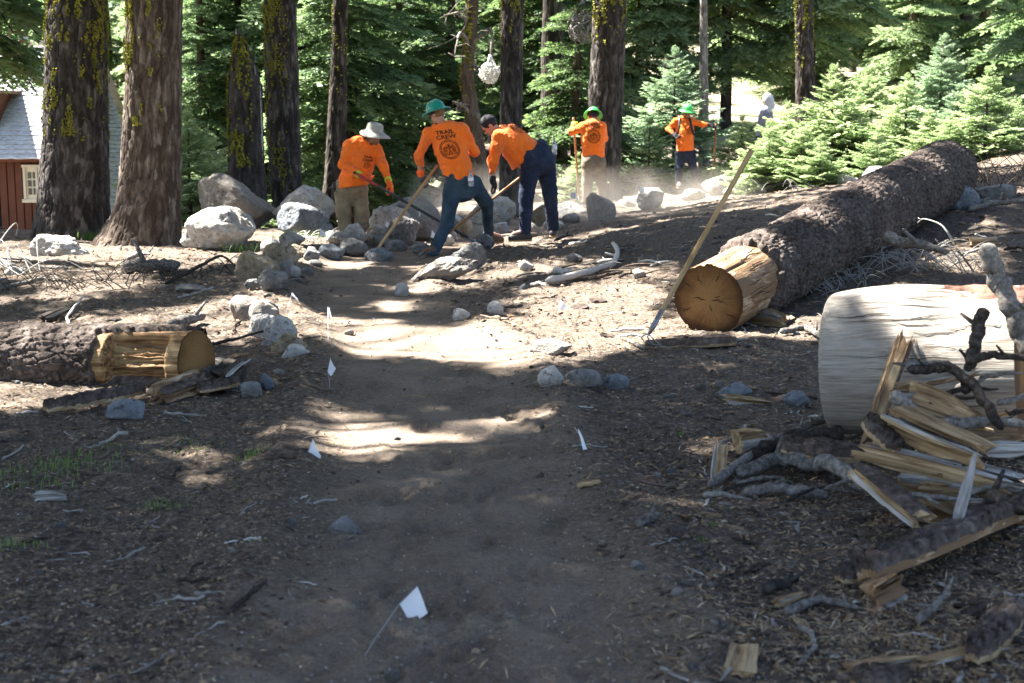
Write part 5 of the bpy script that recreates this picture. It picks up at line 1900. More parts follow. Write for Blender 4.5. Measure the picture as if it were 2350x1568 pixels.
m_plain('hat_grey', (0.33, 0.32, 0.285), .9, .1, .08, 12)
m_plain('leather', (0.10, 0.065, 0.04), .7, .3, .2, 12)
m_plain('boot_dark', (0.05, 0.045, 0.042), .7, .3, .2, 12)
m_plain('sole', (0.30, 0.21, 0.10), .8, .2, .1, 12)
m_plain('glove_orange', (0.85, 0.14, 0.03), .8, .2, .1, 12)
m_plain('glove_green', (0.42, 0.62, 0.05), .8, .2, .1, 12)
m_plain('glove_black', (0.022, 0.022, 0.024), .8, .25, .2, 12)
m_plain('glove_grey', (0.12, 0.11, 0.105), .8, .25, .2, 12)
m_plain('helmet_teal', (0.005, 0.22, 0.155), .35, .5, .04, 6)
m_plain('helmet_lime', (0.05, 0.50, 0.085), .35, .5, .04, 6)
m_plain('hair_brown', (0.17, 0.095, 0.045), .8, .2, .3, 40, .4)
m_plain('hair_black', (0.012, 0.012, 0.016), .7, .3, .3, 40, .4)
m_plain('black_plastic', (0.018, 0.018, 0.02), .5, .4, .2, 12)
m_plain('ink', (0.06, 0.024, 0.016), .9, .1, .1, 10)
m_plain('hood_grey', (0.42, 0.43, 0.47), .9, .1, .1, 8)
m_plain('hood_dark', (0.17, 0.17, 0.21), .9, .1, .1, 8)


def hand_field(F, wrist, tip, side, k=.006, s=1.0, curl=.9, spread=.0):
    """palm and five fingers from the wrist towards tip; side = axis from the little finger to the thumb"""
    d = nrm(np.asarray(tip) - wrist)
    side = nrm(side - d * side.dot(d))
    pn = np.cross(d, side)
    palm = wrist + d * .045 * s
    F.ell(palm, [d, side, pn], [.056 * s, .045 * s, .023 * s], .012)
    F.cone(wrist - d * .02, wrist + d * .03 * s, .031 * s, .032 * s, .02)
    for j, (o, L) in enumerate(((.030, .072), (.010, .080), (-.011, .075), (-.031, .060))):
        b = wrist + d * .085 * s + side * o * s
        a1, a2, a3 = curl * .55, curl * 1.25, curl * 1.8
        p1 = b + (d * math.cos(a1) + pn * math.sin(a1)) * L * .45 * s
        p2 = p1 + (d * math.cos(a2) + pn * math.sin(a2)) * L * .33 * s
        p3 = p2 + (d * math.cos(a3) + pn * math.sin(a3)) * L * .25 * s
        F.chain([b - d * .02, b, p1, p2, p3], [.0105 * s, .0105 * s, .0098 * s, .0092 * s, .0085 * s], k)
    b = wrist + d * .03 * s + side * .035 * s
    p1 = b + (d * .6 + side * .55 + pn * .45) * .042 * s
    p2 = p1 + (d * .75 + pn * .6) * .036 * s
    F.chain([b, p1, p2], [.014 * s, .0125 * s, .0105 * s], k)
    return F


def person(label, J, opt):
    """J: joints in world space; opt: clothes and build"""
    b = opt.get('build', 1.0)
    base = (J['anL'] + J['anR']) / 2
    base[2] = min(float(H(base[0], base[1])), J['anL'][2], J['anR'][2]) - .0
    root = thing("person", label, "person", base)
    J = {k_: np.asarray(v, float) - (0 if k_ in ('look', 'hup', 'footL', 'footR') else base) for k_, v in J.items()}
    h = opt.get('h', .011)
    hips = (J['hipL'] + J['hipR']) / 2
    sho = (J['shL'] + J['shR']) / 2
    X = nrm(J['shR'] - J['shL'])
    Xh = nrm(J['hipR'] - J['hipL'])
    up = nrm(sho - hips)
    fwd = np.cross(up, X)                                     # towards the chest
    head = J['head']
    hf = nrm(J['look'])
    hu = nrm(J.get('hup', np.array([0, 0, 1.])) - hf * np.dot(J.get('hup', np.array([0, 0, 1.])), hf))
    hx = np.cross(hf, hu)
    allp = np.array(list(J[k_] for k_ in J if k_ not in ('look', 'hup', 'footL', 'footR')))
    lo, hi = allp.min(0) - .3, allp.max(0) + .3
    lo[2] = -.06
    cw = J.get('belly', .0)
    # ---- body: one continuous surface
    F = Field(lo, hi, h)
    Yf = fwd
    prof = [(0, .135 * b, .095 * b, 0), (.35, .125 * b, .09 * b, 0), (.75, .15 * b, .10 * b, 0), (.93, .12 * b, .07 * b, 0)]
    F.trunk(hips, sho, X, prof)
    F.cone(sho + up * .02, head - hu * .06, .058, .052, .03)
    for s in 'LR':
        F.chain([J['sh' + s] - up * .035 + (sho - J['sh' + s]) * .15, J['el' + s], J['wr' + s]], [.042, .034, .027], .02)
        F.chain([J['hip' + s], J['kn' + s], J['an' + s]], [.08 * b, .052, .038], .03)
        F.cone(J['an' + s], J['an' + s] + J['foot' + s] * .16 + [0, 0, -.04], .035, .026, .02)
        hd = nrm(J['hd' + s] - J['wr' + s])
        hand_field(F, J['wr' + s], J['hd' + s], np.cross(hd, [0, 0, 1.]) * (1 if s == 'L' else -1) + fwd * .4, .006, .86)
    F.ell(head + hu * .025 - hf * .01, [hf, hx, hu], [.094, .076, .098], .02)
    F.ell(head + hf * .028 - hu * .045, [hf, hx, hu], [.066, .056, .070], .02)
    F.cone(head + hf * .088 + hu * .012, head + hf * .108 - hu * .022, .009, .014, .012)
    F.cone(head + hf * .083 - hu * .058 - hx * .014, head + hf * .083 - hu * .058 + hx * .014, .010, .010, .006)
    F.cone(head + hf * .083 + hu * .028 - hx * .035, head + hf * .083 + hu * .028 + hx * .035, .012, .012, .01)
    F.ell(head + hf * .068 - hu * .088, [hf, hx, hu], [.024, .026, .02], .015)
    for s in (-1, 1):
        F.ell(head + hx * .077 * s - hu * .012 - hf * .012, [hf, hx, hu], [.020, .010, .032], .006)
    v, q = F.surf()
    MB().add(v, q).build("body", opt.get('skin', MAT['skin']), root)
    # eyes
    for s in (-1, 1):
        vv, ff = ICO[2]
        e = MB().add(vv * .011 + head + hf * .085 + hx * .03 * s + hu * .008, t=ff)
        e.build("eye", MAT['black_plastic'], root)
    # ---- shirt
    F = Field(lo, hi, h)
    bel = opt.get('belly', 0.0)
    prof = [(-.16, .178 * b, .128 * b + bel * .6, bel * .4), (.05, .180 * b, .130 * b + bel, bel * .8), (.35, .178 * b, .126 * b + bel, bel * .9), (.7, .200 * b, .135 * b + bel * .4, bel * .3), (.92, .185 * b, .112 * b, -.0), (1.04, .12 * b, .085, 0)]
    F.trunk(hips, sho, X, [(p[0], p[1], p[2], p[3]) for p in prof], .03)
    for s in 'LR':
        F.cone(J['sh' + s] - up * .015 + (sho - J['sh' + s]) * .12, sho + (head - sho) * .30, .066 * b, .056, .05)
    F.cone(sho + up * .0, sho + (head - sho) * .35, .082, .066, .04)
    for s in 'LR':
        e = J['el' + s] + (J['wr' + s] - J['el' + s]) * opt.get('sleeve' + s, .97)
        F.chain([J['sh' + s] - up * .03 + (sho - J['sh' + s]) * .08, J['el' + s], e], [.074 * b, .058 * b, .046], .04)
        F.cutnear(e, nrm(J['wr' + s] - J['el' + s]), .10)
    hem = J.get('hem', hips - up * .10)
    F.folds(opt.get('fold', .012) * 1.25, np.array(opt.get('foldf', (7, 7, 9))) * 1.15, opt.get('seed', 1))
    F.cut(hem, opt.get('hemn', -up))
    nk = sho + (head - sho) * .36
    F.cutnear(nk, nrm(head - sho), .085)
    v, q = F.surf()
    shirt = MB().add(v, q).build("shirt", MAT[opt.get('shirt', 'orange')], root)
    # ---- trousers
    F = Field(lo, hi, h)
    F.ell(hips + up * .03, [Xh, np.cross(nrm(up), Xh), nrm(up)], [.182 * b, .140 * b + bel * .3, .16], .04)
    F.trunk(hips - up * .05, hips + up * .16, Xh, [(0, .17 * b, .125 * b, 0), (1, .16 * b, .12 * b + bel * .4, bel * .3)], .03)
    lg = opt.get('leg', 1.0)
    for s in 'LR':
        low = J['an' + s] + (J['kn' + s] - J['an' + s]) * -.06
        F.chain([J['hip' + s], J['kn' + s], low], [.112 * b, .083 * lg, .068 * lg], .035)
        F.cutnear(low - [0, 0, .01], nrm(low - J['kn' + s]), .14)
    F.folds(opt.get('tfold', .010), (6, 6, 13), opt.get('seed', 1) + 5)
    v, q = F.surf()
    MB().add(v, q).build("trousers", MAT[opt['trousers']], root)
    # ---- boots
    for s in 'LR':
        a, f = J['an' + s], nrm(J['foot' + s])
        G = Field(a - .3, a + .3, .010)
        heel = a - f * .05 + [0, 0, -.075]
        toe = a + f * .17 + [0, 0, -.085 + J['foot' + s][2] * .0]
        G.chain([a + [0, 0, .05], a + [0, 0, -.03]], [.052, .052], .02).cone(heel, toe, .044, .040, .02).cone(a + f * .02 + [0, 0, -.05], toe, .048, .036, .03)
        G.cut(a + [0, 0, -.118], [0, 0, -1.])
        v, q = G.surf()
        bo = MB().add(v, q).build("boot", MAT[opt.get('boots', 'leather')], root)
        G = Field(a - .3, a + .3, .010)
        G.cone(heel - [0, 0, .012], toe - [0, 0, .012], .050, .045, .02).cut(a + [0, 0, -.128], [0, 0, -1.]).cut(a + [0, 0, -.102], [0, 0, 1.])
        v, q = G.surf()
        MB().add(v, q).build("sole", MAT['sole'], bo)
    # ---- gloves with their fingers
    for s in 'LR':
        gl = opt.get('glove' + s)
        if not gl:
            continue
        c = J['wr' + s]
        G = Field(c - .24, c + .24, .0065)
        hd = nrm(J['hd' + s] - J['wr' + s])
        sidev = J.get('hs' + s, np.cross(hd, [0, 0, 1.]) * (1 if s == 'L' else -1) + fwd * .4)
        hand_field(G, c, J['hd' + s], sidev, .006, 1.12, opt.get('curl', 1.0))
        fa = nrm(J['wr' + s] - J['el' + s])
        G.cone(c - fa * .035, c + fa * .01, .041, .036, .01)
        v, q = G.surf()
        g_ = MB().add(v, q).build("glove", MAT[gl[0]], root)
        if len(gl) > 1:
            G = Field(c - .2, c + .2, .007)
            G.cone(c - fa * .048, c - fa * .018, .046, .043, .006)
            v, q = G.surf()
            MB().add(v, q).build("cuff", MAT[gl[1]], g_)
            p = c + nrm(J['hd' + s] - c) * .06
            G = Field(p - .12, p + .12, .007)
            pn = np.cross(hd, nrm(sidev - hd * sidev.dot(hd)))
            G.cone(p - pn * .024 - sidev * .028, p - pn * .024 + sidev * .028, .010, .010, .004)
            v, q = G.surf()
            MB().add(v, q).build("knuckle_strip", MAT[gl[1]], g_)
    return root, J, dict(head=head, hf=hf, hu=hu, hx=hx, sho=sho, hips=hips, up=up, X=X, fwd=fwd, shirt=shirt, base=base)


def hair(root, K, mat, back=True):
    F = Field(K['head'] - .2, K['head'] + .2, .008)
    h, f, u, x = K['head'], K['hf'], K['hu'], K['hx']
    F.ell(h + u * .030 - f * .018, [f, x, u], [.100, .085, .103], .01)
    F.folds(.004, (40, 40, 40), 3)
    F.cut(h + f * .052 + u * .02, f - u * .35)
    F.cut(h - u * .065, -u)
    F.cut(h + f * .02 - u * .02, f * .8 - u * .8)
    v, q = F.surf()
    return MB().add(v, q).build("hair", MAT[mat], root)


def helmet(root, K, mat, tilt=0.0):
    """hard hat with a full brim, a crown ridge and the suspension band below"""
    h, f, u, x = K['head'], K['hf'], K['hu'], K['hx']
    ax = nrm(u + f * tilt)
    ff = nrm(f - ax * f.dot(ax))
    xx = np.cross(ff, ax)
    c = h + u * .045 - f * .005
    n, m = 40, 16
    th = np.arange(n) * 2 * np.pi / n
    rows = []
    for i in range(m):
        a = i / (m - 1) * math.pi / 2
        rows.append((math.cos(a) ** .85, math.sin(a) * .125))
    V = []
    for (rr, z) in [(1.52, -.022), (1.50, -.016), (1.28, -.004), (1.06, .006)] + rows:
        rx, ry = .108 * rr, .126 * rr
        ridge = .006 * np.exp(-(np.sin(th) / .22) ** 2) * (z > .04)
        V.append(c + (np.cos(th) * ry)[:, None] * ff + (np.sin(th) * rx)[:, None] * xx + (z + ridge)[:, None] * ax)
    V = np.array(V)
    inner = V[:3][::-1] - ax * .006
    G = np.concatenate([inner, V])
    o = MB().add(G, gridq(len(G), n, True)).build("helmet", MAT[mat], root)
    b = np.stack([c + (np.cos(th) * .103)[:, None] * ff + (np.sin(th) * .087)[:, None] * xx + (z) * ax for z in (-.045, -.012, .01)])
    MB().add(b, gridq(3, n, True)).build("headband", MAT['black_plastic'], o)
    return o


from mathutils.bvhtree import BVHTree


def _curve_text(s, size):
    cu = bpy.data.curves.new("t", 'FONT')
    cu.body = s
    cu.size = size
    cu.align_x = 'CENTER'
    cu.offset = size * .022
    cu.resolution_u = 2
    ob = bpy.data.objects.new("t", cu)
    COL.objects.link(ob)
    me = bpy.data.meshes.new_from_object(ob.evaluated_get(bpy.context.evaluated_depsgraph_get()))
    v = np.array([x.co[:2] for x in me.vertices])
    t = []
    for p in me.polygons:
        a = list(p.vertices)
        t += [[a[0], a[i], a[i + 1]] for i in range(1, len(a) - 1)]
    bpy.data.objects.remove(ob)
    bpy.data.curves.remove(cu)
    bpy.data.meshes.remove(me)
    return v, np.array(t)


def flat_ring(r0, r1, n=48):
    th = np.arange(n) * 2 * np.pi / n
    v = np.concatenate([np.stack([np.cos(th), np.sin(th)], -1) * r0, np.stack([np.cos(th), np.sin(th)], -1) * r1])
    t = []
    for j in range(n):
        k_ = (j + 1) % n
        t += [[j, n + j, n + k_], [j, n + k_, k_]]
    return v, np.array(t)


def flat_line(pts, w):
    pts = np.asarray(pts, float)
    T = np.gradient(pts, axis=0)
    T /= np.linalg.norm(T, axis=1, keepdims=True) + 1e-9
    N = np.stack([-T[:, 1], T[:, 0]], -1) * w / 2
    v = np.stack([pts + N, pts - N], 1).reshape(-1, 2)
    t = []
    for i in range(len(pts) - 1):
        t += [[2 * i, 2 * i + 1, 2 * i + 3], [2 * i, 2 * i + 3, 2 * i + 2]]
    return v, np.array(t)


def emblem():
    """round badge: double ring, ring lettering marks, digging figure with a tool among trees and hills"""
    L = [flat_ring(.094, .098), flat_ring(.076, .079)]
    for i in range(52):
        a = i * 2 * math.pi / 52
        if i % 9 == 8:
            continue
        d = np.array([math.cos(a), math.sin(a)])
        L.append(flat_line([d * .081, d * .091], .004 if i % 2 else .006))
    fig = [[(0, .012), (.002, -.012), (-.012, -.034), (-.016, -.056)], [(.002, -.012), (.012, -.032), (.008, -.056)], [(-.034, .026), (-.016, .020), (0, .012)], [(0, .012), (.018, .018), (.034, .030)]]
    for f_ in fig:
        L.append(flat_line(f_, .008))
    L.append(flat_line([(-.045, .020), (.048, .034)], .004))
    th = np.arange(14) * 2 * np.pi / 14
    L.append((np.concatenate([[[0, .038]], np.stack([.014 * np.cos(th), .038 + .008 * np.sin(th)], -1)]), np.array([[0, 1 + j, 1 + (j + 1) % 14] for j in range(14)])))
    for x in (-.056, -.044, .044, .055, -.03, .032):
        L.append(flat_line([(x, -.045), (x, .02 + .3 * abs(x) * .2)], .003))
        for j in range(4):
            L.append(flat_line([(x - .009 + .002 * j, -.02 + .012 * j), (x, -.012 + .012 * j), (x + .009 - .002 * j, -.02 + .012 * j)], .0025))
    L.append(flat_line([(-.065, -.042), (-.03, -.050), (.03, -.048), (.066, -.040)], .004))
    L.append(flat_line([(-.062, .005), (-.03, .04), (-.012, .052), (.02, .050), (.045, .035), (.064, .006)], .0025))
    return L


def print_on(shirt, pieces, c, right, upv, outward, name, mat='ink', off=.004):
    """press flat shapes onto the shirt: centre c, axes right and upv, looking along -outward"""
    me = shirt.data
    bv = BVHTree.FromPolygons([v.co.copy() for v in me.vertices], [list(p.vertices) for p in me.polygons])
    mb = MB()
    for (v, t) in pieces:
        # refine long edges so the print follows the cloth
        W = np.array([c + right * a + upv * b for a, b in v])
        out = []
        for p in W:
            hit = bv.ray_cast(Vector(p + outward * .4), Vector(-outward), .8)
            out.append(np.array(hit[0]) + np.array(hit[1]) * off + outward * .002 if hit[0] is not None else p)
        mb.add(np.array(out), t=t)
    o = mb.build(name, MAT[mat], shirt, False)
    tag(o, kind="stuff")
    return o


def subdivide_flat(v, t, maxlen=.012):
    v = [tuple(a) for a in v]
    t = [list(a) for a in t]
    for _ in range(3):
        new = []
        mid = {}
        changed = False
        for a in t:
            L = [math.dist(v[a[i]], v[a[(i + 1) % 3]]) for i in range(3)]
            i = int(np.argmax(L))
            if L[i] > maxlen:
                p, q, r_ = a[i], a[(i + 1) % 3], a[(i + 2) % 3]
                key = (min(p, q), max(p, q))
                if key not in mid:
                    v.append(((v[p][0] + v[q][0]) / 2, (v[p][1] + v[q][1]) / 2))
                    mid[key] = len(v) - 1
                m_ = mid[key]
                new += [[p, m_, r_], [m_, q, r_]]
                changed = True
            else:
                new.append(a)
        t = new
        if not changed:
            break
    return np.array(v), np.array(t)


def back_print(K, s=1.0, cy=.0, cx=0.0):
    """TRAIL CREW over the round badge, on the back of the shirt"""
    c = K['hips'] + (K['sho'] - K['hips']) * .70 - K['up'] * cy + K['X'] * cx
    out = -K['fwd']
    rt = K['X']
    # seen from behind the writing must read left to right: right hand of the wearer is on the reader's right
    up = K['up']
    P1 = []
    for i, wd in enumerate(("TRAIL", "CREW")):
        v, t = _curve_text(wd, .062 * s)
        v = v * [1.25, 1] + [0, .155 * s - .054 * s * i]
        P1.append(subdivide_flat(v, t))
    print_on(K['shirt'], P1, c, rt, up, out, "lettering")
    E = [subdivide_flat(v * s * 1.12 - [0, .02 * s], t) for v, t in emblem()]
    print_on(K['shirt'], E, c, rt, up, out, "emblem")


def chest_print(K, s=.5, cx=.08, cy=.0):
    c = K['hips'] + (K['sho'] - K['hips']) * .72 + K['X'] * -cx
    P1 = []
    for i, wd in enumerate(("TRAIL", "CREW")):
        v, t = _curve_text(wd, .05 * s)
        v = v * [1.25, 1] + [0, .03 * s - .05 * s * i]
        P1.append((v, t))
    E = [(v * s * .62 - [0, .075 * s], t) for v, t in emblem()]
    print_on(K['shirt'], P1 + E, c, -K['X'], K['up'], K['fwd'], "lettering")


def joints(Y, tab, **extra):
    J = {}
    for k_, (x, y, dy) in tab.items():
        J[k_] = atY(x, y, Y + dy)
    for k_, v in extra.items():
        J[k_] = np.asarray(v, float)
    return J


def hafted(label, a, b, r, mat, name, cat, head, hname, hmat="steel", grip=None):
    """long-handled tool from the grip end a to the head end b"""
    a, b = np.asarray(a, float), np.asarray(b, float)
    t = thing(name, label, cat, b)
    P = np.linspace(a, b, 24) - b
    M, L = axis_frame(a - b, np.zeros(3))
    o = MB().add(*tube(np.stack([np.linspace(0, L, 30), 0 * np.arange(30.), 0 * np.arange(30.)], -1), r * (1 + .12 * np.exp(-np.linspace(0, 14, 30))), 12)).build("handle", MAT[mat], t)
    o.matrix_local = M
    if grip:
        f0, f1, gm = grip
        g_ = MB().add(*tube(np.stack([np.linspace(f0 * L, f1 * L, 6), np.zeros(6), np.zeros(6)], -1), r * 1.12, 12)).build("grip", MAT[gm], t)
        g_.matrix_local = M
    head(t, nrm(b - a))
    return t


m_plain('steel', (0.22, 0.22, 0.23), .45, .5, .25, 20)
MAT['steel'].node_tree.nodes["Principled BSDF"].inputs["Metallic"].default_value = .7
m_plain('handle_black', (0.02, 0.02, 0.022), .5, .4, .1, 20)
m_plain('handle_red', (0.30, 0.03, 0.025), .5, .4, .1, 20)
m_plain('handle_dark', (0.23, 0.115, 0.045), .6, .3, .15, 20)


def hoe_head(t, d):
    side = nrm(np.cross(d, [0, 0, 1.]))
    mb = MB().add(*tube([-d * .16, d * .01], [.017, .022], 10))
    mb.build("ferrule", MAT['steel'], t)
    dn = nrm(np.cross(side, d))
    g = []
    for u in np.linspace(-1, 1, 9):
        for v in np.linspace(0, 1, 5):
            g.append(side * u * .085 * (1 + .25 * v) - dn * (0.0) + (d * .35 + dn * -.9) * (v * .11) * (1 if True else 1) + d * .01)
    g = np.array(g).reshape(9, 5, 3)
    th = nrm(np.cross(side, d * .35 - dn * .9)) * .004
    m = MB().add(g + th, gridq(9, 5)).add(g - th, gridq(9, 5)[:, ::-1])
    m.build("blade", MAT['steel'], t)


def rake_head(t, d):
    side = nrm(np.cross(d, [0, 0, 1.]))
    dn = nrm(np.cross(side, d))
    MB().add(*tube([-d * .14, d * .02], [.016, .02], 10)).build("ferrule", MAT['steel'], t)
    v, q = box(0, 0, 0, 1, 1, 1)
    w = v @ np.array([side * .34, d * .02, dn * .022]) + d * .02
    MB().add(w, q).build("crossbar", MAT['steel'], t, False)
    for i in range(8):
        p = side * (-.155 + .0443 * i) + d * .02
        MB().add(*tube([p, p - dn * .05 + d * .01, p - dn * .085], [.007, .006, .002], 6)).build("tooth", MAT['steel'], t)


# ---------- worker in the sun hat
Y1 = 17.9
J = joints(Y1, dict(head=(857, 309, -.02), shL=(868, 338, .02), shR=(799, 328, -.10), elL=(881, 382, -.12), wrL=(893, 420, -.22), hdL=(900, 438, -.25), elR=(787, 377, -.22), wrR=(829, 404, -.34), hdR=(845, 412, -.34),
                    hipL=(823, 436, .0), hipR=(787, 434, -.05), knL=(830, 490, -.05), knR=(789, 490, -.10), anL=(824, 543, .02), anR=(795, 546, -.08), hem=(806, 428, -.02)),
           look=(.72, -.55, -.42), footL=(.75, -.65, 0), footR=(.6, -.8, 0))
r1, J1, K1 = person("worker in a grey sun hat, orange shirt and khaki trousers bending over a black rake", J,
                    dict(build=1.10, belly=.06, trousers='khaki', leg=1.18, gloveL=('glove_orange', 'glove_green'), gloveR=('glove_orange', 'glove_green'), boots='leather', seed=2, hemn=np.array([.12, 0, -1.]), skin=MAT['skin_tan'], tfold=.013))
# sun hat: crown, drooping brim, neck cape
h_, f_, u_, x_ = K1['head'], K1['hf'], K1['hu'], K1['hx']
ax = nrm(u_ * .8 + np.array([0, 0, .5]) - f_ * .05)
ff = nrm(f_ - ax * f_.dot(ax))
xx = np.cross(ff, ax)
c = h_ + u_ * .05
n = 44
th = np.arange(n) * 2 * np.pi / n
V = []
for (rr, z) in ((2.0, -.040), (1.98, -.032), (1.5, -.012), (1.08, .002), (1.03, .035), (1.0, .07), (.93, .088), (.72, .098), (.35, .103), (.02, .104)):
    fl = 1 + (.14 * np.cos(th) if rr > 1.3 else 0)
    dr = (-.030 * (np.sin(th) ** 2) * (rr - 1.05) if rr > 1.1 else 0)
    V.append(c + (np.cos(th) * .106 * rr * fl)[:, None] * ff + (np.sin(th) * .092 * rr * (.9 if rr > 1.3 else 1))[:, None] * xx + (z + dr + 0 * th)[:, None] * ax)
V = np.array(V)
V = np.concatenate([V[:4][::-1] - ax * .005, V])
V += (.004 * fbm(V * 22, 3, 9))[..., None] * ax
hat = MB().add(V, gridq(len(V), n, True)).build("sun_hat", MAT['hat_grey'], r1)
g = []
for i in range(14):
    for j in range(9):
        a = math.pi + (i / 13 - .5) * 2.6
        z = .0 - j / 8 * .17
        out = .104 + .03 * j / 8 + .05 * (j / 8) ** 2
        g.append(c + math.cos(a) * out * ff * 1.08 + math.sin(a) * out * xx + z * ax + .006 * math.sin(i * 2.1) * (j / 8) * ff)
g = np.array(g).reshape(14, 9, 3)
MB().add(g, gridq(14, 9)).add(g * 1.0 - ff * .004, gridq(14, 9)[:, ::-1]).build("neck_cape", MAT['hat_grey'], hat)
# beard and sunglasses
F = Field(h_ - .15, h_ + .15, .008)
F.ell(h_ + f_ * .066 - u_ * .078, [f_, x_, u_], [.036, .048, .042], .01)
F.folds(.003, (50, 50, 50), 5)
v, q = F.surf()
MB().add(v, q).build("beard", MAT['hair_brown'], r1)
F = Field(h_ - .15, h_ + .15, .007)
for s in (-1, 1):
    F.ell(h_ + f_ * .096 + x_ * .031 * s + u_ * .008, [f_, x_, u_], [.008, .028, .020], .004)
    F.cone(h_ + f_ * .088 + x_ * .06 * s + u_ * .012, h_ - f_ * .01 + x_ * .080 * s + u_ * .012, .005, .005, .004)
v, q = F.surf()
MB().add(v, q).build("sunglasses", MAT['black_plastic'], r1)
chest_print(K1, .75, .07)
# pouch on his belt
p = K1['base'] + (J1['hipR'] + J1['hem'] * .0) + np.array([-.10, -.06, .03])
F = Field(p - .12, p + .12, .01)
F.ell(p, np.eye(3), [.03, .04, .065], .02)
v, q = F.surf()
tag(MB().add(v - p, q).build("belt_pouch", MAT['black_plastic'], None, True, p), "small black pouch on the belt of the worker in the sun hat", "pouch")
hafted("long black rake with a red grip held by the worker in the sun hat", atY(812, 396, Y1 - .36), atY(1092, 556, 17.0), .017, 'handle_black', "rake", "rake", rake_head, "rake", grip=(.02, .2, 'handle_red'))

# ---------- worker in the teal helmet, seen from behind
Y2 = 16.75
J = joints(Y2, dict(head=(1003, 262, .06), shL=(979, 303, .0), shR=(1064, 292, .0), elL=(961, 358, .06), wrL=(966, 404, .16), hdL=(974, 426, .22), elR=(1090, 350, .10), wrR=(1058, 344, .34), hdR=(1042, 352, .42),
                    hipL=(1038, 436, .0), hipR=(1086, 424, .05), knL=(1026, 512, -.15), knR=(1117, 468, .35), anL=(992, 585, -.45), anR=(1121, 536, .75), hem=(1046, 412, 0)),
           look=(-.62, .62, -.42), hup=np.array([-.3, .15, 1.]), footL=(-.2, .85, 0), footR=(.85, .45, 0))
r2, J2, K2 = person("worker in a teal helmet and orange lettered shirt, back turned, legs spread in jeans", J,
                    dict(build=1.04, trousers='denim', leg=1.0, gloveL=('glove_grey', 'glove_orange'), gloveR=('glove_grey',), boots='leather', seed=4, hemn=np.array([-.33, 0, -.94]), fold=.011, foldf=(6, 6, 10)))
hair(r2, K2, 'hair_brown')
helmet(r2, K2, 'helmet_teal', -.15)
back_print(K2, 1.05, .0, -.01)
hafted("long wooden hoe held by the worker in the teal helmet", atY(1003, 380, Y2 + .28), atY(852, 592, 16.0), .018, 'handle_wood', "hoe", "hoe", hoe_head, "hoe")

# ---------- bending worker in navy jeans
Y3 = 17.3
J = joints(Y3, dict(head=(1124, 288, -.02), shL=(1140, 312, -.16), shR=(1168, 300, .20), elL=(1131, 372, -.20), wrL=(1131, 416, -.20), hdL=(1141, 442, -.16), elR=(1176, 362, .24), wrR=(1212, 398, .30), hdR=(1224, 392, .30),
                    hipL=(1222, 366, -.10), hipR=(1250, 362, .08), knL=(1208, 446, -.12), knR=(1262, 443, .12), anL=(1205, 530, -.10), anR=(1269, 521, .25), hem=(1234, 346, 0)),
           look=(-.62, .12, -.78), hup=np.array([-.75, .0, .65]), footL=(-.9, -.3, 0), footR=(.1, .95, 0))
r3, J3, K3 = person("dark-haired worker in an orange shirt and navy jeans bending far forward", J,
                    dict(build=1.26, belly=.075, trousers='navy', leg=1.14, sleeveL=.62, sleeveR=.7, gloveL=('glove_black',), gloveR=('glove_black',), boots='boot_dark', seed=7, hemn=np.array([.62, 0, -.78]), fold=.013, foldf=(8, 6, 6)))
hair(r3, K3, 'hair_black')
back_print(K3, .95, -.05, .02)
hafted("wooden rake held by the bending worker in navy jeans", atY(1240, 372, Y3 + .32), atY(958, 590, 16.6), .017, 'handle_dark', "rake", "rake", rake_head, "rake")

# ---------- back-turned worker in the lime helmet
Y4 = 24.2
J = joints(Y4, dict(head=(1361, 268, .16), shL=(1338, 287, .0), shR=(1384, 287, .0), elL=(1312, 303, .1), wrL=(1317, 287, .24), hdL=(1319, 282, .30), elR=(1387, 318, .16), wrR=(1366, 330, .32), hdR=(1355, 334, .36),
                    hipL=(1351, 374, .0), hipR=(1374, 374, .0), knL=(1348, 418, .0), knR=(1381, 418, .06), anL=(1346, 464, .0), anR=(1384, 462, .1), hem=(1362, 366, 0)),
           look=(.05, .80, -.62), footL=(-.1, 1, 0), footR=(.25, 1, 0))
r4, J4, K4 = person("back-turned worker in a lime helmet, orange shirt and brown trousers before the stout trunk", J,
                    dict(build=1.12, belly=.03, trousers='brown_cloth', leg=1.2, gloveL=('glove_green',), gloveR=('glove_black',), boots='boot_dark', seed=9, h=.013, fold=.012))
hair(r4, K4, 'hair_black')
helmet(r4, K4, 'helmet_lime', -.1)
back_print(K4, 1.05, -.02)
hafted("wooden tool held upright by the back-turned worker in the lime helmet", atY(1316, 270, Y4 + .30), atY(1330, 470, Y4 + .45), .017, 'handle_dark', "hoe", "hoe", hoe_head, "hoe")

# ---------- worker facing us, leaning on a pole
Y5 = 29.6
J = joints(Y5, dict(head=(1577, 258, -.05), shL=(1591, 276, .0), shR=(1549, 276, .0), elL=(1612, 286, -.05), wrL=(1630, 287, -.10), hdL=(1643, 291, -.12), elR=(1534, 297, -.02), wrR=(1548, 310, -.2), hdR=(1555, 317, -.26),
                    hipL=(1584, 352, .0), hipR=(1561, 352, .0), knL=(1591, 386, -.04), knR=(1559, 386, -.02), anL=(1599, 420, .0), anR=(1557, 418, .0), hem=(1572, 346, 0)),
           look=(.45, -.88, -.15), footL=(.5, -.85, 0), footR=(.1, -1, 0))
r5, J5, K5 = person("worker in a lime helmet and black shoulder straps, one hand on a tall pole", J,
                    dict(build=1.04, belly=.055, trousers='navy', leg=1.05, sleeveL=.75, sleeveR=.8, gloveL=('glove_black',), gloveR=('glove_black',), boots='boot_dark', seed=12, h=.013, skin=MAT['skin_tan']))
hair(r5, K5, 'hair_black')
helmet(r5, K5, 'helmet_lime', .05)
chest_print(K5, .8, .07)
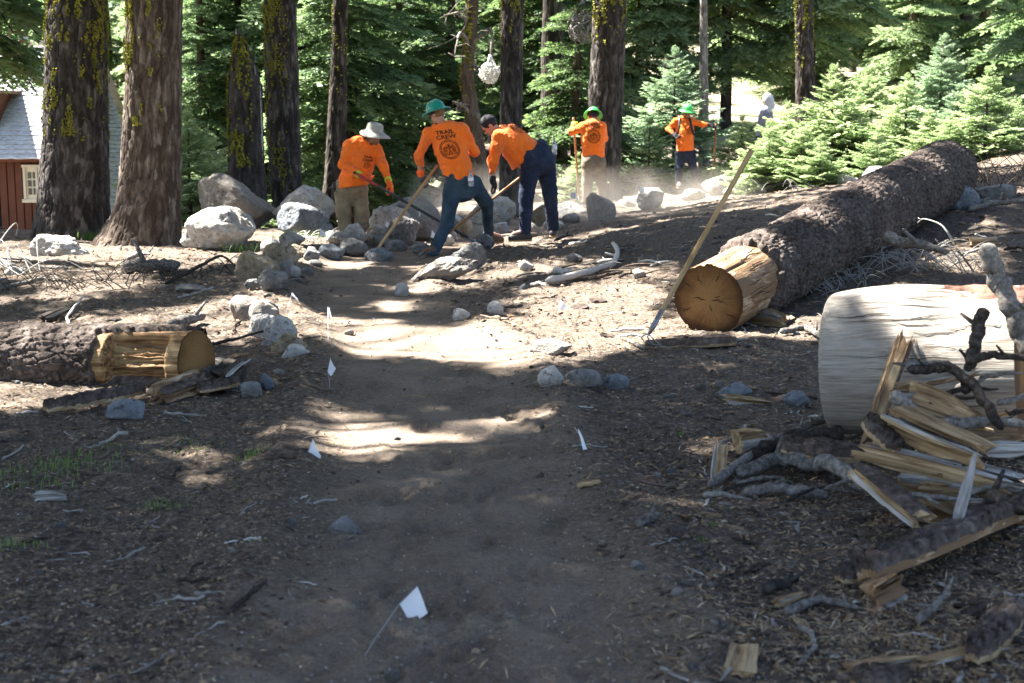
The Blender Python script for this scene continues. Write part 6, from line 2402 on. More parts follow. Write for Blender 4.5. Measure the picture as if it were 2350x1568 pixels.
hafted("tall wooden pole tool under the hand of the worker in shoulder straps", atY(1643, 284, Y5 - .14), atY(1637, 424, Y5 - .1), .019, 'handle_dark', "hoe", "hoe", hoe_head, "hoe")
pk = thing("backpack", "small black backpack worn by the worker leaning on the pole", "backpack", K5['base'] + K5['sho'])
B0 = K5['sho']
F = Field(np.array([-.4, -.4, -.6]), np.array([.4, .4, .3]), .013)
bc = (K5['hips'] - B0) * .45 - K5['fwd'] * .20
F.ell(bc, [K5['X'], K5['fwd'], K5['up']], [.15, .085, .22], .02)
v, q = F.surf()
MB().add(v, q).build("pack", MAT['black_plastic'], pk)
for s in (-1, 1):
    P = [K5['X'] * .10 * s - K5['fwd'] * .12 + K5['up'] * .02, K5['X'] * .105 * s + K5['up'] * .085, K5['X'] * .11 * s + K5['fwd'] * .13 + K5['up'] * .0, K5['X'] * .125 * s + K5['fwd'] * .195 - K5['up'] * .14, K5['X'] * .165 * s + K5['fwd'] * .15 - K5['up'] * .28, K5['X'] * .19 * s - K5['fwd'] * .05 - K5['up'] * .32]
    P = np.array(P)
    ti = np.linspace(0, 5, 24)
    P = np.stack([np.interp(ti, np.arange(6), P[:, c_]) for c_ in range(3)], -1)
    MB().add(*tube(P, .024, 8)).build("strap", MAT['black_plastic'], pk)

# ---------- hooded person behind the young firs
Y6 = 29.8
J = joints(Y6, dict(head=(1760, 231, -.02), shL=(1766, 258, .10), shR=(1750, 256, -.14), elL=(1772, 295, .15), wrL=(1765, 322, .0), hdL=(1760, 334, -.05), elR=(1742, 288, -.2), wrR=(1738, 316, -.26), hdR=(1737, 330, -.28),
                    hipL=(1768, 335, .08), hipR=(1756, 335, -.08), knL=(1766, 385, .06), knR=(1756, 385, -.1), anL=(1768, 430, .08), anR=(1756, 430, -.1), hem=(1762, 340, 0)),
           look=(-.85, .1, -.25), footL=(-1, 0, 0), footR=(-1, .1, 0))
gz = float(H(J['anL'][0], J['anL'][1]))
r6, J6, K6 = person("person in a pale grey hood and grey jacket half hidden by the young firs", J, dict(build=.98, trousers='navy', shirt='hood_dark', seed=15, h=.014, boots='boot_dark', gloveL=('glove_black',), gloveR=('glove_black',)))
F = Field(K6['head'] - .25, K6['head'] + .25, .012)
F.ell(K6['head'] + K6['hu'] * .01 - K6['hf'] * .02, [K6['hf'], K6['hx'], K6['hu']], [.125, .115, .145], .03)
F.cone(K6['head'] - K6['hu'] * .12 - K6['hf'] * .04, K6['sho'], .10, .13, .04)
F.cut(K6['head'] + K6['hf'] * .075, K6['hf'])
F.folds(.006, (14, 14, 14), 8)
v, q = F.surf()
MB().add(v, q).build("hood", MAT['hood_grey'], r6)

# ---------- water bottles in back pockets
k = NT("bottle_plastic", .12, .5)
k.b.inputs["Base Color"].default_value = (.86, .88, .92, 1)
k.b.inputs["Transmission Weight"].default_value = .75
MAT['bottle'] = k.m
m_plain('bottle_label', (.78, .72, .70), .5, .4, .1, 30)


def bottle(label, p, axis, s=1.0):
    axis = nrm(axis)
    t = thing("water_bottle", label, "bottle", p)
    zz = np.array([0, .01, .03, .06, .10, .13, .15, .165, .18]) * s
    rr = np.array([.028, .033, .033, .031, .033, .031, .02, .013, .013]) * s
    MB().add(*tube(zz[:, None] * axis, rr, 16)).build("shell", MAT['bottle'], t)
    MB().add(*tube(np.array([[.178 * s], [.2 * s]]) * axis, .0155 * s, 14)).build("cap", MAT['hat_grey'], t)
    MB().add(*tube(np.array([[.07 * s], [.11 * s]]) * axis, .0345 * s, 16, False)[:2]).build("paper_band", MAT['bottle_label'], t)
    return t


bottle("clear water bottle in the back pocket of the bending worker's navy jeans", atY(1272, 356, Y3 - .02), [.0, 0, 1], 1.0)
bottle("clear water bottle in the back pocket of the spread-legged worker's jeans", atY(1082, 428, Y2 - .17), [-.08, -.1, 1], .95)
# ------------------------------------------------------------------ marking flags
k = NT("flag_white", .5, .3)
k.b.inputs["Base Color"].default_value = (.84, .85, .86, 1)
tl = k.n("ShaderNodeBsdfTranslucent")
tl.inputs[0].default_value = (.84, .85, .86, 1)
mx = k.n("ShaderNodeMixShader")
mx.inputs[0].default_value = .35
k.l(k.b.outputs[0], mx.inputs[1])
k.l(tl.outputs[0], mx.inputs[2])
k.l(mx.outputs[0], k.t.nodes["Material Output"].inputs[0])
MAT['flag'] = k.m
m_plain('wire', (.30, .30, .31), .5, .4, .1, 20)


def flag(label, cs, foot, Y, seed=0, thick=.0012):
    """wire stake flag: corners cs in working pixels (first two on the wire side), wire foot pixel"""
    C = [atY(x, y, Y + dy) for (x, y, dy) in cs]
    fp = gp(*foot)
    t = thing("marking_flag", label, "flag", fp)
    C = [c - fp for c in C]
    n = 9
    u = np.linspace(0, 1, n)
    U, W = np.meshgrid(u, u, indexing='ij')
    G = ((1 - U) * (1 - W))[..., None] * C[0] + ((1 - U) * W)[..., None] * C[1] + (U * W)[..., None] * C[2] + (U * (1 - W))[..., None] * C[3]
    nn = nrm(np.cross(C[3] - C[0], C[1] - C[0]))
    sz = np.linalg.norm(C[2] - C[0])
    G = G + (sz * .07 * np.sin(U * 3.3 + seed) * (1 - .3 * W))[..., None] * nn
    MB().add(G + nn * thick / 2, gridq(n, n)).add(G - nn * thick / 2, gridq(n, n)[:, ::-1]).build("cloth", MAT['flag'], t)
    a = C[0] + (C[0] - C[1]) * .05
    MB().add(*tube([a, C[1], C[1] * .45 + [.004, 0, 0], [0, 0, -.03]], .0009 + .00007 * Y, 6)).build("wire", MAT['wire'], t)
    return t


flag("large white marking flag bent over the shaded trail, rock tip behind it", [(956, 1347, 0), (916, 1387, 0), (944, 1434, -.02), (983, 1407, -.03)], (800, 1545), 4.35, 1)
flag("white marking flag at the left trail edge before the notched log", [(717, 1010, 0), (702, 1050, 0), (733, 1064, -.02), (738, 1046, -.02)], (722, 1125), 6.4, 2)
flag("white marking flag in the shade just below the bright sun patch", [(758, 822, 0), (752, 852, 0), (760, 864, -.02), (771, 846, -.02)], (757, 900), 8.3, 3)
flag("white marking flag against the bright sun patch", [(752, 706, 0), (752, 730, 0), (763, 733, -.02), (757, 708, -.02)], (752, 795), 10.0, .5)
flag("white marking flag standing over the trail-side rock pile", [(670, 672, 0), (669, 678, 0), (686, 693, -.02), (683, 684, -.02)], (654, 722), 11.4, 2)
flag("white marking flag beside the sun-hat worker's boots", [(734, 524, 0), (733, 541, 0), (744, 544, 0), (748, 536, 0)], (738, 560), 17.6, 1)
flag("white marking flag on the long flat-topped rock", [(1003, 612, 0), (998, 623, 0), (1011, 632, 0), (1020, 622, 0)], (990, 642), 14.6, 2)
flag("tattered white marking flag in the middle of the bank", [(1287, 688, 0), (1280, 712, 0), (1294, 712, 0), (1301, 702, 0)], (1284, 716), 10.9, 1)
flag("narrow folded white flag fallen beside a stick right of the trail", [(1324, 985, 0), (1326, 995, 0), (1340, 1032, -.06), (1350, 1030, -.05)], (1312, 970), 6.55, 1)
flag("white marking flag on the rough dark rock below the crossing handles", [(886, 508, 0), (883, 518, 0), (893, 526, 0), (899, 516, 0)], (884, 545), 18.4, 1)
flag("white marking flag behind the teal-helmet worker's shin", [(991, 528, 0), (988, 545, 0), (998, 548, 0), (1002, 540, 0)], (990, 565), 17.4, 2)
flag("thin white marking flag among the rocks behind the crew", [(961, 482, 0), (961, 500, 0), (964, 500, 0), (965, 483, 0)], (961, 530), 19.0, 2)
flag("leaning white marking flag beside the sun-white wedge rock", [(1470, 427, 0), (1464, 436, 0), (1474, 444, 0), (1480, 434, 0)], (1437, 470), 22.0, 1)
flag("white marking flag standing in the dust by the back-turned worker", [(1311, 442, 0), (1310, 456, 0), (1321, 457, 0), (1321, 443, 0)], (1309, 492), 22.5, 1)

# ------------------------------------------------------------------ the cultivator rake leaning on the sawn log
a, b = atY(1725, 345, 9.75), atY(1494, 758, 9.35)


def fork_head(t, d):
    side = nrm(np.cross(d, [0, 0, 1.]))
    dn = nrm(np.cross(side, d))
    MB().add(*tube([-d * .16, -d * .02, d * .03], [.0175, .019, .009], 12)).build("ferrule", MAT['steel'], t)
    for i, s in enumerate((-1, 0, 1)):
        P = [d * .03, d * .05 + side * .05 * s, d * .06 + side * .085 * s - dn * .02, d * .07 + side * .10 * s - dn * .07, d * .05 + side * .105 * s - dn * .115]
        ti = np.linspace(0, 4, 14)
        P = np.stack([np.interp(ti, np.arange(5), np.array(P)[:, c]) for c in range(3)], -1)
        MB().add(*tube(P, np.linspace(.0055, .002, 14), 7)).build("tine", MAT['steel'], t)


hafted("long wooden hand cultivator with curved tines leaning on the sawn log", a, b, .0175, 'handle_wood', "cultivator", "hand tool", fork_head, "cultivator")

# ------------------------------------------------------------------ cabin on the left
m_plain('cabin_brown', (0.115, 0.045, 0.029), .8, .2, .14, 3)
m_plain('cabin_trim', (0.62, 0.56, 0.44), .7, .2, .06, 6)
m_plain('cabin_stone', (0.36, 0.33, 0.27), .9, .2, .25, 4, .4)
k = NT("shingle_grey", .85, .2)
k.color(k.ramp(k.noise(k.world((2, 2, 6)), 4, 4), [(.3, (.23, .235, .25)), (.5, (.33, .335, .35)), (.7, (.44, .44, .45))]))
MAT['shingle'] = k.m
k = NT("window_glass", .08, .5)
k.b.inputs["Base Color"].default_value = (.05, .06, .055, 1)
MAT['glass'] = k.m
YC = 37.0
cab = thing("cabin", "brown board cabin with a steep grey shingle roof and a white-framed window", "cabin", (0, YC, 0))


def cb(x, y, dy=0.0):
    p = atY(x, y, YC + dy)
    return p - np.array([0, YC, 0])


def panel(name, corners, th, mat, parent, smooth=False):
    C = np.array(corners)
    nn = nrm(np.cross(C[1] - C[0], C[3] - C[0])) * th
    V = np.concatenate([C, C + nn])
    return MB().add(V, [[3, 2, 1, 0], [4, 5, 6, 7], [0, 1, 5, 4], [1, 2, 6, 5], [2, 3, 7, 6], [3, 0, 4, 7]]).build(name, MAT[mat], parent, smooth)


zt, zb = cb(50, 362)[2], cb(50, 556)[2]
x0, x1 = cb(-160, 450)[0], cb(140, 450)[0]
core = panel("wall", [(x0, .05, zb), (x1, .05, zb), (x1, .05, zt + .1), (x0, .05, zt + .1)], -.12, 'cabin_brown', cab)
# side and back walls give the house its depth
for (xa, nm) in ((x1, "side_wall"), (x0, "side_wall")):
    v, q = box(xa, 3.2, (zt + zb) / 2, .12, 6.1, zt - zb)
    MB().add(v, q).build(nm, MAT['cabin_brown'], cab, False)
bw = cb(18, 450)[0] - cb(0, 450)[0]
x = x0
i = 0
while x < x1:
    v, q = box(x + bw / 2 - .012, .0, (zt + zb) / 2 + .03, bw - .03, .05 + .012 * (i % 2), zt - zb - .05)
    MB().add(v, q).build("board", MAT['cabin_brown'], core, False)
    x += bw
    i += 1
v, q = box((x0 + x1) / 2, .3, zb - .55, x1 - x0 + .1, .7, 1.1)
MB().add(v, q).build("foundation", MAT['cabin_stone'], cab, False)
# window: frame, mullions, twelve panes
wl, wr, wt, wb = cb(38, 0)[0], cb(95, 0)[0], cb(60, 384)[2], cb(60, 458)[2]
win = panel("window", [(wl, -.06, wb), (wr, -.06, wb), (wr, -.06, wt), (wl, -.06, wt)], .03, 'cabin_trim', cab)
ww, wh = wr - wl, wt - wb
for i in range(2):
    for j in range(2):
        for r_ in range(3):
            cx_ = wl + ww * (.09 + .41 * i + .205 * j + .115 + (.0 if i == 0 else .02))
            cz_ = wb + wh * (.14 + .25 * r_ + .115)
            v, q = box(cx_, -.095, cz_, ww * .15, .012, wh * .20)
            MB().add(v, q).build("pane", MAT['glass'], win, False)
for (cx_, cz_, sx, sz) in ((wl + ww / 2, wb - .03, ww + .16, .09), (wl + ww / 2, wt + .03, ww + .12, .07), (wl, (wb + wt) / 2, .06, wh), (wr, (wb + wt) / 2, .06, wh), (wl + ww * .5, (wb + wt) / 2, .05, wh * .98)):
    v, q = box(cx_, -.115, cz_, sx, .05, sz)
    MB().add(v, q).build("frame", MAT['cabin_trim'], win, False)


def roof(name, xa, xb, y_eave, z_eave, y_ridge, z_ridge, n, parent, mat='shingle', cutr=None):
    """stepped shingle courses from eave to ridge; cutr(f) moves the right end"""
    rf = thing(name, None, None, (0, 0, 0)) if False else None
    base = panel(name, [(xa, y_eave, z_eave), (xb if cutr is None else cutr(1.0) - .05, y_eave, z_eave), (xb if cutr is None else cutr(1.0) - .05, y_ridge, z_ridge), (xa, y_ridge, z_ridge)], -.10, 'cabin_brown', parent)
    dy, dz = (y_ridge - y_eave) / n, (z_ridge - z_eave) / n
    nx, nz = -dz / math.hypot(dy, dz), dy / math.hypot(dy, dz)
    rg = np.random.default_rng(4)
    for i in range(n):
        xr = xb if cutr is None else cutr((i + .5) / n)
        m = 40
        xs_ = np.linspace(xa - .08, xr + .08, m)
        jag = rg.uniform(-.012, .012, m)
        lo = np.stack([xs_, np.full(m, y_eave + dy * (i - .12)) + 0 * jag, np.full(m, z_eave + dz * (i - .12)) + jag], -1)
        hi = np.stack([xs_, np.full(m, y_eave + dy * (i + 1.05)), np.full(m, z_eave + dz * (i + 1.05))], -1)
        nv = np.array([0, nx, nz])
        a_, b_, c_, d_ = lo + nv * .034, hi + nv * .010, lo + nv * .006, hi + nv * .002
        G = np.stack([c_, a_, b_, d_])
        MB().add(G, gridq(4, m)).build("shingle_course", MAT[mat], base, False)
    return base


zr = cb(50, 108, 4)[2]
roof("roof", x0 - .3, cb(140, 300)[0], -.45, zt - .02, 3.6, zr, 26, cab)
roof("rear_roof", x0 - .3, cb(140, 300)[0], 7.6, zt - .02, 3.65, zr - .02, 6, cab)
ridge = panel("ridge_board", [(x0, 3.55, zr), (cb(125, 110, 4)[0], 3.55, zr), (cb(125, 110, 4)[0], 3.55, zr + .16), (x0, 3.55, zr + .16)], .14, 'cabin_trim', cab)
# lower wing roof seen between the two big trunks
zw0, zw1 = cb(270, 505, 1.0)[2], cb(270, 190, 5)[2]
xw0, xw1 = cb(142, 300, 1)[0], cb(300, 300, 1)[0]
roof("wing_roof", xw0, xw1, 1.0, zw0, 4.6, zw1, 32, cab, cutr=lambda f: float(np.interp(f, [0, .45, .5, 1], [xw1, xw1 - .3, cb(290, 300, 2.8)[0], cb(243, 300, 4.6)[0]])))
v, q = box((xw0 + xw1) / 2, 3.4, (zw0 + zb) / 2 - .6, xw1 - xw0 - .2, 4.2, zw0 - zb + 1.4)
MB().add(v, q).build("wing_wall", MAT['cabin_brown'], cab, False)
# chimney and dormer
v, q = box(cb(52, 120, 3.2)[0], 2.9, cb(52, 110, 3)[2], .42, .42, .9)
ch = MB().add(v, q).build("chimney", MAT['cabin_brown'], cab, False)
v, q = box(cb(52, 120, 3.2)[0], 2.9, cb(52, 88, 3)[2], .5, .5, .07)
MB().add(v, q).build("cap", MAT['shingle'], ch, False)
dz_, dx_ = cb(0, 215, .8)[2], cb(0, 215, .8)[0]
v, q = box(dx_ - .5, 1.3, dz_ - .42, .95, 1.6, .9)
dm = MB().add(v, q).build("dormer", MAT['cabin_brown'], cab, False)
v, q = box(dx_ - .45, 1.1, dz_ + .04, 1.35, 2.0, .08)
MB().add(v, q).build("dormer_roof", MAT['cabin_brown'], dm, False)

# the far building whose shingles show between trunks and boulders
YF_ = 44.0
pb = atY(455, 430, YF_)
far = thing("shed", "far building with a pale shingle roof glimpsed between the trunks", "building", (pb[0], YF_, 0))
xa, xb = atY(402, 430, YF_)[0] - pb[0] - 1.0, atY(625, 430, YF_)[0] - pb[0]
z0_, z1_ = atY(455, 505, YF_)[2], atY(455, 325, YF_ + 4)[2]
roof("roof", xa, xb, 0, z0_, 4.0, z1_, 18, far)
v, q = box((xa + xb) / 2, 3.0, z0_ - .7, xb - xa - .4, 5.2, 1.6)
MB().add(v, q).build("wall", MAT['cabin_stone'], far, False)
# ------------------------------------------------------------------ forest litter
k = NT("litter", .9, .15)
k.color(k.attr("Col", "Color"))
MAT['litter'] = k.m

rg = np.random.default_rng(900)


def spots(n, y0, y1, trail_keep=.0, pw=1.0):
    """random ground spots, denser near the viewer; few on the trail"""
    out = []
    while sum(len(o) for o in out) < n:
        m = n
        y = 1 / rg.uniform((1 / y1) ** pw, (1 / y0) ** pw, m) ** (1 / pw)
        x = rg.uniform(-1, 1, m) * (.45 * y + .5)
        tw_ = trail_w(x, y)
        keep = (tw_ > rg.uniform(-.28, .2, m)) | (rg.random(m) < trail_keep)
        out.append(np.stack([x[keep], y[keep]], -1))
    return np.concatenate(out)[:n]


def scatter(name, label, n, y0, y1, lr, wr, pal, thick, seed, trail_keep=.0, pw=1.0, pitch=.25, clump=None):
    """n small faceted slivers lying on the ground as one sheet of stuff"""
    p = spots(n, y0, y1, trail_keep, pw)
    if clump is not None:
        keep = fbm(np.stack([p[:, 0] * .9, p[:, 1] * .9, 0 * p[:, 0]], -1), 3, seed) > clump
        p = p[keep]
    n = len(p)
    z = H(p[:, 0], p[:, 1])
    far = np.clip(p[:, 1] / 7, .8, 2.2)
    L = rg.uniform(*lr, n) * far
    W = rg.uniform(*wr, n) * far
    T_ = W * thick
    az = rg.uniform(0, 2 * np.pi, n)
    pt = rg.normal(size=n) * pitch
    d = np.stack([np.cos(az) * np.cos(pt), np.sin(az) * np.cos(pt), np.sin(pt)], -1)
    s = np.stack([-np.sin(az), np.cos(az), rg.normal(size=n) * .2], -1)
    u = np.cross(d, s)
    c = np.stack([p[:, 0], p[:, 1], z + T_ * .6 + np.abs(np.sin(pt)) * L * .3], -1)
    # six-cornered sliver: pointed ends, raised back
    bend = rg.normal(size=n) * .18 * L
    V = np.stack([c - d * (L / 2)[:, None], c - s * (W / 2)[:, None] + s * bend[:, None] * .5, c + u * T_[:, None] + s * bend[:, None] * .5, c + s * (W / 2)[:, None] + s * bend[:, None] * .5, c + d * (L / 2)[:, None]], 1)
    b = np.arange(n)[:, None] * 5
    T = np.concatenate([b + [0, 1, 2], b + [0, 2, 3], b + [4, 2, 1], b + [4, 3, 2]])
    pal = np.asarray(pal)
    col = pal[rg.integers(len(pal), size=n)] * rg.uniform(.7, 1.3, (n, 1))
    o = MB().add(V.reshape(-1, 3), t=T, c=np.repeat(col, 5, 0)).build(name, MAT['litter'], None, False)
    return tag(o, label, "litter", None, "stuff")


GREYS = [(.19, .16, .13), (.14, .118, .096), (.28, .25, .21), (.10, .084, .07)]
BROWNS = [(.12, .085, .06), (.075, .052, .038), (.17, .12, .08), (.05, .037, .03), (.22, .16, .10)]
TANS = [(.38, .28, .16), (.30, .20, .105), (.45, .36, .24), (.26, .15, .07)]
scatter("needle_litter", "brown needles and bark crumbs covering the forest floor", 90000, 3.3, 24, (.012, .040), (.0016, .0042), BROWNS + GREYS[:2] + TANS[1:2], .6, 1, .022, 1.3, .3)
scatter("twig_litter", "fine grey twig bits strewn over the forest floor", 12000, 3.3, 26, (.02, .075), (.0022, .005), GREYS + BROWNS[:2], .8, 2, .0, 1.2, .2)
scatter("bark_litter", "small bark flakes strewn over the forest floor", 12000, 3.3, 24, (.02, .055), (.010, .026), BROWNS, .35, 3, .01, 1.2, .2)
scatter("chip_litter", "pale wood crumbs strewn over the forest floor", 3500, 3.3, 24, (.014, .04), (.005, .014), TANS + GREYS[2:3], .3, 4, .0, 1.2, .2)
scatter("grit", "small stones and crumbs on the trodden trail", 5200, 3.4, 20, (.006, .020), (.005, .014), [(.13, .11, .09), (.20, .18, .155), (.09, .075, .06), (.28, .26, .24)], .6, 5, 1.0, 1.2, .2)
for (nm, lb, nn_, lr_, wr_, pal_) in (("wood_crumbs", "tan splinters and crumbs in the litter around the firewood heap", 5200, (.015, .06), (.004, .012), TANS + GREYS[:1]), ("bark_crumbs", "dark bark crumbs in the litter around the firewood heap", 5200, (.02, .06), (.010, .028), BROWNS)):
    keep_spots = spots
    def spots(n, y0, y1, tk=0, pw=1.0):
        P = keep_spots(n * 3, y0, y1, 0, pw)
        return P[P[:, 0] > trail_x(P[:, 1]) + .75 + .25 * rg.random(len(P))][:n]
    scatter(nm, lb, nn_, 3.4, 7.0, lr_, wr_, pal_, .4, 8, 0, 1.3, .25)
    spots = keep_spots
# sawdust and shavings by the near right corner
p0 = gp(2230, 1480)
n = 2600
px, py = p0[0] + rg.normal(size=n) * .55, p0[1] + rg.normal(size=n) * .28
z = H(px, py)
az = rg.uniform(0, 6.28, n)
L, W = rg.uniform(.015, .075, n), rg.uniform(.0018, .006, n)
d = np.stack([np.cos(az), np.sin(az), rg.normal(size=n) * .25], -1)
s = np.stack([-np.sin(az), np.cos(az), rg.normal(size=n) * .3], -1)
c = np.stack([px, py, z + .012], -1)
V = np.stack([c - d * L[:, None] / 2, c - s * W[:, None] / 2 + [0, 0, .004], c + s * W[:, None] / 2 + [0, 0, .004], c + d * L[:, None] / 2], 1).reshape(-1, 3)
b = np.arange(n)[:, None] * 4
col = np.asarray(TANS)[rg.integers(4, size=n)] * rg.uniform(.6, 1.1, (n, 1))
tag(MB().add(V, t=np.concatenate([b + [0, 1, 2], b + [3, 2, 1]]), c=np.repeat(col, 4, 0)).build("shavings", MAT['litter'], None, False), "yellow wood shavings strewn below the firewood heap", "shavings", None, "stuff")

# ---- pieces one can pick out singly: sticks, bark flakes, wood chips, stones
m_plain('twig_brown', (.135, .10, .075), .9, .15, .3, 14)


def variants(kind, n, mats):
    out = []
    for i in range(n):
        r_ = np.random.default_rng(1000 + 37 * i + len(kind))
        m = MAT[mats[i % len(mats)]]
        if kind == 'stick':
            q_ = 9
            x = np.linspace(-.5, .5, q_)
            P = np.stack([x, .08 * np.cumsum(r_.normal(size=q_)) * .5, .02 * r_.normal(size=q_) + .03], -1)
            mb = MB().add(*tube(P, np.linspace(.045, .03, q_) * r_.uniform(.7, 1.1, q_), 6))
            if i % 2:
                j = r_.integers(2, 7)
                mb.add(*tube([P[j], P[j] + [.12, .15 * r_.choice([-1, 1]), .06]], [.025, .012], 5))
            out.append(mb.mesh("fallen_stick", m))
        elif kind == 'flake':
            q_, w_ = 12, 5
            th = np.arange(q_) * 2 * np.pi / q_
            rad = .5 * (1 + .22 * r_.normal(size=q_))
            ring = np.stack([np.cos(th) * rad, np.sin(th) * rad * r_.uniform(.35, .6), .03 * r_.normal(size=q_)], -1)
            top = ring * [.88, .85, 1] + [0, 0, r_.uniform(.10, .17)]
            V = np.concatenate([ring, top + r_.normal(size=top.shape) * .025, [[0, 0, top[:, 2].mean() + .03]]])
            out.append(MB().add(V, gridq(2, q_, True), [[2 * q_, q_ + j, q_ + (j + 1) % q_] for j in range(q_)]).mesh("bark_flake", m, False))
        elif kind == 'chip':
            V, q = box(0, 0, .06, 1, r_.uniform(.22, .4), r_.uniform(.08, .14))
            V = V + r_.normal(size=V.shape) * [.09, .035, .02]
            out.append(MB().add(V, q).mesh("wood_chip", m, False))
        else:
            v, f = rock_shape(3000 + i, 3, 10, .05)
            out.append(MB().add(v * [.5, .42, .33], t=f).mesh("stone", m))
    return out


VS = {'stick': variants('stick', 10, ['wood_grey', 'twig_grey', 'twig_brown', 'bark_dark', 'twig_white']), 'flake': variants('flake', 9, ['log_bark', 'bark_dark', 'bark_brown']),
      'chip': variants('chip', 8, ['wood_fresh', 'wood_rot', 'wood_orange', 'wood_grey']), 'stone': variants('stone', 8, ['rock_grey', 'rock_pale', 'rock_blue', 'rock_tan'])}
DESC = {'stick': ("fallen_stick", "stick", ["weathered grey", "grey forked", "thin brown", "dark bark-covered", "bleached whitish"], "twig lying on the litter"),
        'flake': ("bark_flake", "bark", ["dark purplish", "blackish", "brown"], "flake of bark lying on the litter"),
        'chip': ("wood_chip", "wood chip", ["fresh yellow", "rotten brown", "orange", "weathered grey"], "chip of wood lying on the litter"),
        'stone': ("stone", "stone", ["small grey", "small pale", "small bluish", "small tan"], "stone lying on the litter")}


def strew(kind, n, y0, y1, size, pw=1.3, tilt=.12, trail_keep=0.0, right=False):
    name, cat, looks, tail = DESC[kind]
    P = spots(n if not right else n * 4, y0, y1, trail_keep, pw)
    if right:
        P = P[P[:, 0] > trail_x(P[:, 1]) + .8][:n]
    for i, (x, y) in enumerate(P):
        j = int(rg.integers(len(VS[kind])))
        o = link(name, VS[kind][j])
        s = rg.uniform(*size) * float(np.clip(y / 7, .75, 1.9))
        o.location = (x, y, float(H(x, y)) + (.0 if kind != 'stone' else s * .10))
        th = s * rg.uniform(.7, 1.2)
        o.scale = (s, s * (.75 if kind == 'stick' else 1) , th * (.8 if kind != 'stick' else .75))
        o.rotation_euler = (rg.normal() * tilt, rg.normal() * tilt, rg.uniform(0, 6.28))
        zone = "left of the trail" if x < trail_x(y) else "right of the trail"
        if y > 12.5:
            zone = "on the flat before the boulders" if x < trail_x(y) else "on the bank beyond the sawn log"
        look = looks[j % len(looks)]
        tag(o, "%s %s %s" % (look, tail, zone), cat, "%s %ss %s" % (look, kind, zone))


strew('stick', 285, 3.5, 21, (.10, .30), 1.1)
strew('flake', 190, 3.5, 16, (.04, .12), 1.3, .2)
strew('flake', 100, 3.4, 5.6, (.07, .17), 1.3, .25, 0, True)
strew('chip', 150, 3.5, 15, (.03, .09), 1.3)
strew('chip', 110, 3.4, 5.6, (.05, .14), 1.3, .2, 0, True)
strew('stone', 150, 3.6, 18, (.03, .08), 1.2, .4, .15)
strew('stone', 45, 3.5, 14, (.018, .05), 1.2, .5, 1.0)
# ------------------------------------------------------------------ dust raised by the digging
k = NT("dust", 1, 0)
k.t.nodes.remove(k.b)
pv = k.n("ShaderNodeVolumePrincipled")
pv.inputs["Color"].default_value = (.86, .78, .68, 1)
pv.inputs["Anisotropy"].default_value = .3
tc = k.n("ShaderNodeTexCoord")
nz = k.noise(tc.outputs["Object"], .9, 3, .6)
sp = k.n("ShaderNodeSeparateXYZ")
k.l(tc.outputs["Object"], sp.inputs[0])
hz = k.n("ShaderNodeMapRange")
hz.inputs[1].default_value, hz.inputs[2].default_value, hz.inputs[3].default_value, hz.inputs[4].default_value = .05, .85, 1, 0
k.l(sp.outputs[2], hz.inputs[0])
ex = k.n("ShaderNodeMapRange")
ex.inputs[1].default_value, ex.inputs[2].default_value = .45, .62
k.l(nz, ex.inputs[0])
k.l(k.math('MULTIPLY', k.math('MULTIPLY', hz.outputs[0], ex.outputs[0]), .20), pv.inputs["Density"])
k.l(pv.outputs[0], k.t.nodes["Material Output"].inputs["Volume"])
c = at(1330, 480, 23.5)
v, q = box(0, 0, .45, 5.2, 6.0, 1.1)
o = MB().add(v, q).build("dust_cloud", k.m, None, False, (1.0, 22.5, 0.0))
tag(o, "thin pale dust cloud drifting over the far trail", "dust", None, "stuff")
# ------------------------------------------------------------------ high crowns: foliage laid out along the sun's rays to cast the dappled shade
def inpoly(px, py, poly):
    poly = np.asarray(poly, float)
    c = np.zeros(np.shape(px), bool)
    j = len(poly) - 1
    for i in range(len(poly)):
        xi, yi = poly[i]
        xj, yj = poly[j]
        c ^= ((yi > py) != (yj > py)) & (px < (xj - xi) * (py - yi) / (yj - yi + 1e-12) + xi)
        j = i
    return c


def ell(cx, cy, rx, ry, n=14):
    return [(cx + rx * math.cos(a), cy + ry * math.sin(a)) for a in np.linspace(0, 2 * np.pi, n, endpoint=False)]


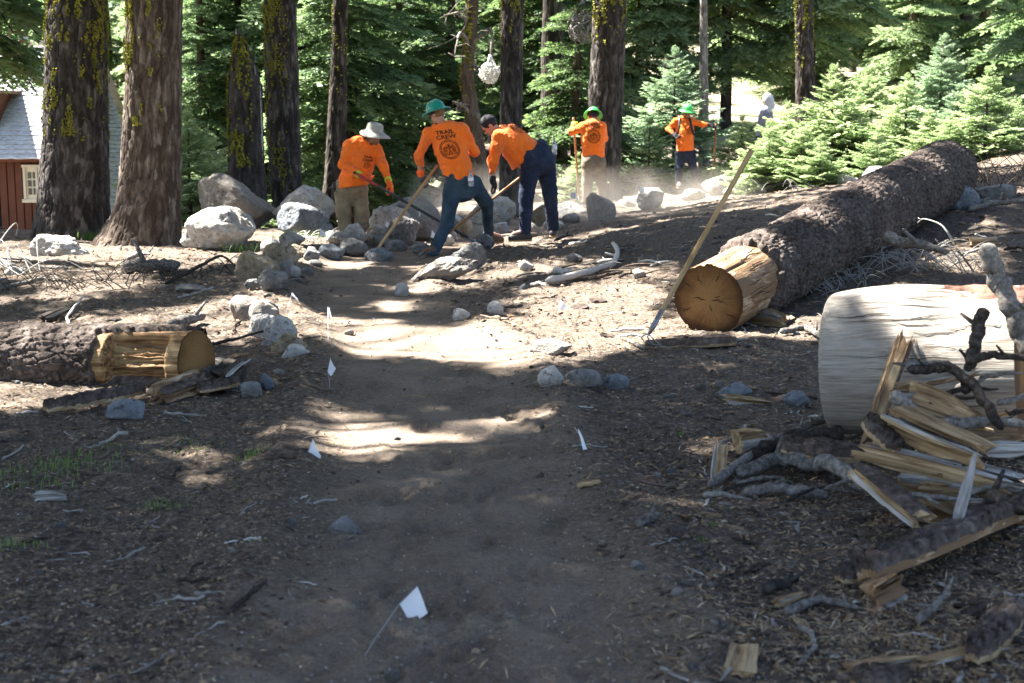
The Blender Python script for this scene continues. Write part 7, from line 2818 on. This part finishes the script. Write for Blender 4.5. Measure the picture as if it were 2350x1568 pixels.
GLADES = [  # openings in the canopy, given by the sun patches they let onto the ground
    [(735, 770), (760, 752), (850, 742), (1000, 762), (1120, 742), (1250, 705), (1400, 690), (1535, 705), (1545, 760), (1460, 800), (1380, 815), (1280, 835), (1150, 842), (1000, 832), (860, 818), (745, 805)],
    [(-80, 640), (-80, 560), (60, 565), (230, 545), (420, 545), (640, 520), (780, 520), (760, 560), (640, 575), (560, 592), (420, 612), (300, 636), (100, 632)],
    [(-80, 745), (120, 742), (300, 720), (500, 695), (600, 690), (640, 710), (720, 740), (700, 775), (560, 770), (480, 762), (250, 755), (100, 775), (-80, 800)],
    [(690, 1000), (800, 966), (930, 975), (1020, 1000), (1000, 1028), (880, 1040), (760, 1022)],
    ell(1150, 988, 85, 17), ell(455, 1075, 105, 17), ell(1610, 1060, 60, 14), ell(760, 1040, 40, 8),
    [(940, 655), (1040, 625), (1150, 600), (1250, 585), (1280, 605), (1140, 640), (1020, 668)],
    [(840, 470), (1000, 480), (1130, 470), (1340, 478), (1330, 515), (1240, 530), (1100, 528), (960, 520), (850, 515)],
    [(1400, 478), (1560, 452), (1760, 430), (1980, 425), (1960, 450), (1700, 470), (1480, 500)],
    ell(815, 612, 50, 8), ell(900, 702, 70, 7), ell(20, 930, 90, 18), ell(2190, 552, 90, 20), ell(1830, 772, 120, 8),
    [(1240, 660), (1380, 640), (1540, 655), (1530, 690), (1400, 680), (1270, 690)],
    [(2340, 1010), (2700, 1000), (2900, 1080), (2800, 1180), (2420, 1150)],
]
GL = []
for poly in GLADES:
    GL.append(np.array([ground(x, max(y, 420))[:2] for x, y in poly]))
# openings that let the sun onto things standing above the ground: the fallen log's bare end, the bleached log round, boulders and the crew
for (xv, yv, Y, rad) in ((1690, 600, 10.7, .26), (1740, 575, 11.0, .2), (2040, 675, 6.75, .16), (2150, 668, 6.7, .18), (2250, 668, 6.6, .16), (520, 420, 21.2, 1.1), (690, 440, 20.8, 1.0), (500, 490, 18.2, .9), (130, 545, 17.3, .8), (240, 300, 17.9, .4), (300, 180, 17.9, .3),
                         (260, 480, 17.9, .4), (1000, 240, 16.8, .22), (860, 285, 18, .16), (1055, 300, 16.9, .15), (1175, 420, 22.9, .5), (600, 740, 10.8, .35), (660, 735, 11, .3),
                         (100, 770, 8.4, .4), (300, 765, 8.2, .25), (340, 840, 8.1, .2), (1010, 600, 15.2, .3), (1370, 300, 24, .4), (1060, 300, 16.9, .16), (1975, 330, 13, .2), (2020, 800, 6.4, .1), (620, 560, 15.3, .3)):
    p = atY(xv, yv, Y)
    q = p - SUN * p[2] / SUN[2]
    GL.append(np.array(ell(q[0], q[1], rad, rad * 1.2)))


def lit(x, y):
    c = np.zeros(np.shape(x), bool)
    for g in GL:
        lo, hi = g.min(0), g.max(0)
        m = (x >= lo[0]) & (x <= hi[0]) & (y >= lo[1]) & (y <= hi[1])
        if m.any():
            c |= m & inpoly(x, y, g)
    return c


rg = np.random.default_rng(11)
step = .135
gx, gy = np.meshgrid(np.arange(-9, 12, step), np.arange(-1, 23.5, step))
gx = (gx + rg.uniform(-.5, .5, gx.shape) * step).ravel()
gy = (gy + rg.uniform(-.5, .5, gy.shape) * step).ravel()
p3 = np.stack([gx, gy, 0 * gx], -1)
wob = np.stack([fbm(p3 * 2.1, 3, 21), fbm(p3 * 2.1, 3, 22)], -1) * .22
L_ = np.zeros(gx.shape, bool)
for (ax_, ay_) in ((0, 0), (.25, 0), (-.25, 0), (0, .25), (0, -.25)):
    L_ |= lit(gx + wob[:, 0] + ax_, gy + wob[:, 1] * 1.4 + ay_)
hole = fbm(p3 * [1.4, .9, 1], 3, 31)
far = np.interp(gy, [6.5, 9, 24], [9, .36, .26])
far = np.where((gx > trail_x(gy) + .8) & (gy > 10.5), .10, far)
far = np.where((gx < trail_x(gy) - .8) & (gy > 9), .14, far)
keep = ~L_ & (hole < far)
keep &= ~((gx > 2.6) & (gy > 19.0))
keep &= (np.abs(gx) < 4.5 + .45 * np.maximum(gy, 0))
gx, gy = gx[keep], gy[keep]
hh = rg.uniform(5.5, 13, len(gx))
base_z = H0(gx, gy)
SP = np.stack([gx, gy, base_z], -1) + SUN[None] * (hh / SUN[2])[:, None]
# each high spray belongs to the nearest tall tree: those in the picture and others just outside it
OUT = [(-7.5, 8.5), (-9.5, 13), (-7, 4), (-11, 18), (-4.2, 1.2), (6.5, 9), (8.5, 15), (5.5, 3), (-13, 9), (-9, 24), (3.8, -1.5), (-2.5, -2.5), (11, 21), (-14.5, 23.0)]
OT = []
for i, (x, y) in enumerate(OUT):
    z0 = float(H(x, y))
    t = thing("tall_conifer", "tall conifer beside the work site whose high crown shades the trail", "tree", (x, y, z0), 0, "tall conifers around the work site")
    zz = np.linspace(-.3, 17, 60)
    G = barkcyl(np.stack([.05 * np.sin(zz), 0 * zz, zz], -1), np.interp(zz, [-.3, .4, 17], [.46, .34, .06]), .07, .2, .02, 400 + i, nth=48)
    MB().add(G, gridq(60, 48, True)).build("trunk", MAT['bark_grey'], t)
    OT.append((t, np.array([x, y, z0]), 17.0))
ALLT = OT + [(TREES[i][0], TREES[i][1], 16.0) for i in (0, 1, 2, 3, 4, 5)]
TX = np.array([[a[1][0], a[1][1]] for a in ALLT])
own = np.argmin(((SP[:, None, :2] - TX[None]) ** 2).sum(-1), 1)
for i, (t, b, top) in enumerate(ALLT):
    S = SP[own == i] - b
    if not len(S):
        continue
    mb, sb = MB(), MB()
    az = np.arctan2(S[:, 1], S[:, 0])
    rad = np.hypot(S[:, 0], S[:, 1])
    for p, a, r_ in zip(S, az, rad):
        tp = TPL_C[rg.integers(len(TPL_C))]
        put(mb, None, tp, p - .16 * np.array([math.cos(a), math.sin(a), 0]), a + rg.uniform(-.7, .7), R(rg.uniform(-22, 8)), rg.uniform(.36, .48), rg, rg.uniform(-.2, .2), rg.uniform(-.5, .5))
    key = (np.floor(S[:, 2] / .9).astype(int) * 100 + np.floor((az + math.pi) / .42).astype(int))
    for kk in np.unique(key):
        m = key == kk
        far_ = S[m][np.argmax(rad[m])]
        z = float(np.clip(S[m][:, 2].mean() + .25 * rad[m].max() * .3, 3, top - .5))
        o = np.array([0, 0, z])
        mid = (o + far_) / 2 + [0, 0, .15]
        sb.add(*tube([o, mid, far_], [.035, .024, .006], 4, False)[:2])
        for p in S[m][::3]:
            f = np.clip(np.hypot(p[0], p[1]) / (np.hypot(far_[0], far_[1]) + 1e-6), .1, .95)
            q = o + (far_ - o) * f
            sb.add(*tube([q, p], [.008, .004], 3, False)[:2])
    mb.build("crown", MAT['needle_dark'], t, smooth=False)
    tag(sb.build("limb", MAT['bark_dark'], t), kind="stuff")
